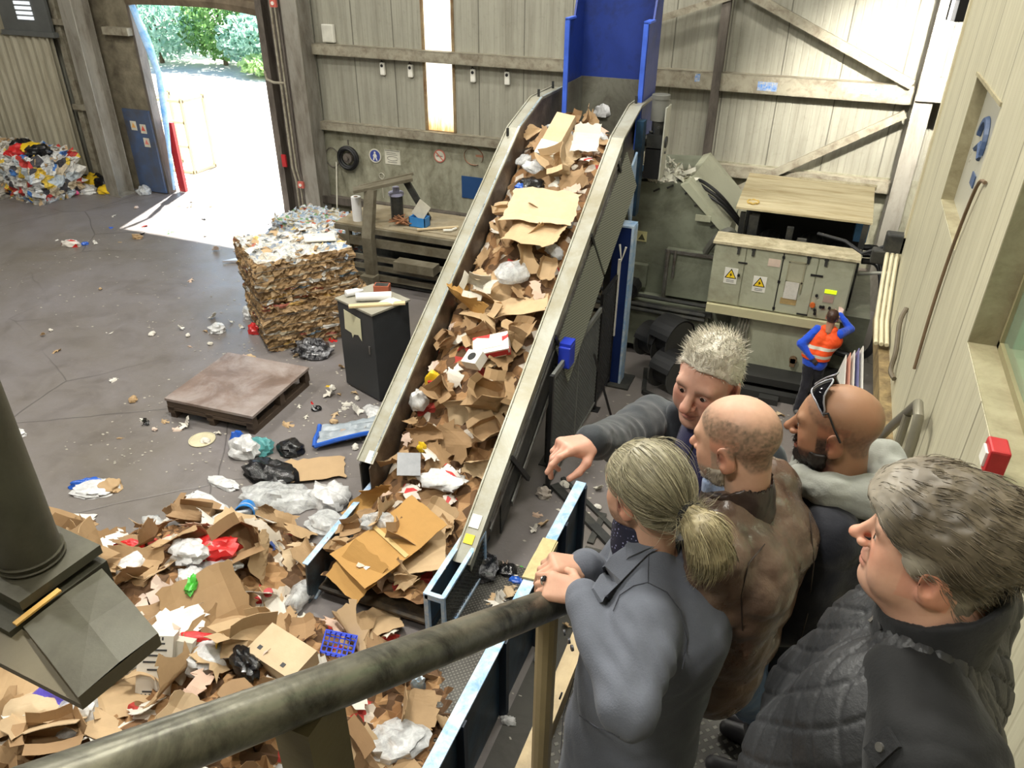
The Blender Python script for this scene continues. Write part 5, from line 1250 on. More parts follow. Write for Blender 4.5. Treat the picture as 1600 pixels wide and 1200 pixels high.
mb_bottle = bale_mat('baled_bottles', [(0, (206, 214, 222)), (.3, (166, 186, 206)), (.45, (226, 228, 228)), (.6, (186, 176, 150)), (.7, (150, 170, 190)), (.8, (204, 196, 170)), (.9, (206, 110, 80)), (.94, (120, 170, 120))], 12, 14)
mb_grey = bale_mat('baled_white_film', [(0, (214, 210, 200)), (.4, (196, 192, 182)), (.7, (226, 222, 214)), (.92, (176, 172, 160))], 4, 9)
def bale(name, label, loc, size, rz, side, topm, seed, rough=.05, cell=.06, bulge=.04, group=None):
    root = thing(name, label, 'bale', loc, rz, group); r = np.random.default_rng(seed); sx, sy, sz = size; g = MB(); idx = {}
    nx, ny, nz_ = [max(4, int(s / cell)) for s in size]; P = []; FF = []
    def vert(i, j, k):
        key = (i, j, k)
        if key not in idx:
            p = np.array([(i / nx - .5) * sx, (j / ny - .5) * sy, k / nz_ * sz]); n = np.zeros(3)
            if i in (0, nx): n[0] = 1 if i else -1
            if j in (0, ny): n[1] = 1 if j else -1
            if k == nz_: n[2] = .8
            lay = mnoise.noise(Vector((seed, k * .9, 0))) * .5
            b = bulge * math.sin(PI * k / nz_)
            q = p + n * (r.uniform(-rough, rough) + lay * rough * .8 + b)
            idx[key] = len(P); P.append(q)
        return idx[key]
    tops = []
    for a in range(nx):
        for b in range(ny): FF.append((vert(a, b, nz_), vert(a + 1, b, nz_), vert(a + 1, b + 1, nz_), vert(a, b + 1, nz_))); tops.append(len(FF) - 1)
    for k in range(nz_):
        for a in range(nx):
            FF.append((vert(a, 0, k), vert(a + 1, 0, k), vert(a + 1, 0, k + 1), vert(a, 0, k + 1))); FF.append((vert(a + 1, ny, k), vert(a, ny, k), vert(a, ny, k + 1), vert(a + 1, ny, k + 1)))
        for b in range(ny):
            FF.append((vert(0, b + 1, k), vert(0, b, k), vert(0, b, k + 1), vert(0, b + 1, k + 1))); FF.append((vert(nx, b, k), vert(nx, b + 1, k), vert(nx, b + 1, k + 1), vert(nx, b, k + 1)))
    g.add(P, FF); ts = set(tops); g.mi = [1 if i in ts else 0 for i in range(len(FF))]
    g.build('body', [side, topm], root)
    for q in range(4):
        yy = (q - 1.5) / 4 * sy * 1.0; e = rough + .012; w = MB()
        zz = (q + .6) / 4.4 * sz
        w.tube([(-sx / 2 - e, -sy / 2 - e, zz), (sx / 2 + e, -sy / 2 - e, zz), (sx / 2 + e, sy / 2 + e, zz), (-sx / 2 - e, sy / 2 + e, zz), (-sx / 2 - e, -sy / 2 - e, zz)], .005, 4); w.build('binding_wire', m_dark, root)
    v = []; f = []
    for q in range(int(150 * sx * sz)):                 # torn ends sticking out of the sides
        fc = r.integers(0, 3); z = r.uniform(.02, sz)
        if fc == 0: c = np.array([r.uniform(-.5, .5) * sx, -sy / 2 - .03, z]); nn = np.array([0, -1, 0])
        elif fc == 1: c = np.array([sx / 2 + .03, r.uniform(-.5, .5) * sy, z]); nn = np.array([1, 0, 0])
        else: c = np.array([r.uniform(-.5, .5) * sx, r.uniform(-.5, .5) * sy, sz + .02]); nn = np.array([0, 0, 1])
        s = r.uniform(.03, .1); a = r.normal(size=3); a -= nn * a.dot(nn) * .6; a *= s / np.linalg.norm(a); b = np.cross(a, nn) * r.uniform(.4, .9) + nn * s * r.uniform(-.2, .5)
        k = len(v); v += [c - a - b * .5, c + a - b * .5, c + a * .8 + b, c - a + b * .8 + nn * .02]; f.append((k, k + 1, k + 2, k + 3))
    g = MB().add(v, f); g.mi = [int(r.integers(0, 3)) for _ in f]; o = g.build('torn_ends', [side, topm, mk_tan], root); o['kind'] = 'stuff'
    return root
# the two stacked bales in the middle: footprint corners measured on the floor
rzb = math.atan2(1.36, 1.14)
bale('cardboard_bale', 'lower bale of brown pressed cardboard, standing on the floor left of the bale channel', (-8.38, 10.8, 0), (1.9, 1.52, .84), rzb, mb_card, mb_card, 1, .045, .055)
bale('cardboard_bale', 'upper bale of pressed cardboard topped with white film, stacked on the lower bale', (-8.54, 10.76, .86), (1.66, 1.48, .78), rzb + .03, mb_card, mb_plastic, 2, .045, .055)
bale('bottle_bale', 'low bale of pressed clear and coloured plastic bottles at the end of the bale channel', (-10.5, 14.5, 0), (2.1, 1.3, .66), -.15, mb_bottle, mb_bottle, 3, .05, .06)
bale('film_bale', 'pale grey-white film bale at the left edge against the ribbed cladding', (-22.0, 14.6, 0), (2.4, 1.4, 1.3), .12, mb_grey, mb_grey, 4, .05, .1, .08)
bale('mixed_bale', 'bale of mixed coloured plastic waste near the left column', (-20.0, 14.85, 0), (1.6, 1.3, 1.2), -.15, mb_mixed, mb_mixed, 5, .09, .09, .08)
# ------------------------------------------------------------------ single recognisable pieces of waste
def on_heap(u, v_): return hit(u, v_, heap_z)
def on_belt(u, v_): return hit(u, v_, belt_surf)
def on_floor(u, v_): return at(u, v_, 0)
def put(name, g, mat, pos, label, cat, rz=0.0, tilt=(0, 0), dz=0.0, smooth=False):
    o = g.build(name, mat, None, smooth); o.location = Vector(pos) + Vector((0, 0, dz)); o.rotation_euler = (tilt[0], tilt[1], rz); return tag(o, label, cat)
hw_ = lambda n, u, v_, *a, **k: None
# on the conveyor
p = on_belt(612, 872)
o = put('flattened_carton', card(.62, 1.15, 10, 16, [(0, .18, 0, .14), (0, -.2, PI, .1)], 901, .008, .004), mk_gold, p, 'large golden-brown taped carton lying flat at the bottom of the conveyor', 'carton', -.4, (.16, .1), .24)
for w_, lb in ((.05, 'clear packing tape'),): 
    MB().bx(-.3, .3, -w_ / 2, w_ / 2, .016, .019).build('tape', M('parcel_tape', (206, 176, 120), .25, 0, .05), o)
MB().bx(.02, .13, -.42, -.28, .03, .034).build('address_label', m_white, o)
p = on_belt(560, 905); put('flattened_carton', card(.5, .5, 10, 10, [(0, .05, .3, .3)], 902, .012, .01), mk_gold, p, 'golden carton flap folded down below the large taped carton', 'carton', -.3, (.45, .2), .12)
p = on_belt(752, 640); put('open_carton', crushed_box(.42, .3, .2, 903), mk_brown, p, 'open brown carton leaning on the right side board of the conveyor', 'carton', .5, (.55, .35), .16)
p = on_belt(770, 560); o = put('printed_box', MB().box((0, 0, .05), (.46, .3, .12)), mk_print, p, 'flat red and white printed box on the conveyor, near the right side board', 'box', .35, (.35, -.25), .14)
MB().box((0, 0, .114), (.3, .16, .004)).build('lid_panel', m_white, o); MB().box((0, -.153, .05), (.42, .004, .08)).build('side_panel', m_red, o)
p = on_belt(745, 582); o = put('printed_box', MB().box((0, 0, .06), (.24, .2, .14)), mk_white, p, 'white box printed with a black cup on the conveyor', 'box', -.3, (.5, -.2), .14)
g = MB(); g.lathe([(.055, -.0), (.06, .02), (.035, .035)], (0, 0, .132), 14); g.v = [(x, y, .1315 + (z - .132) * .05) for x, y, z in g.v]; g.build('cup_print', m_black, o)
p = on_belt(678, 612); o = put('snack_pack', wad(.11, .07, .2, 904, .12), mf_yel, p, 'standing yellow and red pack on the conveyor beside a white bag', 'pack', .4, (.3, 0), .14, True); MB().bx(-.06, .06, -.085, -.06, -.04, .1).build('red_print', mf_red, o)
p = on_belt(655, 640); put('plastic_bag', wad(.11, .13, .16, 905), mf_white, p, 'long white plastic bag along the left side board of the conveyor', 'bag', .2, (.4, 0), .12, True)
p = on_belt(742, 470); put('white_carton', crushed_box(.3, .24, .16, 906), mk_white, p, 'small white open carton on the conveyor left of centre', 'carton', .2, (.5, .1), .12)
p = on_belt(722, 500); put('curled_cardboard', curled(.42, .62, 907), mk_gold, p, 'tall twisted brown cardboard piece against the left side board', 'cardboard', 1.2, (.9, .2), .2)
p = on_belt(828, 302); put('plastic_bag', wad(.2, .14, .13, 908), mf_black, p, 'black and blue plastic bag near the top of the conveyor', 'bag', .4, (.4, 0), .1, True)
p = on_belt(815, 312); put('blue_bag', wad(.1, .08, .08, 909), mf_blue, p, 'small blue bag beside the black bag near the top of the conveyor', 'bag', .2, (0, 0), .16, True)
p = on_belt(868, 235); o = put('white_carton', MB().box((0, 0, 0), (.3, .78, .14)), mk_tan, p, 'long pale carton with a white end lying up the top of the conveyor', 'carton', -.1, (.62, .1), .2); MB().box((0, -.28, .0), (.31, .26, .15)).build('white_end', m_white, o)
p = on_belt(915, 235); put('white_carton', flat_box(.4, .5, 911, .4), mk_white, p, 'white carton sheets near the top right of the conveyor', 'carton', .1, (.7, 0), .16)
p = on_belt(940, 190); put('plastic_bag', wad(.14, .12, .14, 912), mf_white, p, 'white bag with pink print at the very top of the conveyor', 'bag', .3, (0, 0), .14, True)
p = on_belt(845, 345); put('flattened_carton', flat_box(1.0, .75, 913, .35), mk_tan, p, 'wide stack of flattened tan cartons across the upper conveyor', 'carton', .08, (.58, 0), .2)
p = on_belt(835, 388); put('flattened_carton', flat_box(.8, .6, 914, .5), mk_tan, p, 'tan carton bending down at the front of the upper conveyor stack', 'carton', -.05, (.25, .1), .2)
p = on_belt(800, 440); put('clear_bag', wad(.22, .2, .14, 915), mf_clear, p, 'clear plastic bag halfway up the conveyor', 'bag', .6, (.3, 0), .12, True)
p = on_belt(592, 832); put('clear_bag', wad(.2, .13, .12, 916), mf_clear, p, 'clear bag with pinkish contents beside the left infeed cheek', 'bag', .5, (.1, 0), .14, True)
p = on_belt(640, 742); put('grey_tray', MB().box((0, 0, 0), (.28, .3, .012)), M('silver_grey_card', (132, 134, 138), .4, .1, .12, 8), p, 'dark silver-grey printed card on the lower conveyor', 'card', .5, (.5, .1), .16)
p = on_belt(660, 715); put('yellow_packet', wad(.06, .05, .09, 917), mf_yel, p, 'small black and yellow packet on the lower conveyor', 'packet', 0, (0, 0), .14, True)
p = on_belt(580, 790); put('curled_cardboard', curled(.2, .75, 918), mk_gold, p, 'long golden cardboard strip along the left infeed cheek', 'cardboard', -.35, (.6, .3), .16)
p = on_belt(690, 760); put('clear_film', wad(.3, .14, .07, 919), mf_white, p, 'white film with purple print on the lower conveyor', 'film', .3, (.3, 0), .1, True)
# in the heap
p = on_heap(243, 1075); o = put('white_carton', MB().box((0, 0, .2), (.3, .16, .62)), mk_white, p, 'tall white carton panel with black printed lines in the heap right of the duct', 'carton', .45, (-.5, .12), .0)
g = MB()
for k, (z, a) in enumerate(((.44, .08), (.38, .1), (.33, .07), (.27, .1), (.2, .06), (.0, .09))): g.bx(-a, a, -.083, -.0805, z - .008, z + .008)
for k in range(6): g.bx(-.1 + .035 * k, -.088 + .035 * k, -.083, -.0805, -.06, -.02); g.bx(-.1 + .03 * k, -.085 + .03 * k, -.083, -.0805, .47, .5)
g.build('printed_lines', M('black_print', (60, 60, 62), .7), o)
p = on_heap(275, 1060); put('white_carton', MB().box((0, 0, .16), (.22, .12, .4)), mk_white, p, 'second white carton panel close behind the tall printed one', 'carton', .35, (-.5, .2), .02)
p = on_heap(388, 818); o = put('bucket', MB().lathe([(.1, -.13), (.125, .13), (.115, .13), (.09, -.11)], n=22), M('bright_blue_bucket', (38, 132, 214), .35), p, 'bright blue bucket with a white band on the far side of the heap', 'bucket', .5, (1.25, .2), .2, True); MB().lathe([(.113, .02), (.119, .05), (.121, .05), (.115, .02)], n=22).build('white_band', m_white, o)
p = on_heap(330, 870); put('red_bag', wad(.3, .2, .12, 920), mf_red, p, 'large red plastic bag in the middle of the heap', 'bag', .4, (0, 0), .1, True)
p = on_heap(300, 880); put('plastic_bag', wad(.2, .16, .12, 921), mf_white, p, 'white plastic bag pressed against the large red bag', 'bag', .1, (0, 0), .16, True)
p = on_heap(365, 865); put('red_bag', wad(.08, .07, .14, 922), mf_red, p, 'knotted red bag end right of the large red bag', 'bag', 0, (.2, .1), .12, True)
p = on_heap(345, 900); put('clear_film', wad(.24, .1, .06, 923), mf_clear, p, 'clear film strip with red stripes below the large red bag', 'film', .7, (0, .2), .14, True)
p = on_heap(205, 868); put('red_bag', wad(.16, .08, .08, 924), mf_red, p, 'small red plastic strip at the left far side of the heap', 'bag', .5, (0, 0), .12, True)
p = on_heap(210, 895); put('white_foam', wad(.12, .16, .09, 925), mf_white, p, 'white crumpled wrapper below the small red plastic strip', 'wrapper', 0, (0, 0), .1, True)
p = on_heap(352, 1028); o = put('yellow_cup', MB().lathe([(.045, -.07), (.065, .07), (.058, .07), (.04, -.06)], n=16), mf_yel, p, 'yellow plastic cup in the heap above the handrail', 'cup', .9, (1.2, .3), .2, True)
p = on_heap(325, 1045); put('plastic_bag', wad(.22, .18, .13, 926), mf_white, p, 'white bag with red edges beside the yellow cup', 'bag', .6, (0, 0), .12, True)
p = on_heap(318, 1020); put('red_strip', wad(.2, .05, .03, 927), mf_red, p, 'thin red strip above the yellow cup', 'strip', .35, (0, 0), .22, True)
p = on_heap(388, 1052); put('black_bag', wad(.22, .11, .1, 928), mf_black, p, 'black mesh-like bag right of the yellow cup', 'bag', -.5, (0, 0), .14, True)
p = on_heap(305, 935); put('green_wrapper', wad(.045, .09, .06, 929, .5), mf_green, p, 'small bright green wrapper in the middle of the heap', 'wrapper', .3, (.4, 0), .18, True)
p = on_heap(425, 950); o = put('white_strip', curled(.85, .2, 930), mk_white, p, 'long white printed strip running across the heap to the conveyor', 'strip', -.7, (.1, .25), .18); MB().cyl((-.02, .0, .03), (-.02, .0, .06), .05, n=14).build('red_mark', m_red, o)
p = on_heap(100, 1105); put('purple_bag', wad(.2, .15, .12, 931), mf_purple, p, 'purple and blue patterned bag below the duct plenum', 'bag', .3, (0, 0), .14, True)
p = on_heap(125, 1130); put('clear_film', wad(.16, .2, .1, 932), mf_clear, p, 'clear film hanging over the purple bag below the plenum', 'film', .5, (.3, 0), .12, True)
p = on_heap(445, 1040); o = put('crushed_carton', MB().box((0, 0, .08), (.55, .34, .2)), mk_tan, p, 'long closed tan carton lying right of the black bag', 'carton', -.15, (.1, .1), .06); MB().bx(-.2, -.16, -.1, -.06, .181, .184).bx(.1, .14, -.12, -.08, .181, .184).build('stamp', M('black_print', (1, 1, 1)), o)
p = on_heap(65, 1130); put('paper_bag', wad(.3, .18, .14, 933, .14), mk_tan, p, 'large tan paper sack at the lower left of the heap', 'sack', .25, (0, 0), .12, True)
p = on_heap(40, 1070); put('flattened_carton', flat_box(.7, .55, 934, .3), mk_tan, p, 'tan flattened carton at the left edge below the plenum', 'carton', .5, (.25, -.1), .16)
p = on_heap(280, 990); put('white_sheet', torn(.5, .3, 935), mk_white, p, 'pale grey-white sheet to the right of the plenum corner', 'paper', .9, (.2, .1), .16)
p = on_heap(470, 940); put('clear_bag', wad(.12, .25, .12, 936), mf_clear, p, 'clear blue-tinted bag beside the end of the left infeed cheek', 'bag', .1, (0, 0), .08, True)
p = on_heap(530, 1020)
t_ = thing('crate', 'small bright blue plastic basket lying at the end of the heap near the mesh guard', 'basket', tuple(p + np.array([0, 0, .1])), .3); g = MB()
for k in range(7): x = -.15 + .05 * k; g.bx(x - .006, x + .006, -.1, .1, -.006, .006); g.bx(x - .006, x + .006, -.104, -.096, 0, .12); g.bx(x - .006, x + .006, .096, .104, 0, .12)
for z in (0, .06, .12): g.bx(-.155, .155, -.106, -.096, z - .006, z + .008); g.bx(-.155, .155, .096, .106, z - .006, z + .008); g.bx(-.158, -.15, -.1, .1, z - .006, z + .008); g.bx(.15, .158, -.1, .1, z - .006, z + .008)
for k in range(4): y_ = -.075 + .05 * k; g.bx(-.15, .15, y_ - .006, y_ + .006, -.006, .006)
g.build('grid', M('vivid_blue_plastic', (24, 66, 216), .35), t_); t_.rotation_euler = (.5, .3, .4)
p = on_heap(655, 1085); put('blue_white_pack', wad(.07, .05, .2, 937, .2), M('blue_white_wrapper', (150, 196, 226), .35, 0, .2, 8, (236, 236, 236), .6, 6), p, 'blue and white wrapper standing on the checker plate under the handrail', 'wrapper', .3, (.3, .2), .14, True)
p = on_heap(615, 1165); put('clear_film', wad(.34, .2, .08, 938), mf_clear, p, 'large clear film at the near end of the checker plate', 'film', .6, (0, 0), .06, True)
# on the floor left of the conveyor
def floor_bag(u, v_, sx, sy, sz, seed, mat, label, cat='bag', rz=0.0, name='plastic_bag'): return put(name, wad(sx, sy, sz, seed), mat, on_floor(u, v_), label, cat, rz, (0, 0), sz * .36, True)
floor_bag(385, 708, .24, .2, .2, 950, mf_white, 'full white plastic bag on the floor beyond the heap')
floor_bag(408, 704, .19, .15, .15, 951, mf_teal, 'teal-tinted plastic bag beside the full white bag')
floor_bag(372, 692, .1, .1, .14, 952, mf_blue, 'small blue bag corner behind the full white bag')
floor_bag(455, 705, .2, .17, .12, 953, mf_black, 'round shiny black bag on the floor right of the teal bag')
floor_bag(424, 745, .42, .24, .16, 954, mf_black, 'large spread black bag on the floor between the white bags')
floor_bag(437, 782, .5, .24, .14, 955, mf_clear, 'wide sheet of bubble wrap on the floor at the far edge of the heap', 'film', .2, 'bubble_wrap')
floor_bag(515, 782, .3, .22, .15, 956, mf_white, 'white plastic bag on the floor beside the left infeed cheek')
floor_bag(512, 822, .26, .2, .1, 957, mf_clear, 'clear bag on the floor against the left infeed cheek')
floor_bag(350, 757, .26, .1, .05, 958, mf_white, 'flat white film left of the large black bag', 'film', -.1, 'film_piece')
floor_bag(330, 800, .5, .16, .09, 959, mf_white, 'long white film on the left far edge of the heap', 'film', -.3, 'film_piece')
floor_bag(150, 765, .3, .2, .06, 960, mf_white, 'white bag on the floor near the duct', 'bag', .4)
floor_bag(135, 757, .2, .06, .07, 961, mf_blue, 'blue edge of packaging beside the white bag near the duct', 'packaging', .8)
floor_bag(172, 762, .16, .14, .07, 962, mk_tan, 'crumpled pale paper at the right of the white bag near the duct', 'paper', 0, 'crumpled_paper')
put('paper_sheet', torn(.55, .45, 963), mk_white, on_floor(120, 803), 'white printed paper sheet lying on the floor near the duct', 'paper', .5, (0, 0), .03)
put('paper_sheet', torn(.24, .16, 964), mk_white, on_floor(143, 825), 'small white paper scrap right of the printed sheet', 'paper', .2, (0, 0), .02)
put('cardboard_sheet', flat_box(.9, .5, 965, .2), mk_tan, on_floor(488, 738), 'flat tan cardboard on the floor under the black bags', 'cardboard', .6, (0, 0), .05)
put('cardboard_sheet', curled(.7, .3, 966), mk_brown, on_floor(300, 812), 'flat brown cardboard strips at the far left edge of the heap', 'cardboard', -.2, (0, 0), .05)
o = put('cream_disc', MB().lathe([(.17, 0), (.19, .008), (.19, .02), (.175, .024), (.165, .014), (.02, .014)], n=30), M('cream_lid', (196, 188, 158), .5), on_floor(316, 688), 'round cream bucket lid lying on the floor in front of the platform', 'lid', 0, (0, 0), .0, True)
# grey-blue sheet with blue edges
g = MB(); A_ = [on_floor(*q) for q in ((490, 712), (500, 672), (590, 660), (592, 690), (548, 722))]
r = np.random.default_rng(5); nx, ny = 16, 10; v = []; f = []
P00, P10, P01, P11 = on_floor(492, 705), on_floor(590, 688), on_floor(502, 672), on_floor(592, 662)
for i in range(nx):
    for j in range(ny):
        a, b = i / (nx - 1), j / (ny - 1); q = P00 * (1 - a) * (1 - b) + P10 * a * (1 - b) + P01 * (1 - a) * b + P11 * a * b; v.append((q[0], q[1], .05 + .07 * abs(math.sin(b * 9 + a * 2)) + r.uniform(0, .03)))
for i in range(nx - 1):
    for j in range(ny - 1): a = i * ny + j; f.append((a, a + ny, a + ny + 1, a + 1))
o = tag(MB().add(v, f).build('plastic_sheet', mf_grey, None, True), 'pleated grey-blue plastic sheet with blue edges on the floor left of the conveyor', 'plastic sheet')
sm = o.modifiers.new('thick', 'SOLIDIFY'); sm.thickness = .01
for e_ in ([v[i * ny] for i in range(0, nx, 3)], [v[j] for j in range(0, ny, 2)]): MB().tube([(p_[0], p_[1], p_[2] + .01) for p_ in e_], .035, 6).build('blue_edge', mf_blue, o, True)
floor_bag(490, 552, .34, .26, .2, 970, M('shiny_black_film', (40, 40, 44), .15, 0, .3, 10, (190, 190, 194), .35, 9), 'shiny black and silver bag in front of the bale stack')
floor_bag(112, 384, .24, .12, .1, 971, mk_print, 'red and white crumpled bag alone on the open floor', 'bag', .2)
floor_bag(215, 372, .14, .1, .08, 972, mk_brown, 'small brown crumpled piece on the lit floor by the doorway', 'paper', 0, 'crumpled_paper')
floor_bag(340, 517, .16, .13, .1, 973, mf_white, 'small white bag on the open floor left of the bale stack')
floor_bag(395, 495, .2, .16, .16, 974, mf_white, 'white bag squeezed out at the left of the bale stack')
floor_bag(398, 520, .12, .1, .14, 975, mf_red, 'red wrapper at the left foot of the bale stack', 'wrapper')
floor_bag(560, 458, .2, .14, .12, 976, mf_white, 'white bag at the right of the bale stack')
floor_bag(585, 648, .22, .12, .08, 977, mf_white, 'white rag on the floor against the conveyor', 'rag', -.4)
floor_bag(20, 680, .2, .1, .07, 978, mf_white, 'white and blue wrapper beside the round duct', 'wrapper', .3)
floor_bag(226, 303, .2, .16, .16, 979, mf_clear, 'clear bag on the floor by the blue door plate')
put('grey_plate', MB().prism([(0, 0), (.9, .25), (.95, 1.0)], 2, .0, .05), M('pale_plate', (196, 194, 200), .35, .3), on_floor(348, 412), 'pale triangular sheet lying behind the bale stack', 'sheet', .2, (0, 0), .02)
p = at(500, 375, 1.64); put('white_board', MB().box((0, 0, 0), (.55, .4, .02)), m_white, p, 'white board on top of the bale stack', 'board', .7, (0, .05), .05)
# right of the conveyor
floor_bag(850, 774, .1, .09, .09, 980, M('pale_stone', (170, 160, 150), .8, 0, .2, 20), 'pale crumpled block at the foot of the fence post', 'block', 0, 'paper_block')
floor_bag(745, 895, .26, .2, .2, 981, M('shiny_black_film', (1, 1, 1)), 'tangled black plastic film hanging by the mesh guard', 'film', .4, 'black_film')
floor_bag(793, 894, .11, .1, .07, 982, mf_black, 'small round tangle of black wire on the checker plate', 'wire tangle', 0, 'wire_tangle')
floor_bag(806, 908, .08, .06, .03, 983, mf_blue, 'small blue wrapper on the checker plate by the trough wall', 'wrapper', 0, 'wrapper')
put('cardboard_piece', torn(.16, .14, 984), mk_tan, on_floor(776, 940), 'small tan cardboard piece on the checker plate', 'cardboard', .3, (.2, 0), .04)
put('cardboard_piece', torn(.12, .12, 985), mk_tan, on_floor(797, 930), 'smaller tan cardboard scrap nearer the trough wall', 'cardboard', .9, (.3, 0), .04)
o = put('plastic_cup', MB().lathe([(.03, -.05), (.042, .05), (.037, .05), (.026, -.045)], n=14), mf_white, at(840, 1030, 0), 'white plastic cup on the floor right of the trough wall', 'cup', .4, (1.5, 0), .042, True)
floor_bag(795, 1128, .07, .05, .04, 986, mf_white, 'white crumpled scrap on the dark floor right of the trough wall', 'scrap', 0, 'wrapper')
# waste around the left-hand bales
for i, (u, v_, m, lb) in enumerate([(20, 262, mf_white, None), (75, 305, mf_blue, 'blue bag at the foot of the mixed bale'), (108, 303, M('pink_film', (226, 96, 150), .3), 'pink bag on the floor by the mixed bale'), (68, 314, mf_clear, 'clear bag on the floor in front of the mixed bale'), (134, 300, mf_white, 'white bag between the mixed bale and the column'), (148, 292, mf_yel, 'yellow packaging heap near the column base'), (172, 301, mf_yel, 'yellow flat wrapper by the column base'), (126, 290, mf_black, 'black bag between the mixed bale and the column'), (160, 293, mf_black, 'black bag right beside the column base')]):
    if lb: floor_bag(u, v_, .34, .26, .26 if i in (5, 7, 8) else .16, 990 + i, m, lb)
for i, (dx, dz, m, lb) in enumerate([(-.3, 1.25, mf_black, 'black bag on top of the mixed bale'), (.25, 1.25, mf_yel, 'yellow bag on top of the mixed bale'), (.55, 1.22, mf_black, 'dark bag at the right end of the top of the mixed bale'), (-.05, 1.2, mf_red, 'red bag on top of the mixed bale')]):
    put('plastic_bag', wad(.32, .24, .2, 1010 + i), m, (-20.0 + dx, 14.8 - .1 * i, dz), lb, 'bag', .4 * i, (0, 0), .06, True)

# scattered litter: small bits as things, dust-fine flakes as one
rl = random.Random(77); r = np.random.default_rng(77)
bits = [torn(.14, .1, 1100).mesh('bit', mk_white), torn(.1, .08, 1101).mesh('bit', mk_white), torn(.18, .1, 1102).mesh('bit', mk_white), wad(.07, .05, .04, 1103, n=10, m=6).mesh('bit', mk_white)]
bm_ = {}
AREA = [('on the floor between the platform and the conveyor', (-7.0, -5.2), (7.6, 9.0), 34), ('on the floor around the platform', (-9.3, -6.6), (6.6, 7.6), 16), ('on the open floor left of the platform', (-13.5, -9.0), (6.5, 12.0), 16), ('on the floor inside the doorway', (-17, -10), (12.3, 16.0), 26), ('on the floor around the bale stack', (-10.4, -6.9), (9.2, 12.2), 22), ('on the floor behind the fence', (-2.2, -.4), (7.5, 10.6), 22), ('on the checker plate by the trough wall', (-2.6, -1.95), (5.4, 8.0), 12), ('on the dark aisle right of the trough wall', (-1.6, -.7), (2.6, 6.5), 10), ('on the floor in front of the control cabinet', (-.3, 1.0), (8.2, 11.0), 12)]
for zn, (xa, xb), (ya, yb_), n in AREA:
    for k in range(n):
        x, y = rl.uniform(xa, xb), rl.uniform(ya, yb_)
        if abs(x + 7.82) < .85 and abs(y - 8.08) < .85: continue
        i = rl.randrange(4); m, c = rl.choices([(mk_white, 'white'), (mk_tan, 'tan'), (mk_pink, 'pinkish'), (mf_yel, 'yellow'), (mf_blue, 'blue'), (mf_green, 'green'), (mf_red, 'red'), (mf_black, 'black')], [10, 5, 4, 1, 1, .6, 1, 1.5])[0]
        if (i, m.name) not in bm_:
            me = bits[i].copy(); me.materials.clear(); me.materials.append(m); bm_[(i, m.name)] = me
        o = bpy.data.objects.new('litter_scrap', bm_[(i, m.name)]); COL.objects.link(o); o.location = (x, y, .022); o.rotation_euler = (0, 0, rl.uniform(0, 6.3)); o.scale = (rl.uniform(.6, 1.4),) * 3
        tag(o, f'small {c} scrap of litter {zn}', 'scrap', f'small {c} scraps {zn}')
v = []; f = []
for k in range(1300):
    if k < 500: x, y = r.uniform(-17, -8), r.uniform(9, 16)
    elif k < 900: x, y = r.uniform(-9.5, -4.9), r.uniform(6.0, 10)
    else: x, y = r.uniform(-2.6, 1.2), r.uniform(4, 11)
    s = r.uniform(.008, .03); a = r.uniform(0, 6.3); q = len(v)
    for t_ in (0, 1.7, 3.1, 4.6): v.append((x + s * math.cos(a + t_), y + s * math.sin(a + t_) * .7, .004 + .004 * (t_ > 2)))
    f.append((q, q + 1, q + 2, q + 3))
tag(MB().add(v, f).build('paper_flakes', M('pale_flakes', (168, 162, 150), .8, 0, .3, 3)), 'countless tiny pale paper flakes scattered over the concrete floor', 'flakes', kind='stuff')
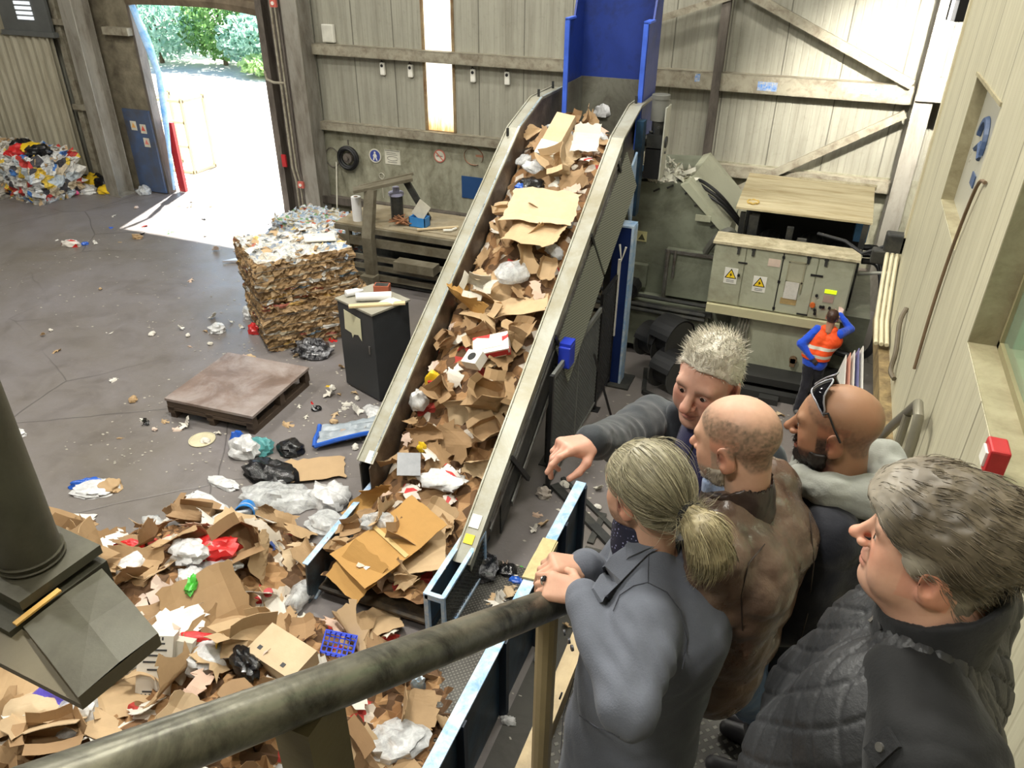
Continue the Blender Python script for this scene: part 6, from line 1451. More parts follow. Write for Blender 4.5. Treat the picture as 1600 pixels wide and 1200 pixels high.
# ------------------------------------------------------------------ signed-distance modelling for bodies and clothes
class Field:
    def __init__(s, lo, hi, h):
        s.lo = np.array(lo, float); s.h = h
        n = np.maximum(4, np.ceil((np.array(hi) - s.lo) / h).astype(int) + 1); s.n = n
        ax = [s.lo[i] + h * np.arange(n[i]) for i in range(3)]
        s.X, s.Y, s.Z = np.meshgrid(*ax, indexing='ij', sparse=False)
        s.X = s.X.astype(np.float32); s.Y = s.Y.astype(np.float32); s.Z = s.Z.astype(np.float32)
        s.d = np.full(s.X.shape, 9.0, np.float32)
    def smin(s, d, k):
        if k <= 0: s.d = np.minimum(s.d, d); return
        hh = np.clip(.5 + .5 * (s.d - d) / k, 0, 1); s.d = s.d * (1 - hh) + d * hh - k * hh * (1 - hh)
    def smax_neg(s, d, k):                      # subtract
        d = -d; hh = np.clip(.5 - .5 * (s.d - d) / k, 0, 1); s.d = s.d * (1 - hh) + d * hh + k * hh * (1 - hh)
    def ell(s, c, r, R=None):
        P = [s.X - c[0], s.Y - c[1], s.Z - c[2]]
        if R is not None: P = [R[0][i] * P[0] + R[1][i] * P[1] + R[2][i] * P[2] for i in range(3)]   # local = R^T p
        k0 = np.sqrt((P[0] / r[0]) ** 2 + (P[1] / r[1]) ** 2 + (P[2] / r[2]) ** 2) + 1e-6
        k1 = np.sqrt((P[0] / r[0] ** 2) ** 2 + (P[1] / r[1] ** 2) ** 2 + (P[2] / r[2] ** 2) ** 2) + 1e-6
        return k0 * (k0 - 1) / k1
    def cone(s, a, b, ra, rb):
        a = np.array(a, float); b = np.array(b, float); ab = b - a; L2 = ab @ ab
        t = np.clip(((s.X - a[0]) * ab[0] + (s.Y - a[1]) * ab[1] + (s.Z - a[2]) * ab[2]) / L2, 0, 1)
        return np.sqrt((s.X - a[0] - ab[0] * t) ** 2 + (s.Y - a[1] - ab[1] * t) ** 2 + (s.Z - a[2] - ab[2] * t) ** 2) - (ra + (rb - ra) * t)
    def plane(s, p, n):
        return (s.X - p[0]) * n[0] + (s.Y - p[1]) * n[1] + (s.Z - p[2]) * n[2]
    def mesh(s):
        f = s.d; ins = f < 0; nx, ny, nz = f.shape
        c = np.zeros((nx - 1, ny - 1, nz - 1), np.int8)
        for a in (0, 1):
            for b in (0, 1):
                for d in (0, 1): c += ins[a:nx - 1 + a, b:ny - 1 + b, d:nz - 1 + d]
        act = (c > 0) & (c < 8); ids = np.full(act.shape, -1, np.int64); I = np.argwhere(act); ids[act] = np.arange(len(I))
        acc = np.zeros((len(I), 3)); cnt = np.zeros(len(I))
        offs = [(a, b, d) for a in (0, 1) for b in (0, 1) for d in (0, 1)]
        for ia, A in enumerate(offs):
            for B in offs[ia + 1:]:
                if sum(abs(A[q] - B[q]) for q in range(3)) != 1: continue
                fa = f[I[:, 0] + A[0], I[:, 1] + A[1], I[:, 2] + A[2]].astype(float); fb = f[I[:, 0] + B[0], I[:, 1] + B[1], I[:, 2] + B[2]].astype(float)
                m = (fa < 0) != (fb < 0); t = np.where(m, fa / np.where(fa - fb == 0, 1, fa - fb), 0)
                for q in range(3): acc[:, q] += np.where(m, A[q] + (B[q] - A[q]) * t, 0)
                cnt += m
        V = s.lo + (I + acc / np.maximum(cnt, 1)[:, None]) * s.h
        F = []
        for ax in range(3):
            sl0 = [slice(None)] * 3; sl1 = [slice(None)] * 3; sl0[ax] = slice(0, -1); sl1[ax] = slice(1, None)
            E = np.argwhere(ins[tuple(sl0)] != ins[tuple(sl1)]); u, v = (ax + 1) % 3, (ax + 2) % 3
            ok = (E[:, u] > 0) & (E[:, v] > 0) & (E[:, u] < f.shape[u] - 1) & (E[:, v] < f.shape[v] - 1); E = E[ok]
            flip = ins[E[:, 0], E[:, 1], E[:, 2]]
            q = []
            for du, dv in ((-1, -1), (0, -1), (0, 0), (-1, 0)):
                G = E.copy(); G[:, u] += du; G[:, v] += dv; q.append(ids[G[:, 0], G[:, 1], G[:, 2]])
            Q = np.stack(q, 1); Q[~flip] = Q[~flip][:, ::-1]; F.append(Q)
        F = np.concatenate(F); F = F[(F >= 0).all(1)]
        return V, F
def vnoise(P, scale, seed=0, oct=3):
    """smooth lattice noise for vertex arrays, about -1..1"""
    r = np.random.default_rng(seed); T = r.uniform(-1, 1, 4096); out = np.zeros(len(P)); amp = 1.0; tot = 0
    for o in range(oct):
        q = P * scale * 2 ** o + 100.3 * (o + 1); i = np.floor(q).astype(int); f = q - i; f = f * f * (3 - 2 * f); acc = np.zeros(len(P))
        for a in (0, 1):
            for b in (0, 1):
                for c in (0, 1):
                    h = ((i[:, 0] + a) * 73856093 ^ (i[:, 1] + b) * 19349663 ^ (i[:, 2] + c) * 83492791) & 4095
                    acc += T[h] * (f[:, 0] if a else 1 - f[:, 0]) * (f[:, 1] if b else 1 - f[:, 1]) * (f[:, 2] if c else 1 - f[:, 2])
        out += acc * amp; tot += amp; amp *= .5
    return out / tot
def vnormals(V, F):
    N = np.zeros_like(V); n = np.cross(V[F[:, 2]] - V[F[:, 0]], V[F[:, 3]] - V[F[:, 1]])
    for k in range(4): np.add.at(N, F[:, k], n)
    return N / (np.linalg.norm(N, axis=1)[:, None] + 1e-12)
def relax(V, F, it=2, w=.5):
    for _ in range(it):
        S = np.zeros_like(V); c = np.zeros(len(V))
        for k in range(4):
            np.add.at(S, F[:, k], V[F[:, (k + 1) % 4]]); np.add.at(S, F[:, k], V[F[:, (k + 3) % 4]]); np.add.at(c, F[:, k], 2)
        V = V * (1 - w) + S / np.maximum(c, 1)[:, None] * w
    return V
def obj_from(name, V, F, mat, parent=None, col=None):
    me = bpy.data.meshes.new(name); me.vertices.add(len(V)); me.vertices.foreach_set('co', np.asarray(V, np.float32).ravel())
    F = np.asarray(F); me.loops.add(F.size); me.loops.foreach_set('vertex_index', F.ravel().astype(np.int32)); me.polygons.add(len(F))
    me.polygons.foreach_set('loop_start', np.arange(0, F.size, F.shape[1], dtype=np.int32))
    me.polygons.foreach_set('use_smooth', np.ones(len(F), bool)); me.update(calc_edges=True); me.validate()
    for m in (mat if isinstance(mat, (list, tuple)) else [mat]): me.materials.append(m)
    if col is not None:
        a = me.color_attributes.new('tone', 'FLOAT_COLOR', 'POINT'); a.data.foreach_set('color', np.column_stack([col, np.ones(len(col))]).astype(np.float32).ravel())
    o = bpy.data.objects.new(name, me); COL.objects.link(o)
    if parent is not None: o.parent = parent
    return o
def unit(v): v = np.array(v, float); return v / np.linalg.norm(v)
def sstep(x, a, b): t_ = np.clip((x - a) / (b - a), 0, 1); return t_ * t_ * (3 - 2 * t_)
def skin_mat():
    t = NT('skin'); at_ = t.n('ShaderNodeAttribute'); at_.attribute_name = 'tone'
    nz = t.noise(60, None, 4, .6); nb = t.noise(14, None, 3, .5)
    c = t.mix(t.math('MULTIPLY', nz, .22), at_.outputs['Color'], (.18, .07, .045)); c = t.mix(t.math('MULTIPLY', t.ramp(nb, [(.45, 0.0), (.7, 1.0)]), .12), c, (.5, .16, .1))
    t.base(c); t.set(Roughness=.52, Specular_IOR_Level=.35, Subsurface_Weight=.08, Subsurface_Radius=(.012, .005, .003), Subsurface_Scale=.6)
    t.bump(nz, .15, .002); return t.m
m_skin = skin_mat()
def hair_mat(name, ca, cb, rough=.45):
    t = NT(name); nz = t.noise(38, None, 4, .7); nb = t.noise(9, None, 3, .6)
    c = t.mix(t.ramp(nz, [(.3, 0.0), (.7, 1.0)]), lin(ca), lin(cb)); c = t.mix(t.math('MULTIPLY', t.ramp(nb, [(.4, 0.0), (.65, 1.0)]), .5), c, tuple(x * .6 for x in lin(ca)))
    t.base(c); t.set(Roughness=rough, Specular_IOR_Level=.4); t.bump(nz, .4, .004); return t.m
def cloth_mat(name, col, rough=.85, var=.12, weave=160, bump=.25, sheen=.2, spec=.25):
    t = NT(name); c = lin(col); nz = t.noise(7, None, 5, .65); w = t.noise(weave, None, 2, .6)
    cc = t.mix(t.ramp(nz, [(.3, 0.0), (.7, 1.0)]), tuple(x * (1 - var) for x in c), tuple(min(1, x * (1 + var)) for x in c)); cc = t.mix(t.math('MULTIPLY', w, .3), cc, tuple(x * .55 for x in c))
    t.base(cc); t.set(Roughness=rough, Sheen_Weight=sheen, Specular_IOR_Level=spec); t.bump(t.math('ADD', w, nz), bump, .003); return t.m

# ---- heads: +Y is the face, +Z the crown
def head_geo(jaw=1.0, fat=0.0, nose=1.0, brow=1.0, h=.0036, neck_r=.058, ear=1.0, tilt=0.0):
    F_ = Field((-.115, -.135, -.235), (.115, .145, .135), h)
    F_.smin(F_.ell((0, -.014, .03), (.077, .098, .084)), 0)
    F_.smin(F_.ell((0, .03, -.008), (.066 + fat * .006, .064, .086)), .03)
    F_.smin(F_.ell((0, .032, -.076), (.052 * jaw + fat * .014, .052, .045 + fat * .006)), .025)
    F_.smin(F_.ell((0, .074, -.106), (.022 * jaw, .018, .018)), .022)
    if fat: F_.smin(F_.ell((0, .035, -.115), (.045, .045, .03)), .03); 
    for s in (-1, 1):
        F_.smin(F_.ell((s * .044, .058, -.026), (.024, .022, .022)), .02)
        F_.smin(F_.ell((s * .052, .045, -.06), (.016 + fat * .01, .03, .03)), .025)
    F_.smin(F_.cone((-.042, .078, .019), (.042, .078, .019), .012 * brow, .012 * brow), .018)
    for s in (-1, 1): F_.smax_neg(F_.ell((s * .032, .1, -.001), (.019, .02, .014)), .012)
    for s in (-1, 1): F_.smin(F_.ell((s * .032, .074, -.002), (.0175, .014, .0125)), .006)
    for s in (-1, 1): F_.smax_neg(F_.ell((s * .032, .094, -.0045), (.0125, .014, .0032)), .003)
    F_.smin(F_.cone((0, .088, .012), (0, .108 + .006 * nose, -.03), .0075, .0125 * nose), .012)
    F_.smin(F_.ell((0, .112 + .008 * nose, -.036), (.0125, .012, .0105)), .008)
    for s in (-1, 1): F_.smin(F_.ell((s * .0145, .101, -.04), (.0085, .011, .008)), .006)
    for s in (-1, 1): F_.smax_neg(F_.ell((s * .0075, .11, -.0475), (.0042, .006, .004)), .003)
    F_.smin(F_.ell((0, .088, -.068), (.026, .012, .0075)), .007); F_.smin(F_.ell((0, .087, -.0815), (.022, .012, .0085)), .007)
    F_.smax_neg(F_.ell((0, .101, -.0745), (.026, .012, .0022)), .004)
    for s in (-1, 1):
        R = np.array(Matrix.Rotation(s * -.5, 3, 'Z') @ Matrix.Rotation(-.2, 3, 'X'))
        F_.smin(F_.ell((s * .084, -.016, -.015), (.009 * ear, .0225 * ear, .036 * ear), R), .006)
        F_.smax_neg(F_.ell((s * .0955, -.008, -.011), (.0095, .0125, .022), R), .004)
        F_.smin(F_.ell((s * .081, -.01, -.046), (.007, .009, .009)), .006)
    nb_ = np.array(Matrix.Rotation(tilt, 3, 'X')) @ np.array([0, -.048, -.21]); F_.smin(F_.cone((0, -.024, -.06), nb_, neck_r + fat * .008, neck_r + .006 + fat * .012), .03)
    return F_.mesh()
def head_tone(V, base, stub=None, stub_amt=0.0, scalp=None, scalp_fn=None, brow_col=(60, 48, 40), lips=(170, 96, 86), seed=0):
    x, y, z = V.T; c = np.tile(np.array(lin(base)), (len(V), 1))
    def mix(col, w):
        nonlocal c
        c = c * (1 - w[:, None]) + np.array(lin(col)) * w[:, None]
    red = tuple(np.clip(np.array(base) * (1.02, .82, .78), 0, 255))
    mix(red, .5 * np.exp(-((np.abs(x) - .045) ** 2 + (z + .03) ** 2) / .0006) * (y > .03)); mix(red, .6 * np.exp(-(x ** 2 + (z + .036) ** 2) / .0002) * (y > .09)); mix(red, .5 * (np.abs(x) > .072) * (np.abs(z + .016) < .05) * (np.abs(y + .01) < .04))
    n = vnoise(V, 160, seed, 2)
    if stub is not None:
        d = sstep(-z, .045, .062) * sstep(y, -.03, .0) * (z > -.14); d *= 1 - np.exp(-(x ** 2 + (z + .0745) ** 2 * 3) / .0005) * (y > .08)
        d = np.maximum(d, sstep(-z, -.005, .02) * (np.abs(x) > .05) * (np.abs(y - .012) < .018) * .9 * (z > -.1))
        d = np.maximum(d, np.exp(-((z + .056) ** 2) / .00004) * (np.abs(x) < .032) * (y > .08) * .9)
        mix(stub, np.clip(d * stub_amt * (.85 + .35 * n), 0, 1))
    if scalp is not None: mix(scalp, np.clip(scalp_fn(x, y, z) * (.8 + .55 * n), 0, 1))
    mix(lips, .7 * np.exp(-(x / .026) ** 4 - ((z + .0745) / .012) ** 4) * (y > .085))
    br = np.exp(-(((z - .021 + .25 * (np.abs(x) - .034) ** 2 / .034) / .006) ** 2)) * (np.abs(x) > .012) * (np.abs(x) < .055) * (y > .05); mix(brow_col, np.clip(br * (.75 + .5 * n), 0, 1) * .85)
    mix((40, 26, 22), .9 * np.exp(-((np.abs(x) - .032) / .013) ** 4 - ((z + .0045) / .0035) ** 2) * (y > .07))
    mix((60, 30, 26), .7 * np.exp(-((np.abs(x) - .0075) ** 2 + (z + .047) ** 2) / .00001) * (y > .09))
    mix((110, 52, 44), .8 * np.exp(-((y + .004) ** 2 + (z + .014) ** 2) / .0001) * (np.abs(x) > .078))
    return c
def frame(pos, fwd, pitch=0.0, roll=0.0, s=1.0):
    """local->world matrix with +Y along fwd, pitched down by pitch, rolled about the face axis"""
    f = unit((fwd[0], fwd[1], 0)); l = np.array([-f[1], f[0], 0]); R = np.column_stack([-l, f, (0, 0, 1)])
    P = np.array(Matrix.Rotation(-pitch, 3, 'X')); Q = np.array(Matrix.Rotation(roll, 3, 'Y')); return R @ P @ Q * s, np.array(pos, float)
def xf(V, M_): return V @ M_[0].T + M_[1]

# ---- hair: shell grown from the skull plus combed strands
def hair_shell(keep, thick, h=.0042, seed=1, rough=.004, scale=40):
    """keep(x,y,z): >0 where hair grows, in metres; thick(x,y,z): thickness"""
    F_ = Field((-.13, -.16, -.13), (.13, .14, .17), h)
    F_.smin(F_.ell((0, -.014, .03), (.077, .098, .084)), 0); F_.smin(F_.ell((0, .03, -.008), (.066, .064, .086)), .03); F_.smin(F_.cone((0, -.028, -.06), (0, -.045, -.2), .058, .064), .03)
    F_.d = F_.d - thick(F_.X, F_.Y, F_.Z); k = -keep(F_.X, F_.Y, F_.Z); F_.d = np.maximum(F_.d, k * .6)
    V, F = F_.mesh(); N = vnormals(V, F); V = relax(V, F, 1, .4) + N * (vnoise(V, scale, seed, 3) * rough)[:, None]; return V, F
def strands(V, F, n, comb, length, r=.0011, seed=0, sel=None, lift=.35, seg=5, wave=.003, jit=.25):
    rg = np.random.default_rng(seed); N = vnormals(V, F); idx = np.arange(len(V)) if sel is None else np.where(sel(V))[0]
    root = rg.choice(idx, n); P = V[root].copy() - N[root] * .002; out = [P]; D = comb(P); D = D - N[root] * (D * N[root]).sum(1)[:, None]; D /= np.linalg.norm(D, axis=1)[:, None] + 1e-6; D = D + N[root] * lift + rg.normal(size=P.shape) * jit; D /= np.linalg.norm(D, axis=1)[:, None]
    L = length * rg.uniform(.6, 1.25, n)[:, None] / (seg - 1)
    for k in range(seg - 1):
        P = P + D * L; out.append(P); D = D * .75 + (comb(P) + rg.normal(size=P.shape) * (wave * 60)) * .25; D -= N[root] * .05 * k; D /= np.linalg.norm(D, axis=1)[:, None]
    A = np.stack(out, 1); T = np.gradient(A, axis=1); T /= np.linalg.norm(T, axis=2)[:, :, None] + 1e-9
    U = np.cross(T, rg.normal(size=(n, 1, 3))); U /= np.linalg.norm(U, axis=2)[:, :, None] + 1e-9; W_ = np.cross(T, U)
    rad = r * np.linspace(1, .15, seg)[None, :, None]; ring = np.stack([A + (U * math.cos(a) + W_ * math.sin(a)) * rad for a in (0, 2.09, 4.19)], 2)   # n,seg,3,3
    VV = ring.reshape(-1, 3); base = (np.arange(n) * seg * 3)[:, None, None] + (np.arange(seg - 1) * 3)[None, :, None]; Q = []
    for k in range(3):
        a = base + k; b = base + (k + 1) % 3; Q.append(np.concatenate([a, b, b + 3, a + 3], 2).reshape(-1, 4))
    return VV, np.concatenate(Q)
def join(parts):
    Vs, Fs, o = [], [], 0
    for V, F in parts: Vs.append(V); Fs.append(F + o); o += len(V)
    return np.vstack(Vs), np.vstack(Fs)

# ---- hands: wrist at 0, +Y to the fingers, +Z back of the hand, thumb towards +X (right hand palm down: -X)
def hand_geo(curls, thumb, spread=.06, h=.0028, wrist=.022):
    F_ = Field((-.09, -.1, -.1), (.1, .21, .06), h)
    F_.smin(F_.cone((0, -wrist, 0), (0, 0, 0), .029, .027), 0)
    for x, r in ((.024, .0155), (.008, .0155), (-.009, .0145), (-.025, .0135)): F_.smin(F_.cone((x * .6, .005, -.002), (x * 1.08, .082, -.001), .017, r), .012)
    F_.smin(F_.ell((.026, .035, -.012), (.018, .032, .016)), .015)
    for i, (x, L, r) in enumerate(((.028, .044, .0096), (.0095, .049, .0098), (-.0095, .045, .0092), (-.0275, .035, .0082))):
        p = np.array([x, .085 - .004 * abs(i - 1), 0]); a = 0; sd = (1.5 - i) * spread
        for k, (q, ll) in enumerate(zip(curls[i], (1, .62, .5))):
            a += q; d = np.array([math.sin(sd) * math.cos(a), math.cos(sd) * math.cos(a), -math.sin(a)]); n = p + d * L * ll; F_.smin(F_.cone(p, n, r * (1.05 - .1 * k), r * (.97 - .1 * k)), .0035 if k else .007); p = n
    p = np.array([.03, .018, -.01]); 
    for k, (d, ll, r) in enumerate(zip(thumb, (.04, .034, .028), (.0135, .0112, .0098))):
        d = unit(d); n = p + d * ll; F_.smin(F_.cone(p, n, r, r * .9), .007); p = n
    return F_.mesh()
CURL_GRIP = [(.75, 1.0, .6)] * 4
CURL_LOOSE = [(.35, .5, .3), (.45, .6, .35), (.5, .65, .4), (.55, .7, .4)]
CURL_POINT = [(.12, .25, .15), (.75, 1.1, .6), (.9, 1.2, .7), (.95, 1.2, .7)]
def cam_dir(x, y, z): return unit(CAM_R @ np.array([x, y, z], float))
def hand_frame(pos, fingers, back, left=False, s=1.0):
    y = unit(fingers); z = np.array(back, float); z = unit(z - y * (z @ y)); x = np.cross(y, z); R = np.column_stack([x if left else -x, y, z]) * s
    return R, np.array(pos, float)
def place_hand(geo, M_):
    V, F = geo; V2 = xf(V, M_)
    if np.linalg.det(M_[0]) < 0: F = F[:, ::-1]
    return V2, F
def hand_tone(V, base):
    c = np.tile(np.array(lin(base)), (len(V), 1)); n = vnoise(V, 30, 5, 2)[:, None]; return np.clip(c * (1 + .12 * n) * np.array([1, .95, .93]), 0, 1)

# ---- garments from limb chains; each chain: list of (point, radius)
def garment(chains, h, k=.03, cuts=(), seed=0, wrinkle=.004, wscale=9, extra=None, subtract=(), karm=None):
    pts = np.array([p for ch in chains for p, r in ch]); rs = max(r for ch in chains for p, r in ch) + .03
    F_ = Field(pts.min(0) - rs, pts.max(0) + rs, h)
    for ci, ch in enumerate(chains):
        kk = karm if (karm and ci >= 2) else k
        for (a, ra), (b, rb) in zip(ch[:-1], ch[1:]): F_.smin(F_.cone(a, b, ra, rb), kk)
    if extra: extra(F_)
    for a, b, r0, r1 in subtract: F_.smax_neg(F_.cone(a, b, r0, r1), .01)
    for p, n in cuts: F_.d = np.maximum(F_.d, F_.plane(p, n))
    V, F = F_.mesh(); V = relax(V, F, 1, .4); N = vnormals(V, F)
    w = vnoise(V, wscale, seed, 3); V = V + N * (wrinkle * (np.abs(w) * 2 - .5))[:, None]
    return V, F
def folds_at(V, N, c, axis, R, amp, n, phase=0.0, skew=(0, 0, 0)):
    """ring-like sleeve folds around a bend"""
    d = V - np.array(c); w = np.exp(-(d ** 2).sum(1) / R ** 2); u = d @ unit(axis) + (d @ np.array(skew, float)) ; return V + N * (amp * w * np.sin(u * n + phase))[:, None]

def hair_obj(name, P, M_, parts, ca, cb, extra_tone=None, label=None, seed=0):
    """shell + strands with one tone per strand"""
    rg = np.random.default_rng(seed); cols = []; A, B = np.array(lin(ca)), np.array(lin(cb))
    for i, (V, F, seg) in enumerate(parts):
        if seg == 0: w = .45 + .35 * vnoise(V, 60, seed, 3)
        else: w = np.repeat(rg.beta(.9, .9, len(V) // (seg * 3)), seg * 3)
        a, b = A, B; c = a * (1 - w[:, None]) + b * w[:, None]
        if extra_tone is not None:
            k, tone = extra_tone(V); k = np.clip(k, 0, 1)[:, None]; c = c * (1 - k) + np.array(lin(tone)) * k * (.7 + .45 * w[:, None])
        cols.append(c)
    V, F = join([(v, f) for v, f, g_ in parts]); P.hairs = getattr(P, 'hairs', []); P.hairs.append((name, xf(V, M_), F, np.vstack(cols), label))
_t = NT('hair_strands'); _a = _t.n('ShaderNodeAttribute'); _a.attribute_name = 'tone'; _t.base(_a.outputs['Color']); _t.set(Roughness=.45, Specular_IOR_Level=.45); m_strand = _t.m
# ------------------------------------------------------------------ people
Zv = np.array([0, 0, 1.0])
def ik(S, W_, a, b, pole):
    S = np.array(S); W_ = np.array(W_); d = W_ - S; L = np.linalg.norm(d); 
    if L > (a + b) * .995: k = L / ((a + b) * .995); a *= k; b *= k
    u = d / L; x = (a * a - b * b + L * L) / (2 * L); hh = math.sqrt(max(0, a * a - x * x)); p = np.array(pole, float); p = p - u * (p @ u); return S + u * x + unit(p) * hh
def px_of(V):
    c = (np.asarray(V) - CAM_C) @ CAM_R; return np.column_stack([CXP + F_PX * c[:, 0] / c[:, 2], CYP + F_PX * c[:, 1] / c[:, 2], c[:, 2]])
class Surf:
    """finds the point of a garment that is seen from the photographer's side, to lay seams, lapels and buttons on it"""
    def __init__(s, V, F): s.V = V; s.P = px_of(V); s.N = vnormals(V, F)
    def at(s, u, v, off=.004):
        d2 = (s.P[:, 0] - u) ** 2 + (s.P[:, 1] - v) ** 2; m = np.where(d2 < 14 ** 2)[0]
        if len(m) == 0: m = np.argsort(d2)[:6]
        z0 = s.P[m, 2].min(); m = m[s.P[m, 2] < z0 + .03]; w = 1 / (d2[m] + 4); p = (s.V[m] * w[:, None]).sum(0) / w.sum(); n = unit((s.N[m] * w[:, None]).sum(0)); dep = (s.P[m, 2] * w).sum() / w.sum()
        q = atd(u, v, dep); return q + n * off, n
    def line(s, pts, off=.002, k=5):
        out = []
        for (a, b) in zip(pts[:-1], pts[1:]):
            for i in range(k): t_ = i / k; out.append(s.at(a[0] + (b[0] - a[0]) * t_, a[1] + (b[1] - a[1]) * t_, off)[0])
        out.append(s.at(*pts[-1], off)[0]); return out
    def strip(s, A, B, off=.008, thick=.012, k=4):
        """raised flap between two picture-side polylines"""
        ra = s.line(A, off, k); rb = s.line(B, off, k); n = min(len(ra), len(rb)); P = []
        for i in range(n):
            for t_ in (0, .5, 1): P.append(ra[i] * (1 - t_) + rb[i] * t_)
        nr = unit(np.cross(P[1] - P[0], P[3] - P[0])); 
        if nr @ (CAM_C - P[0]) < 0: nr = -nr
        Q = [p_ - nr * thick for p_ in P]; F = []
        for i in range(n - 1):
            for j in range(2): a = i * 3 + j; F.append((a, a + 1, a + 4, a + 3))
        m = 3 * n
        for i in range(n - 1):
            for j in (0, 2): a = i * 3 + j; F.append((a, a + 3, a + 3 + m, a + m))
        for i in (0, n - 1):
            for j in (0, 1): a = i * 3 + j; F.append((a, a + 1, a + 1 + m, a + m))
        return MB().add(P + Q, F)
class Person:
    def __init__(s, label, O): s.label = label; s.O = np.array(O, float); s.skin = []; s.cols = []; s.kids = []
    def add_skin(s, V, F, c): s.skin.append((V, F)); s.cols.append(c)
    def finish(s, base):
        V, F = join(s.skin); s.body = obj_from('person', V - s.O, F, m_skin, None, np.vstack(s.cols)); s.body.location = s.O; tag(s.body, s.label, 'person')
        for (name, V, F, mat, lb) in s.kids:
            o = obj_from(name, V - s.O, F, mat, s.body)
            if lb: o['label'] = lb
        return s.body
    def wear(s, name, VF, mat, label=None): s.kids.append((name, VF[0], VF[1], mat, label)); return Surf(*VF)
    def mb(s, name, g, mat, smooth=False, label=None):
        g.v = [tuple(np.array(p) - s.O) for p in g.v]; s.late = getattr(s, 'late', []); s.late.append((name, g, mat, smooth, label))
    def late_build(s):
        for (name, V, F, c, lb) in getattr(s, 'hairs', []):
            o = obj_from(name, V - s.O, F, m_strand, s.body, c)
            if lb: o['label'] = lb
        for (name, g, mat, sm, lb) in getattr(s, 'late', []):
            o = g.build(name, mat, s.body, sm)
            if lb: o['label'] = lb
def head_on(p, pos, fwd, pitch, roll, sc, geo, tone):
    V, F = head_geo(tilt=pitch, **geo); M_ = frame(pos, fwd, pitch, roll, sc); c = head_tone(V, **tone); p.add_skin(xf(V, M_), F, c)
    eyes = MB(); ep = []
    for sx in (-1, 1): ep.append(M_[0] @ np.array([sx * .032, .0745, -.0045]) + M_[1])
    g = MB()
    for q in ep:
        for ring in range(6):
            pass
    m_eye = MATS.get('eye') or M('eye', (210, 204, 196), .2, 0, .02, 3, None, 0, 0, 0); m_iris = MATS.get('iris') or M('iris', (44, 32, 26), .2, 0, .05, 3, None, 0, 0, 0)
    for sx in (-1, 1):
        g = MB(); R = .0125 * sc; prof = [(max(1e-4, R * math.sin(t_)), R * math.cos(t_)) for t_ in np.linspace(0, PI, 9)]; g.lathe(prof, n=14)
        fd = unit(M_[0][:, 1]); q = M_[0] @ np.array([sx * .032, .0758, -.0045]) + M_[1]; Rm = Vector((0, 0, 1)).rotation_difference(Vector(fd)).to_matrix()
        g.v = [tuple(Rm @ Vector(v) + Vector(q)) for v in g.v]; p.mb('eye', g, m_eye, True)
        g = MB(); q2 = q + fd * (R * .92); g.cyl(q2, q2 + fd * R * .1, R * .52, n=12); p.mb('iris', g, m_iris)
    return M_
def core(p, chains, base):
    V, F = garment(chains, .014, .03, wrinkle=0); p.add_skin(V, F, hand_tone(V, base))
HL = lambda y: np.interp(y, [-.13, -.06, -.035, -.01, .02, .045, .075, .1], [-.075, -.06, -.02, .012, .018, .03, .06, .075])

# ============ man with the ponytail, grey coat
P1 = Person('man with a grey ponytail and grey wool coat, both hands on the handrail', (-.2, 1.5, LZ))
H = atd(1008, 762, 1.9); f1 = unit((-.84, .54, 0)); sk1 = (202, 162, 138)
M1 = head_on(P1, H, f1, .22, .0, 1.0, dict(jaw=1.0, neck_r=.056), dict(base=sk1, stub=(96, 78, 64), stub_amt=.75, seed=1, brow_col=(90, 76, 60)))
tie = np.array([0, -.128, -.022])
sh = hair_shell(lambda x, y, z: z - HL(y), lambda x, y, z: .012 + .004 * (y < 0), seed=3, rough=.002)
comb = lambda P: unit_rows(tie - P)
def unit_rows(A): return A / (np.linalg.norm(A, axis=1)[:, None] + 1e-9)
st = strands(*sh, 3000, comb, .12, .0009, 4, None, .05, 7, .0004, .04)
fh = strands(*sh, 22, comb, .06, .0006, 14, None, .6, 6, .003, .4)
t1 = garment([[(tie + np.array([0, .01, 0]), .024), (tie + np.array([0, -.025, -.004]), .028), (tie + np.array([0, -.06, -.022]), .046), (tie + np.array([.0, -.075, -.068]), .048), (tie + np.array([0, -.06, -.12]), .02)]], .005, .02, wrinkle=.004, wscale=60, seed=8)
def tailcomb(P):
    d = np.zeros_like(P); d[:, 1] = -np.clip(1 - (tie[2] - P[:, 2]) / .05, -.7, 1); d[:, 2] = -np.clip((tie[1] - P[:, 1]) / .03, .1, 1.5); return unit_rows(d)
t2 = strands(*t1, 1600, tailcomb, .06, .001, 9, None, .06, 6, .0008, .1)
hair_obj('hair', P1, M1, [(*sh, 0), (*st, 7), (*fh, 6)], (84, 78, 60), (186, 178, 148), None, 'grey-blond hair combed back', 1)
hair_obj('ponytail', P1, M1, [(*t1, 0), (*t2, 6)], (96, 84, 58), (196, 184, 144), None, None, 2)
g = MB(); g.tube([M1[0] @ (tie + np.array([.028 * math.cos(a), -.012 + .004 * math.sin(2 * a), .028 * math.sin(a)])) + M1[1] for a in np.linspace(0, 2 * PI, 17)], .009, 8); P1.mb('hair_tie', g, MATS.get('black_rubber'), True)
N = H - f1 * .035 - Zv * .165; ft = unit((-.98, -.12, 0)); l1 = np.array([-ft[1], ft[0], 0]); N = N + ft * .0
C1 = N - Zv * .17 - ft * .06; W1 = N - Zv * .4 - ft * .03; HP = N - Zv * .62 - ft * .02; HM = N - Zv * .86 - ft * .01
LS = N + l1 * .185 - Zv * .075 - ft * .02; RS = N - l1 * .185 - Zv * .075 - ft * .02
Lw = atd(908, 928, 1.93); Rw = atd(912, 884, 2.06); Le = atd(984, 1108, 1.69); Re = ik(RS, Rw, .31, .27, -Zv - l1 * .5)
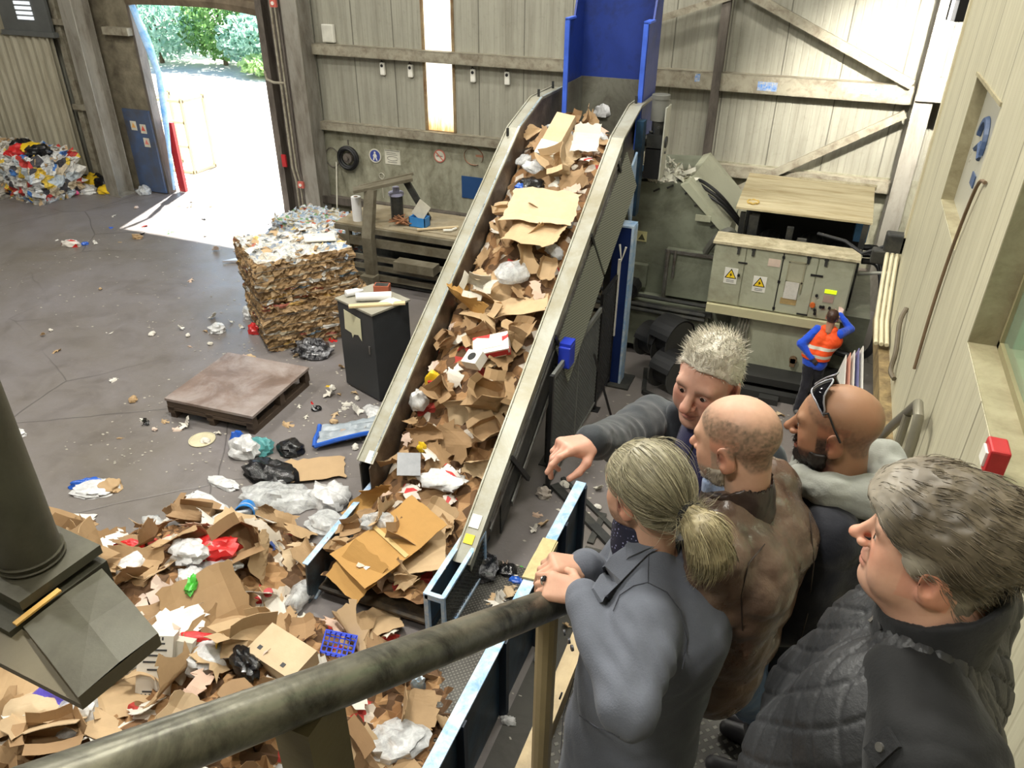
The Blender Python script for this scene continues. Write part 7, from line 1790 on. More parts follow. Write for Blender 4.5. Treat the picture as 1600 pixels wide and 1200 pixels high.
coat1 = [[(N + l1 * .05 - Zv * .03, .075), (C1 + l1 * .09, .165), (W1 + l1 * .08, .172), (HP + l1 * .085, .18), (HM + l1 * .09, .19)], [(N - l1 * .05 - Zv * .03, .075), (C1 - l1 * .09, .165), (W1 - l1 * .08, .172), (HP - l1 * .085, .18), (HM - l1 * .09, .19)],
         [(N + l1 * .06 - Zv * .04, .075), (LS, .09), (LS + (Le - LS) * .4, .082), (Le, .064), (Lw + (Le - Lw) * .1, .049), (Lw + (Le - Lw) * .03, .044)], [(RS, .082), (Re, .066), (Rw + (Re - Rw) * .15, .052), (Rw + (Re - Rw) * .04, .047)]]
V, F = garment(coat1, .0075, .035, seed=4, wrinkle=.005, wscale=7, karm=.014)
Nn = vnormals(V, F); ad = unit(Lw - Le); V = folds_at(V, Nn, Le + ad * .06 + l1 * .03, ad, .12, .006, 130, 0, l1 * .8); V = folds_at(V, Nn, LS + (Le - LS) * .55, unit(Le - LS), .1, .0055, 95, 1.0, ft * 1.3); V = folds_at(V, Nn, LS - ft * .05 + (-Zv) * .14, (0, 0, 1), .09, .005, 80, 0, ft * 1.2)
V = folds_at(V, Nn, Rw + (Re - Rw) * .3, unit(Re - Rw), .09, .004, 160)
m_coat = cloth_mat('grey_blue_wool', (98, 102, 112), .92, .14, 220, .4, .08)
S1 = P1.wear('coat', (V, F), m_coat, 'grey-blue wool coat')
P1.mb('lapel', S1.strip([(1046, 824), (1002, 842), (966, 866), (944, 892), (926, 922)], [(1064, 842), (1012, 868), (990, 892), (968, 916), (940, 944)], .007, .012), m_coat, True)
P1.mb('collar', S1.strip([(1100, 812), (1060, 812), (1010, 832), (985, 852)], [(1104, 838), (1066, 846), (1012, 862), (986, 874)], .013, .016), m_coat, True)
m_seam = M('dark_seam', (58, 60, 68), .9, 0, .05, 3, None, 0, 0, 0)
for ln in ([(1014, 862), (1013, 890), (1013, 912)], [(958, 955), (968, 930), (990, 915), (1012, 910), (1042, 925), (1064, 955), (1074, 1000), (1066, 1045)], [(905, 1118), (930, 1135), (968, 1152)], [(897, 1060), (880, 1120), (876, 1180)]):
    P1.mb('seam', MB().tube(S1.line(ln, .0), .0013, 5), m_seam, True)
for (u, v) in ((884, 988), (891, 1001), (896, 1012)):
    q, n = S1.at(u, v, .001); P1.mb('cuff_button', MB().cyl(q, q + n * .005, .0075, n=12), M('dark_button', (44, 46, 52), .35, 0, .05, 3, None, 0, 0, 0))
q, n = S1.at(878, 1088, .001); P1.mb('coat_button', MB().cyl(q, q + n * .005, .011, n=12), MATS['dark_button'])
t = NT('navy_dotted_shirt'); vo = t.n('ShaderNodeTexVoronoi'); vo.inputs['Scale'].default_value = 95; vo.inputs['Randomness'].default_value = .3; t.l(t.tc.outputs['Object'], vo.inputs['Vector'])
t.base(t.mix(t.ramp(vo.outputs['Distance'], [(.18, 1.0), (.26, 0.0)]), lin((22, 24, 46)), lin((150, 150, 190)))); t.set(Roughness=.8)
nb = N + Zv * .015 + f1 * .02; nt_ = N + Zv * .075 + f1 * .03
VC, FC = garment([[(nb - Zv * .02, .084), (nt_ - Zv * .012, .07)]], .005, .01, cuts=[(nt_ - f1 * .0, unit(Zv * .9 + f1 * .35))], wrinkle=.002, extra=lambda Fd: Fd.smin(Fd.cone(nb + f1 * .06 - l1 * -.0, nb + f1 * .07 - Zv * .05, .035, .03), .03))
P1.wear('shirt_collar', (VC, FC), t.m, 'navy shirt collar with pale dots')
gh = hand_geo([(.55, .8, .4), (.75, .9, .5), (.8, .95, .5), (.85, .95, .5)], [(.75, .6, -.35), (.35, .85, -.5), (.1, .9, -.5)], .05)
gh2 = hand_geo([(.55, .8, .4), (.75, .9, .5), (.8, .95, .5), (.85, .95, .5)], [(.75, .6, -.35), (.35, .85, -.5), (.1, .9, -.5)], .05, wrist=.003)
ML = hand_frame(Lw, unit(cam_dir(-1, .02, .1) + .35 * unit(Lw - Le)), cam_dir(-.1, -.62, -.75), left=True); V, F = place_hand(gh, ML); P1.add_skin(V, F, hand_tone(V, sk1))
MR = hand_frame(Rw, unit(cam_dir(-1, .03, .0) + .4 * unit(Rw - Re)), cam_dir(0, -.85, -.5), left=False); V, F = place_hand(gh2, MR); P1.add_skin(V, F, hand_tone(V, sk1))
q = ML[0] @ np.array([.0095, .1, .004]) + ML[1]; fx = unit(ML[0][:, 1] * .75 - ML[0][:, 2] * .65); fz = unit(ML[0][:, 2])
g = MB(); xx = unit(ML[0][:, 0]); yy = np.cross(fx, xx); g.tube([q + (xx * math.cos(a) + yy * math.sin(a)) * .0108 - fz * .004 for a in np.linspace(0, 2 * PI, 15)], .0028, 6); P1.mb('ring', g, M('silver_ring', (190, 190, 190), .25, .9, .05, 3, None, 0, 0, 0), True)
g = MB(); g.box(Vector(q + fz * .009), (.013, .011, .006), R=Matrix((xx, fx, np.cross(xx, fx))).transposed()); P1.mb('ring_stone', g, MATS['black_rubber'])
LG = [[(HP + l1 * .09, .1), (HP + l1 * .1 - Zv * .45, .075), (HP + l1 * .1 - Zv * .8, .06)], [(HP - l1 * .09, .1), (HP - l1 * .1 - Zv * .45, .075), (HP - l1 * .1 - Zv * .8, .06)]]
m_jean = cloth_mat('pale_blue_denim', (104, 128, 164), .85, .2, 200, .3, .1)
base_z = LZ + .02
P1.wear('jeans', garment([[(HP + l1 * s * .09, .12), (HP + l1 * s * .1 + np.array([0, 0, (base_z - HP[2]) * .55]), .09), (np.array([HP[0], HP[1], base_z + .08]) + l1 * s * .1, .07)] for s in (1, -1)], .014, .03, seed=2, wrinkle=.008), m_jean)
core(P1, [[(N, .06), (C1, .1), (W1, .1), (HP, .11), (HP + l1 * .09 - Zv * .3, .07), (np.array([HP[0], HP[1], base_z + .1]) + l1 * .1, .045)], [(HP - l1 * .09 - Zv * .1, .07), (np.array([HP[0], HP[1], base_z + .1]) - l1 * .1, .045)], [(LS, .045), (Le, .034), (Lw, .024)], [(RS, .04), (RS * .4 + Re * .6, .03)]], sk1)
m_shoe = M('dark_shoe', (46, 44, 46), .5, 0, .15)
def shoe(p, c, f, mat=m_shoe, s=1.0):
    f = unit((f[0], f[1], 0)); c = np.array(c); V, F = garment([[(c - f * .05 * s + Zv * .05, .045), (c + f * .06 * s + Zv * .042, .042), (c + f * .16 * s + Zv * .032, .034)]], .008, .02, cuts=[(c + Zv * .004, -Zv)], wrinkle=.001); p.wear('shoe', (V, F), mat)
for s_ in (1, -1): shoe(P1, np.array([HP[0], HP[1], LZ]) + l1 * s_ * .1, ft)
P1.finish(sk1); P1.late_build()

# ============ man in the brown leather jacket
P2 = Person('balding man with a grey beard in a shiny brown leather jacket', (0, 1.85, LZ))
H = atd(1151, 686, 1.95); f2 = unit((-.93, .36, 0)); sk2 = (208, 166, 140)
ring2 = lambda x, y, z: sstep(z - HL(y), -.004, .014) * (1 - .92 * sstep(z - (.066 + .12 * np.clip(y + .02, -.1, .1)), -.01, .03) * (np.abs(x) < .062)) * .92
M2 = head_on(P2, H, f2, .2, 0, 1.04, dict(jaw=1.02, neck_r=.06), dict(base=sk2, stub=(150, 140, 122), stub_amt=.85, scalp=(108, 96, 80), scalp_fn=ring2, seed=2, brow_col=(110, 92, 74)))
def beard(P, M_, ca, cb, n, ln, seed, label, low=0.0):
    FB = Field((-.1, -.02, -.16), (.1, .13, -.02), .004); FB.smin(FB.ell((0, .032, -.08), (.06, .06, .053)), 0); FB.smin(FB.ell((0, .076, -.11), (.027, .022, .022)), .022)
    for s_ in (-1, 1): FB.smin(FB.ell((s_ * .058, .02, -.06), (.017, .03, .046)), .02)
    FB.smax_neg(FB.ell((0, .096, -.0745), (.027, .03, .008)), .006); FB.d = np.maximum(FB.d, FB.Z + .056 + low - .25 * np.clip(FB.Y - .03, 0, 1)); FB.smin(FB.cone((-.024, .093, -.059), (.024, .093, -.059), .006, .006), .005); FB.d = np.maximum(FB.d, -FB.Y)
    V, F = FB.mesh(); V = V + vnormals(V, F) * (.003 * vnoise(V, 90, 3, 2))[:, None]; sb = strands(V, F, n, lambda P_: np.tile(np.array([0, .3, -.9]), (len(P_), 1)), ln, .0008, seed, None, .5, 4, .003, .4)
    hair_obj('beard', P, M_, [(V, F, 0), (*sb, 4)], ca, cb, None, label, seed)
beard(P2, M2, (104, 94, 80), (196, 186, 168), 900, .013, 5, 'trimmed grey beard')
N = H - f2 * .035 - Zv * .16; ft = unit((-.97, .22, 0)); l2 = np.array([-ft[1], ft[0], 0])
C2 = N - Zv * .17 - ft * .05; W2 = N - Zv * .38 - ft * .03; HP2 = N - Zv * .56 - ft * .03
LS = N + l2 * .185 - Zv * .08 - ft * .03; RS = N - l2 * .185 - Zv * .08 - ft * .03; Le = LS + unit(-Zv + ft * .1 + l2 * .32) * .31; Lw = Le + unit(ft * .3 - Zv * .9) * .25; Re = RS + unit(-Zv + ft * .1 - l2 * .2) * .31; Rw = Re + unit(ft * .15 - Zv * .95) * .25
ch2 = [[(N + l2 * s * .05 - Zv * .03, .08), (C2 + l2 * s * .085, .15), (W2 + l2 * s * .08, .15), (HP2 + l2 * s * .08, .145)] for s in (1, -1)]
V, F = garment(ch2 + [[(N + l2 * .07 - Zv * .05, .075), (LS, .088), (LS + (Le - LS) * .5, .08), (Le, .069), (Lw, .052)], [(N - l2 * .07 - Zv * .05, .075), (RS, .086), (Re, .066), (Rw, .05)]], .008, .032, seed=9, wrinkle=.009, wscale=8, karm=.014)
Nn = vnormals(V, F); V = folds_at(V, Nn, LS + (Le - LS) * .15 + ft * .05, unit(Zv + ft * .7), .12, .008, 95, .4); V = folds_at(V, Nn, Le, unit(Lw - Le), .1, .007, 120, 1.0); V = folds_at(V, Nn, C2 + l2 * .2 - ft * .1, unit(Zv - ft * .8), .14, .005, 70)
m_lea = M('brown_leather', (104, 84, 70), .28, 0, .25, 5, (62, 48, 40), .35, 6, .25, 45)
S2 = P2.wear('jacket', (V, F), m_lea, 'shiny brown leather jacket')
cb_ = N + Zv * .0; ctop = N + Zv * .075 + f2 * .01
VC, FC = garment([[(cb_ - Zv * .03, .1), (ctop, .083)]], .006, .01, cuts=[(ctop - f2 * .02 - Zv * .012, unit(Zv * .85 + ft * .55))], wrinkle=.005, wscale=14, seed=5, subtract=[(cb_ + Zv * .02, ctop + Zv * .1, .074, .074)])
P2.wear('jacket_collar', (VC, FC), M('dark_leather_collar', (54, 42, 36), .35, 0, .25, 6, None, 0, 0, .2), 'turned-up dark leather collar')
VC, FC = garment([[(N + ft * .03 - Zv * .01, .068), (N + f2 * .04 + Zv * .055, .064)]], .005, .01, cuts=[(N + f2 * .05 + Zv * .05, unit(Zv * .8 + f2 * .5))], wrinkle=.002)
P2.wear('shirt_collar', (VC, FC), cloth_mat('light_blue_shirt', (150, 170, 204), .8, .08), 'light blue shirt collar')
for ln in ([(1195, 850), (1170, 880), (1158, 930), (1160, 985)], [(1265, 800), (1272, 880), (1262, 960), (1240, 1040)], [(1130, 830), (1150, 870), (1160, 890)]):
    P2.mb('seam', MB().tube(S2.line(ln, .0), .0018, 5), M('leather_seam', (44, 32, 26), .5, 0, .05, 3, None, 0, 0, 0), True)
feet2 = [np.array(at(1183, 1148, LZ)) - ft * .06, np.array(at(1205, 1085, LZ)) - ft * .02]
P2.wear('jeans', garment([[(HP2 + l2 * .085 + Zv * .03, .12), (HP2 * .5 + feet2[0] * .5 + Zv * .05, .09), (feet2[0] + Zv * .09, .066)], [(HP2 - l2 * .085 + Zv * .03, .12), (HP2 * .5 + feet2[1] * .5 + Zv * .05, .09), (feet2[1] + Zv * .09, .066)]], .012, .03, seed=6, wrinkle=.01, wscale=11), cloth_mat('blue_denim', (74, 98, 134), .85, .2, 200, .3, .1))
for fp in feet2: shoe(P2, fp, ft)
core(P2, [[(N, .06), (C2, .1), (HP2, .09), (HP2 + l2 * .085, .07), (HP2 * .5 + feet2[0] * .5 + Zv * .05, .05), (feet2[0] + Zv * .1, .035)], [(HP2 - l2 * .085, .07), (HP2 * .5 + feet2[1] * .5 + Zv * .05, .05), (feet2[1] + Zv * .1, .035)], [(LS, .05), (Le, .042), (Lw, .03)], [(RS, .05), (Re, .042), (Rw, .03)]], sk2)
gl_ = hand_geo(CURL_LOOSE, [(.75, .6, -.35), (.4, .85, -.3), (.2, .95, -.2)])
for (w_, e_, left) in ((Lw, Le, True), (Rw, Re, False)):
    V, F = place_hand(gl_, hand_frame(w_, unit(w_ - e_), Zv, left)); P2.add_skin(V, F, hand_tone(V, sk2))
P2.finish(sk2); P2.late_build()

# ============ man with sunglasses on his bald head
P3 = Person('bald dark-bearded man with sunglasses pushed up on his head', (.25, 2.2, LZ))
H = atd(1307, 664, 2.2); f3 = unit((-.97, .2, 0)); sk3 = (156, 118, 90)
ring3 = lambda x, y, z: sstep(z - HL(y), -.006, .01) * (1 - sstep(z - (.045 + .3 * np.clip(y + .02, -.2, .1)), -.025, .03)) * .62
M3 = head_on(P3, H, f3, .08, 0, 1.1, dict(jaw=1.0, neck_r=.062), dict(base=sk3, stub=(34, 27, 24), stub_amt=1.15, scalp=(78, 62, 50), scalp_fn=ring3, seed=3, brow_col=(28, 22, 20)))
beard(P3, M3, (18, 15, 14), (52, 42, 36), 900, .012, 6, 'short black beard')
N = H - f3 * .035 - Zv * .17; ft = unit((-.98, .15, 0)); l3 = np.array([-ft[1], ft[0], 0]); C3 = N - Zv * .18 - ft * .04; W3 = N - Zv * .42 - ft * .02; HP3 = N - Zv * .6 - ft * .02
LS = N + l3 * .19 - Zv * .08 - ft * .03; RS = N - l3 * .19 - Zv * .08 - ft * .03; Le = LS + unit(-Zv + l3 * .15) * .3; Lw = Le + unit(ft * .8 - Zv * .6) * .25; Re = RS + unit(-Zv - l3 * .15) * .3; Rw = Re + unit(ft * .8 - Zv * .6) * .25
V, F = garment([[(N + l3 * s * .05 - Zv * .04, .08), (C3 + l3 * s * .085, .155), (W3 + l3 * s * .08, .165), (HP3 + l3 * s * .08, .16)] for s in (1, -1)] + [[(N + l3 * s * .07 - Zv * .06, .08), (S_, .09), (E_, .07), (W_, .053)] for s, S_, E_, W_ in ((1, LS, Le, Lw), (-1, RS, Re, Rw))], .0095, .035, seed=12, wrinkle=.008, wscale=8, karm=.015)
S3 = P3.wear('jacket', (V, F), cloth_mat('black_navy_jacket', (20, 22, 32), .7, .2, 140, .25, .15), 'black-navy jacket')
rg3 = [(N + ft * .12 + l3 * .04 - Zv * .05, .034), (N + ft * .09 + l3 * .09 + Zv * .01, .04), (N + l3 * .125 + Zv * .03, .046), (N + l3 * .1 - ft * .11 + Zv * .035, .056), (N - ft * .155 + Zv * .02, .066), (N - l3 * .1 - ft * .11 + Zv * .035, .056), (N - l3 * .125 + Zv * .03, .046), (N - l3 * .08 + ft * .09 + Zv * .0, .036), (N + ft * .12 - l3 * .03 - Zv * .05, .03)]
V, F = garment([rg3], .007, .03, seed=3, wrinkle=.008, wscale=13); V = V.copy()
P3.wear('hood', (V, F), cloth_mat('grey_sweat_fabric', (150, 152, 144), .95, .08, 180, .3, .3), 'grey hood lying on the shoulders')
VC, FC = garment([[(N - Zv * .02, .085), (N + Zv * .05 + f3 * .01, .074)]], .006, .01, cuts=[(N + Zv * .05, unit(Zv * .85 + f3 * .5))], wrinkle=.003)
P3.wear('inner_collar', (VC, FC), cloth_mat('dark_slate_fabric', (62, 66, 74), .9, .1))
P3.wear('trousers', garment([[(HP3 + l3 * s * .085, .12), (HP3 + l3 * s * .09 + np.array([0, 0, (LZ - HP3[2]) * .5]), .09), (np.array([HP3[0], HP3[1], LZ + .08]) + l3 * s * .09, .068)] for s in (1, -1)], .014, .03, seed=7, wrinkle=.008), cloth_mat('dark_trousers', (36, 38, 46), .85, .15))
for s_ in (1, -1): shoe(P3, np.array([HP3[0], HP3[1], LZ]) + l3 * s_ * .09, ft)
core(P3, [[(N, .06), (C3, .1), (HP3, .1)], [(HP3 + l3 * .085, .08), (np.array([HP3[0], HP3[1], LZ + .1]) + l3 * .09, .04)], [(HP3 - l3 * .085, .08), (np.array([HP3[0], HP3[1], LZ + .1]) - l3 * .09, .04)], [(HP3, .08), (HP3 + l3 * .085, .08)], [(HP3, .08), (HP3 - l3 * .085, .08)], [(LS, .05), (Le, .042), (Lw, .03)], [(RS, .05), (Re, .042), (Rw, .03)]], sk3)
for (w_, e_, left) in ((Lw, Le, True), (Rw, Re, False)):
    V, F = place_hand(gl_, hand_frame(w_, unit(w_ - e_), l3 if left else -l3, left)); P3.add_skin(V, F, hand_tone(V, sk3))
P3.finish(sk3); P3.late_build()
# sunglasses resting on the scalp
sg = thing('sunglasses', "black wraparound sunglasses pushed up on the bald man's head", 'sunglasses', tuple(M3[1] + M3[0] @ np.array([0, .05, .11])))
def hw(p): return M3[0] @ np.array(p) + M3[1] - np.array(sg.location)
def scalp(x, ang, off):
    """point on the skull: x to the side, ang from the face (0) over the crown (90 deg)"""
    k = math.sqrt(max(0, 1 - (x / .077) ** 2)); r_ = .03
    return np.array([x, -.014 + (.098 * k + off) * math.cos(ang), .03 + (.084 * k + off) * math.sin(ang)])
for s_ in (-1, 1):
    g = MB(); n = 9; rows = []
    for i in range(n):
        x = s_ * (.010 + .062 * i / (n - 1)); sw = i / (n - 1)
        hgt = .23 * (1 - .45 * sw ** 3) * (.8 + .4 * math.sin(PI * min(1, sw + .25)))
        for k in range(4):
            a_ = 1.0 + .12 * sw - .25 * sw ** 2 + (k / 3 - .5) * 2 * hgt; rows.append(hw(scalp(x, a_, .012 + .012 * (k / 3) + .004 * math.sin(PI * sw))))
    rows2 = [p_ + unit(p_ - hw([0, -.01, .03])) * .004 for p_ in rows]; o_ = len(rows)
    fs = [(i * 4 + k, i * 4 + k + 1, (i + 1) * 4 + k + 1, (i + 1) * 4 + k) for i in range(n - 1) for k in range(3)]
    g.add(list(rows) + rows2, fs + [tuple(j + o_ for j in f_[::-1]) for f_ in fs]); g.build('lens', M('dark_lens', (14, 14, 18), .06, .1, .05, 3, None, 0, 0, 0), sg, True)
    edge = [rows2[i * 4] for i in range(n)] + [rows2[(n - 1) * 4 + k] for k in range(4)] + [rows2[i * 4 + 3] for i in range(n - 1, -1, -1)] + [rows2[k] for k in (3, 2, 1, 0)]
    g = MB(); g.tube(edge, .0026, 6); g.build('rim', M('grey_rim', (150, 150, 156), .3, .6, .05, 3, None, 0, 0, 0), sg, True)
    g = MB(); g.tube([rows2[(n - 1) * 4 + 1], hw([s_ * .083, .01, .075]), hw([s_ * .089, -.012, .035]), hw([s_ * .091, -.03, .005])], [.0045, .0034, .003, .0034], 6); g.build('temple_arm', m_black, sg, True)
g = MB(); g.tube([hw(scalp(-.012, 1.05, .018)), hw(scalp(0, 1.08, .021)), hw(scalp(.012, 1.05, .018))], .0032, 6); g.build('bridge', m_black, sg, True)

# ============ man with white hair pointing
P4 = Person('white-haired man in a dark jacket pointing with an outstretched arm', (-.2, 2.5, LZ))
H = atd(1107, 592, 2.48); f4 = unit((-.34, -.94, 0)); sk4 = (208, 162, 142)
M4 = head_on(P4, H, f4, .12, -.08, 1.14, dict(jaw=1.05, nose=1.25, brow=1.25, neck_r=.06, fat=.3), dict(base=sk4, seed=4, brow_col=(150, 120, 100)))
HL4 = lambda y: np.interp(y, [-.13, -.06, -.035, -.01, .02, .045, .07, .1], [-.075, -.06, -.02, .014, .03, .056, .074, .085])
sh = hair_shell(lambda x, y, z: z - HL4(y), lambda x, y, z: .007 + .012 * np.clip((z - .06) / .05, 0, 1), seed=5, rough=.005, scale=60)
cw = lambda P: unit_rows(np.column_stack([P[:, 0] * 6, .3 + 0 * P[:, 0], .02 + np.clip(P[:, 2], -.08, .1) * 5]))
st = strands(*sh, 2200, cw, .02, .001, 6, None, .45, 5, .004, .4); s2_ = strands(*sh, 900, cw, .034, .001, 7, lambda V: V[:, 2] > .085, 1.0, 5, .004, .5)
hair_obj('hair', P4, M4, [(*sh, 0), (*st, 5), (*s2_, 5)], (168, 160, 142), (248, 244, 232), None, 'short spiky white hair', 3)
N = H - f4 * .04 - Zv * .18; ft = unit((-.3, -.95, 0)); l4 = np.array([-ft[1], ft[0], 0]); C4 = N - Zv * .19; W4 = N - Zv * .42; HP4 = N - Zv * .6
LS = N + l4 * .2 - Zv * .08; RS = N - l4 * .2 - Zv * .08; Rw = atd(926, 690, 2.13); Re = ik(RS, Rw, .31, .27, -Zv * .6 - ft * .5 - l4 * .2); Le = LS + unit(-Zv + l4 * .2) * .31; Lw = Le + unit(-Zv + ft * .4) * .25
V, F = garment([[(N - ft * .03 + l4 * s * .07 - Zv * .02, .07), (C4 + l4 * s * .13 - ft * .03, .115), (W4 + l4 * s * .13 - ft * .03, .12), (HP4 + l4 * s * .12 - ft * .02, .125)] for s in (1, -1)] + [[(C4 - ft * .06, .12), (HP4 - ft * .06, .12)], [(RS, .09), (RS * .5 + Re * .5, .08), (Re, .069), (Rw, .052)], [(LS, .09), (Le, .07), (Lw, .052)]], .009, .03, seed=14, wrinkle=.009, wscale=8)
Nn = vnormals(V, F); V = folds_at(V, Nn, RS + (Re - RS) * .4, unit(Re - RS), .14, .005, 55, .3, Zv * .5); V = folds_at(V, Nn, Re, unit(Rw - Re), .1, .0035, 75, .8, l4 * .6)
P4.wear('jacket', (V, F), cloth_mat('charcoal_jacket', (44, 49, 54), .75, .2, 150, .25, .2), 'open charcoal jacket')
V, F = garment([[(N + ft * .02 - Zv * .02, .075), (C4 + ft * .035, .115), (W4 + ft * .03, .13), (HP4 + ft * .03, .13)]], .009, .03, seed=15, wrinkle=.004)
S4 = P4.wear('sweater', (V, F), cloth_mat('navy_sweater', (46, 46, 84), .9, .12, 200, .3, .3), 'navy zip sweater')
P4.mb('zip', MB().tube(S4.line([(1092, 668), (1080, 705), (1066, 740), (1058, 770)], .001), .004, 5), m_black, True)
VC, FC = garment([[(N - Zv * .01, .082), (N + Zv * .06 - f4 * .0, .078)]], .006, .01, cuts=[(N + Zv * .06, unit(Zv * .85 + f4 * .5))], wrinkle=.003); P4.wear('sweater_collar', (VC, FC), MATS.get('x') or cloth_mat('navy_collar', (40, 42, 72), .9, .1))
rg4 = [(N + ft * .1 + l4 * s * .085 - Zv * .12, .028) if i == 0 else ((N + l4 * s * .105 - Zv * .0 + ft * .02, .034) if i == 1 else (N + l4 * s * .06 - ft * .09 + Zv * .03, .034)) for s in (-1, 1) for i in ((0, 1, 2) if s == -1 else (2, 1, 0))]
P4.wear('jacket_collar', garment([rg4], .008, .02, seed=3, wrinkle=.005), cloth_mat('charcoal_collar', (34, 38, 44), .8, .2))
gp = hand_geo([(.25, .45, .3), (.6, .8, .5), (.85, 1.0, .6), (.9, 1.05, .6)], [(.55, .7, -.55), (.15, .8, -.65), (-.1, .8, -.5)], .06)
V, F = place_hand(gp, hand_frame(Rw + unit(Rw - Re) * .02, unit(cam_dir(-1, .18, -.1) + .7 * unit(Rw - Re)), cam_dir(-.1, -.85, -.5), False, 1.02)); P4.add_skin(V, F, hand_tone(V, sk4))
V, F = place_hand(gl_, hand_frame(Lw, unit(Lw - Le), l4, True)); P4.add_skin(V, F, hand_tone(V, sk4))
P4.wear('trousers', garment([[(HP4 + l4 * s * .085, .12), (HP4 + l4 * s * .09 + np.array([0, 0, (LZ - HP4[2]) * .5]), .09), (np.array([HP4[0], HP4[1], LZ + .08]) + l4 * s * .09, .068)] for s in (1, -1)], .014, .03, seed=7, wrinkle=.008), cloth_mat('grey_trousers', (52, 54, 60), .85, .15))
for s_ in (1, -1): shoe(P4, np.array([HP4[0], HP4[1], LZ]) + l4 * s_ * .09, ft)
core(P4, [[(N, .06), (C4, .1), (HP4, .1), (HP4 + l4 * .085, .08), (np.array([HP4[0], HP4[1], LZ + .1]) + l4 * .09, .04)], [(HP4, .09), (HP4 - l4 * .085, .08), (np.array([HP4[0], HP4[1], LZ + .1]) - l4 * .09, .04)], [(LS, .05), (Le, .042), (Lw, .03)], [(RS, .05), (Re, .042), (Rw, .03)]], sk4)
P4.finish(sk4); P4.late_build()

# ============ man in the quilted jacket, nearest on the right
P5 = Person('man with wavy grey-brown hair in a black quilted jacket, nearest on the right', (.35, 1.2, LZ + .37))
H = atd(1462, 852, 1.3); f5 = unit((-.95, .22, 0)); sk5 = (214, 168, 142)
M5 = head_on(P5, H, f5, -.04, 0, 1.03, dict(jaw=1.12, fat=.9, nose=.75, neck_r=.066, ear=1.1), dict(base=sk5, stub=(190, 150, 130), stub_amt=.4, seed=5, brow_col=(96, 80, 66)))
HL5 = lambda y: np.interp(y, [-.13, -.06, -.035, -.012, .015, .035, .06, .1], [-.085, -.075, -.03, .01, -.012, .004, .045, .068])
sh = hair_shell(lambda x, y, z: z - HL5(y), lambda x, y, z: .012 + .02 * np.clip((z - .0) / .08, 0, 1) + .012 * np.clip((y - .0) / .08, 0, 1), seed=6, rough=.006, scale=36)
cw5 = lambda P: unit_rows(np.column_stack([P[:, 0] * 1.5 + .25 * np.sin(P[:, 1] * 60), -.8 + .25 * np.sin(P[:, 2] * 55 + P[:, 1] * 40), -.5 + np.clip(P[:, 2], -.06, .1) * 4]))
st = strands(*sh, 4200, cw5, .034, .001, 8, None, .12, 7, .003, .16)
def tone5(V):
    y, z = V[:, 1], V[:, 2]; k = sstep(y, -.03, .025) * sstep(-z, -.05, -.02) * .95 + .35 * sstep(y, .05, .1) + .3 * sstep(-z, -.0, .05); return k, (190, 182, 166)
hair_obj('hair', P5, M5, [(*sh, 0), (*st, 7)], (44, 38, 30), (128, 116, 96), tone5, 'wavy grey-brown hair, lighter at the temple', 4)
N = H - f5 * .04 - Zv * .165; ft = unit((-.96, .18, 0)); l5 = np.array([-ft[1], ft[0], 0]); C5 = N - Zv * .19 + ft * .0; W5 = N - Zv * .42 + ft * .05; HP5 = N - Zv * .6 + ft * .02
LS = N + l5 * .2 - Zv * .09 - ft * .05; RS = N - l5 * .2 - Zv * .09 - ft * .05; Le = LS + unit(-Zv + l5 * .15 - ft * .1) * .31; Lw = Le + unit(ft * .6 - Zv * .8) * .25; Re = RS + unit(-Zv - l5 * .15) * .31; Rw = Re + unit(ft * .6 - Zv * .8) * .25
V, F = garment([[(N + l5 * s * .06 - Zv * .04, .085), (C5 + l5 * s * .09, .17), (W5 + l5 * s * .085, .19), (HP5 + l5 * s * .085, .18)] for s in (1, -1)] + [[(N - l5 * .08 - Zv * .06, .085), (RS, .095), (Re, .075), (Rw, .056)]], .006, .035, seed=17, wrinkle=.003, wscale=5)
Nn = vnormals(V, F); q_ = V - C5; phi = np.arctan2(q_ @ l5, q_ @ ft) * .26; zz_ = V[:, 2] + .01 * vnoise(V, 6, 3, 1); u_ = phi * .75 + zz_ * .66; v_ = phi * .75 - zz_ * .66
du = np.abs((u_ / .064) % 1 - .5) * .064; dv = np.abs((v_ / .064) % 1 - .5) * .064
V = V - Nn * (.0048 * np.exp(-(np.minimum(du, dv) / .005) ** 2))[:, None] + Nn * (.001 * vnoise(V, 26, 4, 2))[:, None]
m_q = M('black_quilted_fabric', (40, 41, 43), .5, 0, .2, 6, None, 0, 0, .2, 80)
S5 = P5.wear('quilted_jacket', (V, F), m_q, 'black quilted jacket body')
V, F = garment([[(N + l5 * .1 - Zv * .06, .09), (LS, .1), (LS + (Le - LS) * .5, .088), (Le, .076), (Lw, .058)]], .009, .03, seed=18, wrinkle=.007, wscale=9)
SA = P5.wear('sleeve', (V, F), cloth_mat('smooth_black_sleeve', (26, 27, 28), .7, .2, 150, .2, .1), 'smooth black sleeve')
VC, FC = garment([[(N - Zv * .02, .1), (N + Zv * .085 - f5 * .01, .09)]], .006, .01, cuts=[(N + Zv * .07, unit(Zv * .85 + f5 * .55))], wrinkle=.004, wscale=12, subtract=[(N + Zv * .03, N + Zv * .16, .078, .078)])
P5.wear('jacket_collar', (VC, FC), cloth_mat('black_collar', (34, 35, 37), .7, .2, 120, .25, .1))
P5.mb('seam', MB().tube(S5.line([(1374, 938), (1372, 960), (1378, 985)], .002), .0035, 5), m_black, True); P5.mb('zip_pull', MB().beam(S5.at(1362, 975, .006)[0], S5.at(1372, 966, .006)[0], .005, .003), m_steel)
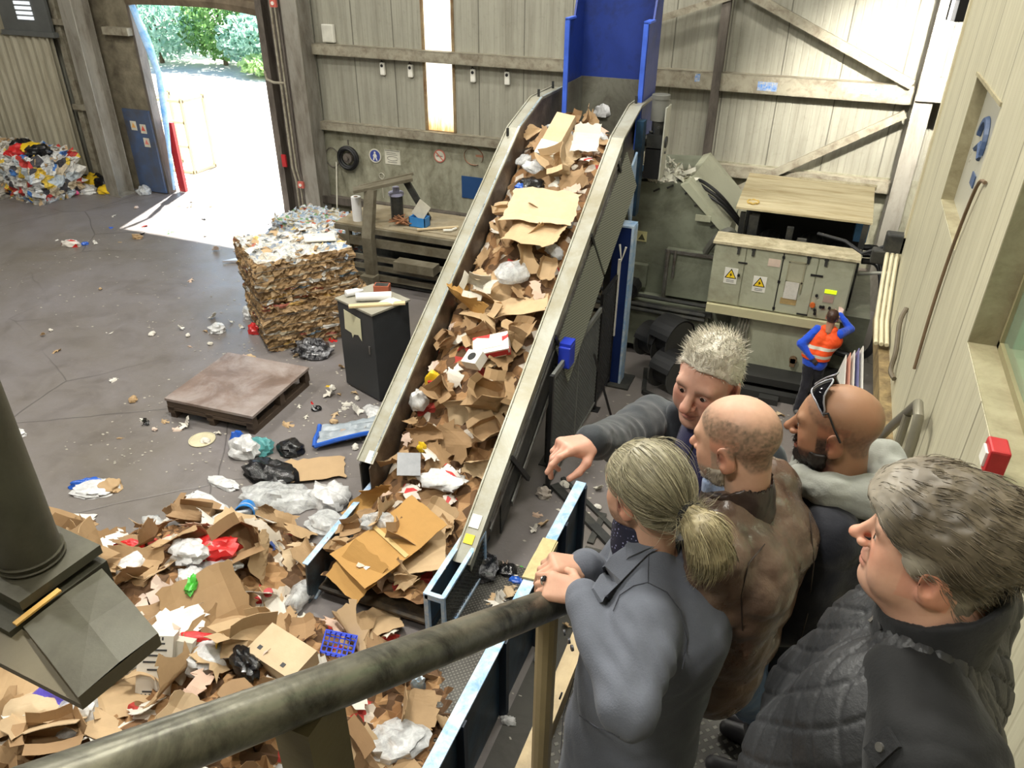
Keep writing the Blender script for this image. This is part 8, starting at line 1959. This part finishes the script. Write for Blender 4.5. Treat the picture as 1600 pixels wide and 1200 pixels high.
for (u, v) in ((1380, 1168),):
    tq, tn_ = SA.at(u, v, .002) if SA.P[:, 1].min() < v else S5.at(u, v, .002); P5.mb('tab', MB().box(Vector(tq), (.06, .034, .008), R=Vector((0, 0, 1)).rotation_difference(Vector(tn_)).to_matrix() @ Matrix.Rotation(.5, 3, 'Z')), m_q); P5.mb('snap', MB().cyl(tq + tn_ * .003, tq + tn_ * .008, .0075, n=12), m_steel)
P5.wear('trousers', garment([[(HP5 + l5 * s * .09, .13), (HP5 + l5 * s * .09 + np.array([0, 0, (LZ + .37 - HP5[2]) * .5]), .095), (np.array([HP5[0], HP5[1], LZ + .45]) + l5 * s * .09, .07)] for s in (1, -1)], .014, .03, seed=7, wrinkle=.008), cloth_mat('charcoal_trousers', (44, 44, 48), .85, .15))
core(P5, [[(N, .062), (C5, .1), (HP5, .1), (HP5 + l5 * .085, .08), (np.array([HP5[0], HP5[1], LZ + .47]) + l5 * .09, .04)], [(HP5, .09), (HP5 - l5 * .085, .08), (np.array([HP5[0], HP5[1], LZ + .47]) - l5 * .09, .04)], [(LS, .05), (Le, .042), (Lw, .03)], [(RS, .05), (Re, .042), (Rw, .03)]], sk5)
for (w_, e_, left) in ((Lw, Le, True), (Rw, Re, False)):
    V, F = place_hand(gl_, hand_frame(w_, unit(w_ - e_), l5 if left else -l5, left)); P5.add_skin(V, F, hand_tone(V, sk5))
for s_ in (1, -1): shoe(P5, np.array([HP5[0], HP5[1], LZ + .372]) + l5 * s_ * .09, ft)
P5.finish(sk5); P5.late_build()
# ============ worker at the control cabinet
P6 = Person('worker in an orange high-visibility vest and blue sleeves working the control cabinet', (.5, 11.3, 0))
H = np.array([.6, 11.36, 1.60]); f6 = unit((.12, .99, 0)); sk6 = (188, 136, 112)
M6 = head_on(P6, H, f6, .1, 0, 1.0, dict(neck_r=.056, h=.006), dict(base=sk6, scalp=(70, 50, 40), scalp_fn=lambda x, y, z: sstep(z - HL(y), -.01, .01) * .95, seed=6))
sh = hair_shell(lambda x, y, z: z - HL(y), lambda x, y, z: .007 + 0 * x, h=.006, seed=8, rough=.003); P6.wear('hair', (xf(sh[0], M6), sh[1]), hair_mat('short_brown_hair', (86, 60, 48), (52, 38, 32)))
N = H - f6 * .03 - Zv * .175; l6 = np.array([-f6[1], f6[0], 0]); C6 = N - Zv * .18; HP6 = np.array([.5, 11.28, .93]); LS = N + l6 * .18 - Zv * .06; RS = N - l6 * .18 - Zv * .06
Rw = aty(1313, 492, 11.66); Re = ik(RS, Rw, .3, .26, -Zv * .5 - l6 * .6); Lw = np.array([.44, 11.16, .98]); Le = ik(LS, Lw, .3, .26, l6 * 1.0 - f6 * .3)
V, F = garment([[(N + l6 * s * .06 - Zv * .03, .068), (C6 + l6 * s * .085, .135), (HP6 + l6 * s * .07 + Zv * .1, .132), (HP6 + l6 * s * .07 + Zv * .0, .138)] for s in (1, -1)], .011, .03, seed=22, wrinkle=.007, wscale=12, cuts=[(HP6 + Zv * .0, -Zv)])
t = NT('hi_vis_orange'); sx = t.n('ShaderNodeSeparateXYZ'); t.l(t.tc.outputs['Object'], sx.inputs[0]); z_ = sx.outputs[2]
b1 = t.math('LESS_THAN', t.math('ABSOLUTE', t.math('SUBTRACT', z_, 1.14)), .025); b2 = t.math('LESS_THAN', t.math('ABSOLUTE', t.math('SUBTRACT', z_, 1.01)), .025)
nz = t.noise(8, None, 4, .6); t.base(t.mix(t.math('MAXIMUM', b1, b2), t.mix(nz, lin((255, 96, 30)), lin((226, 66, 14))), lin((214, 206, 190)))); t.set(Roughness=.7); m_vest = t.m
P6.wear('vest', (V, F), m_vest, 'orange high-visibility vest with pale bands')
V, F = garment([[(HP6 + l6 * s * .06 + Zv * .08, .118), (HP6 + l6 * s * .06 - Zv * .07, .122)] for s in (1, -1)] + [[(LS - l6 * .02, .072), (Le, .062), (Lw, .045)], [(RS + l6 * .02, .072), (Re, .058), (Rw, .042)]], .011, .03, seed=23, wrinkle=.008, wscale=14)
P6.wear('sweatshirt', (V, F), cloth_mat('bright_blue_fleece', (36, 84, 214), .85, .15, 120, .3, .3), 'bright blue sweatshirt')
fl = [np.array([.40, 11.12, 0]), np.array([.66, 11.34, 0])]
P6.wear('trousers', garment([[(HP6 + l6 * .08, .1), (HP6 * .5 + fl[0] * .5 + f6 * .03, .078), (fl[0] + Zv * .07, .06)], [(HP6 - l6 * .08, .1), (HP6 * .5 + fl[1] * .5 + f6 * .04, .078), (fl[1] + Zv * .07, .06)]], .011, .03, seed=24, wrinkle=.008, wscale=12), cloth_mat('black_work_trousers', (34, 33, 40), .85, .2))
for q_ in fl: shoe(P6, q_, f6 * .9 + np.array([-.3, 0, 0]), M('grey_work_shoe', (96, 92, 88), .7, 0, .15))
V, F = place_hand(hand_geo(CURL_LOOSE, [(.75, .6, -.35), (.4, .85, -.3), (.2, .95, -.2)], h=.004), hand_frame(Rw, unit(np.array([0, .55, .5])), -f6 * .3 - Zv * .2 + np.array([0, -.6, .6]), False)); P6.add_skin(V, F, hand_tone(V, (222, 200, 190)))
V, F = place_hand(hand_geo(CURL_LOOSE, [(.75, .6, -.35), (.4, .85, -.3), (.2, .95, -.2)], h=.004), hand_frame(Lw, unit(Lw - Le), -f6, True)); P6.add_skin(V, F, hand_tone(V, (60, 60, 64)))
core(P6, [[(N, .055), (C6, .09), (HP6, .09), (HP6 + l6 * .08, .07), (HP6 * .5 + fl[0] * .5 + f6 * .03, .045), (fl[0] + Zv * .08, .035)], [(HP6, .08), (HP6 - l6 * .08, .07), (HP6 * .5 + fl[1] * .5 + f6 * .04, .045), (fl[1] + Zv * .08, .035)], [(LS, .045), (Le, .04), (Lw, .028)], [(RS, .045), (Re, .04), (Rw, .028)]], sk6)
P6.finish(sk6); P6.late_build()
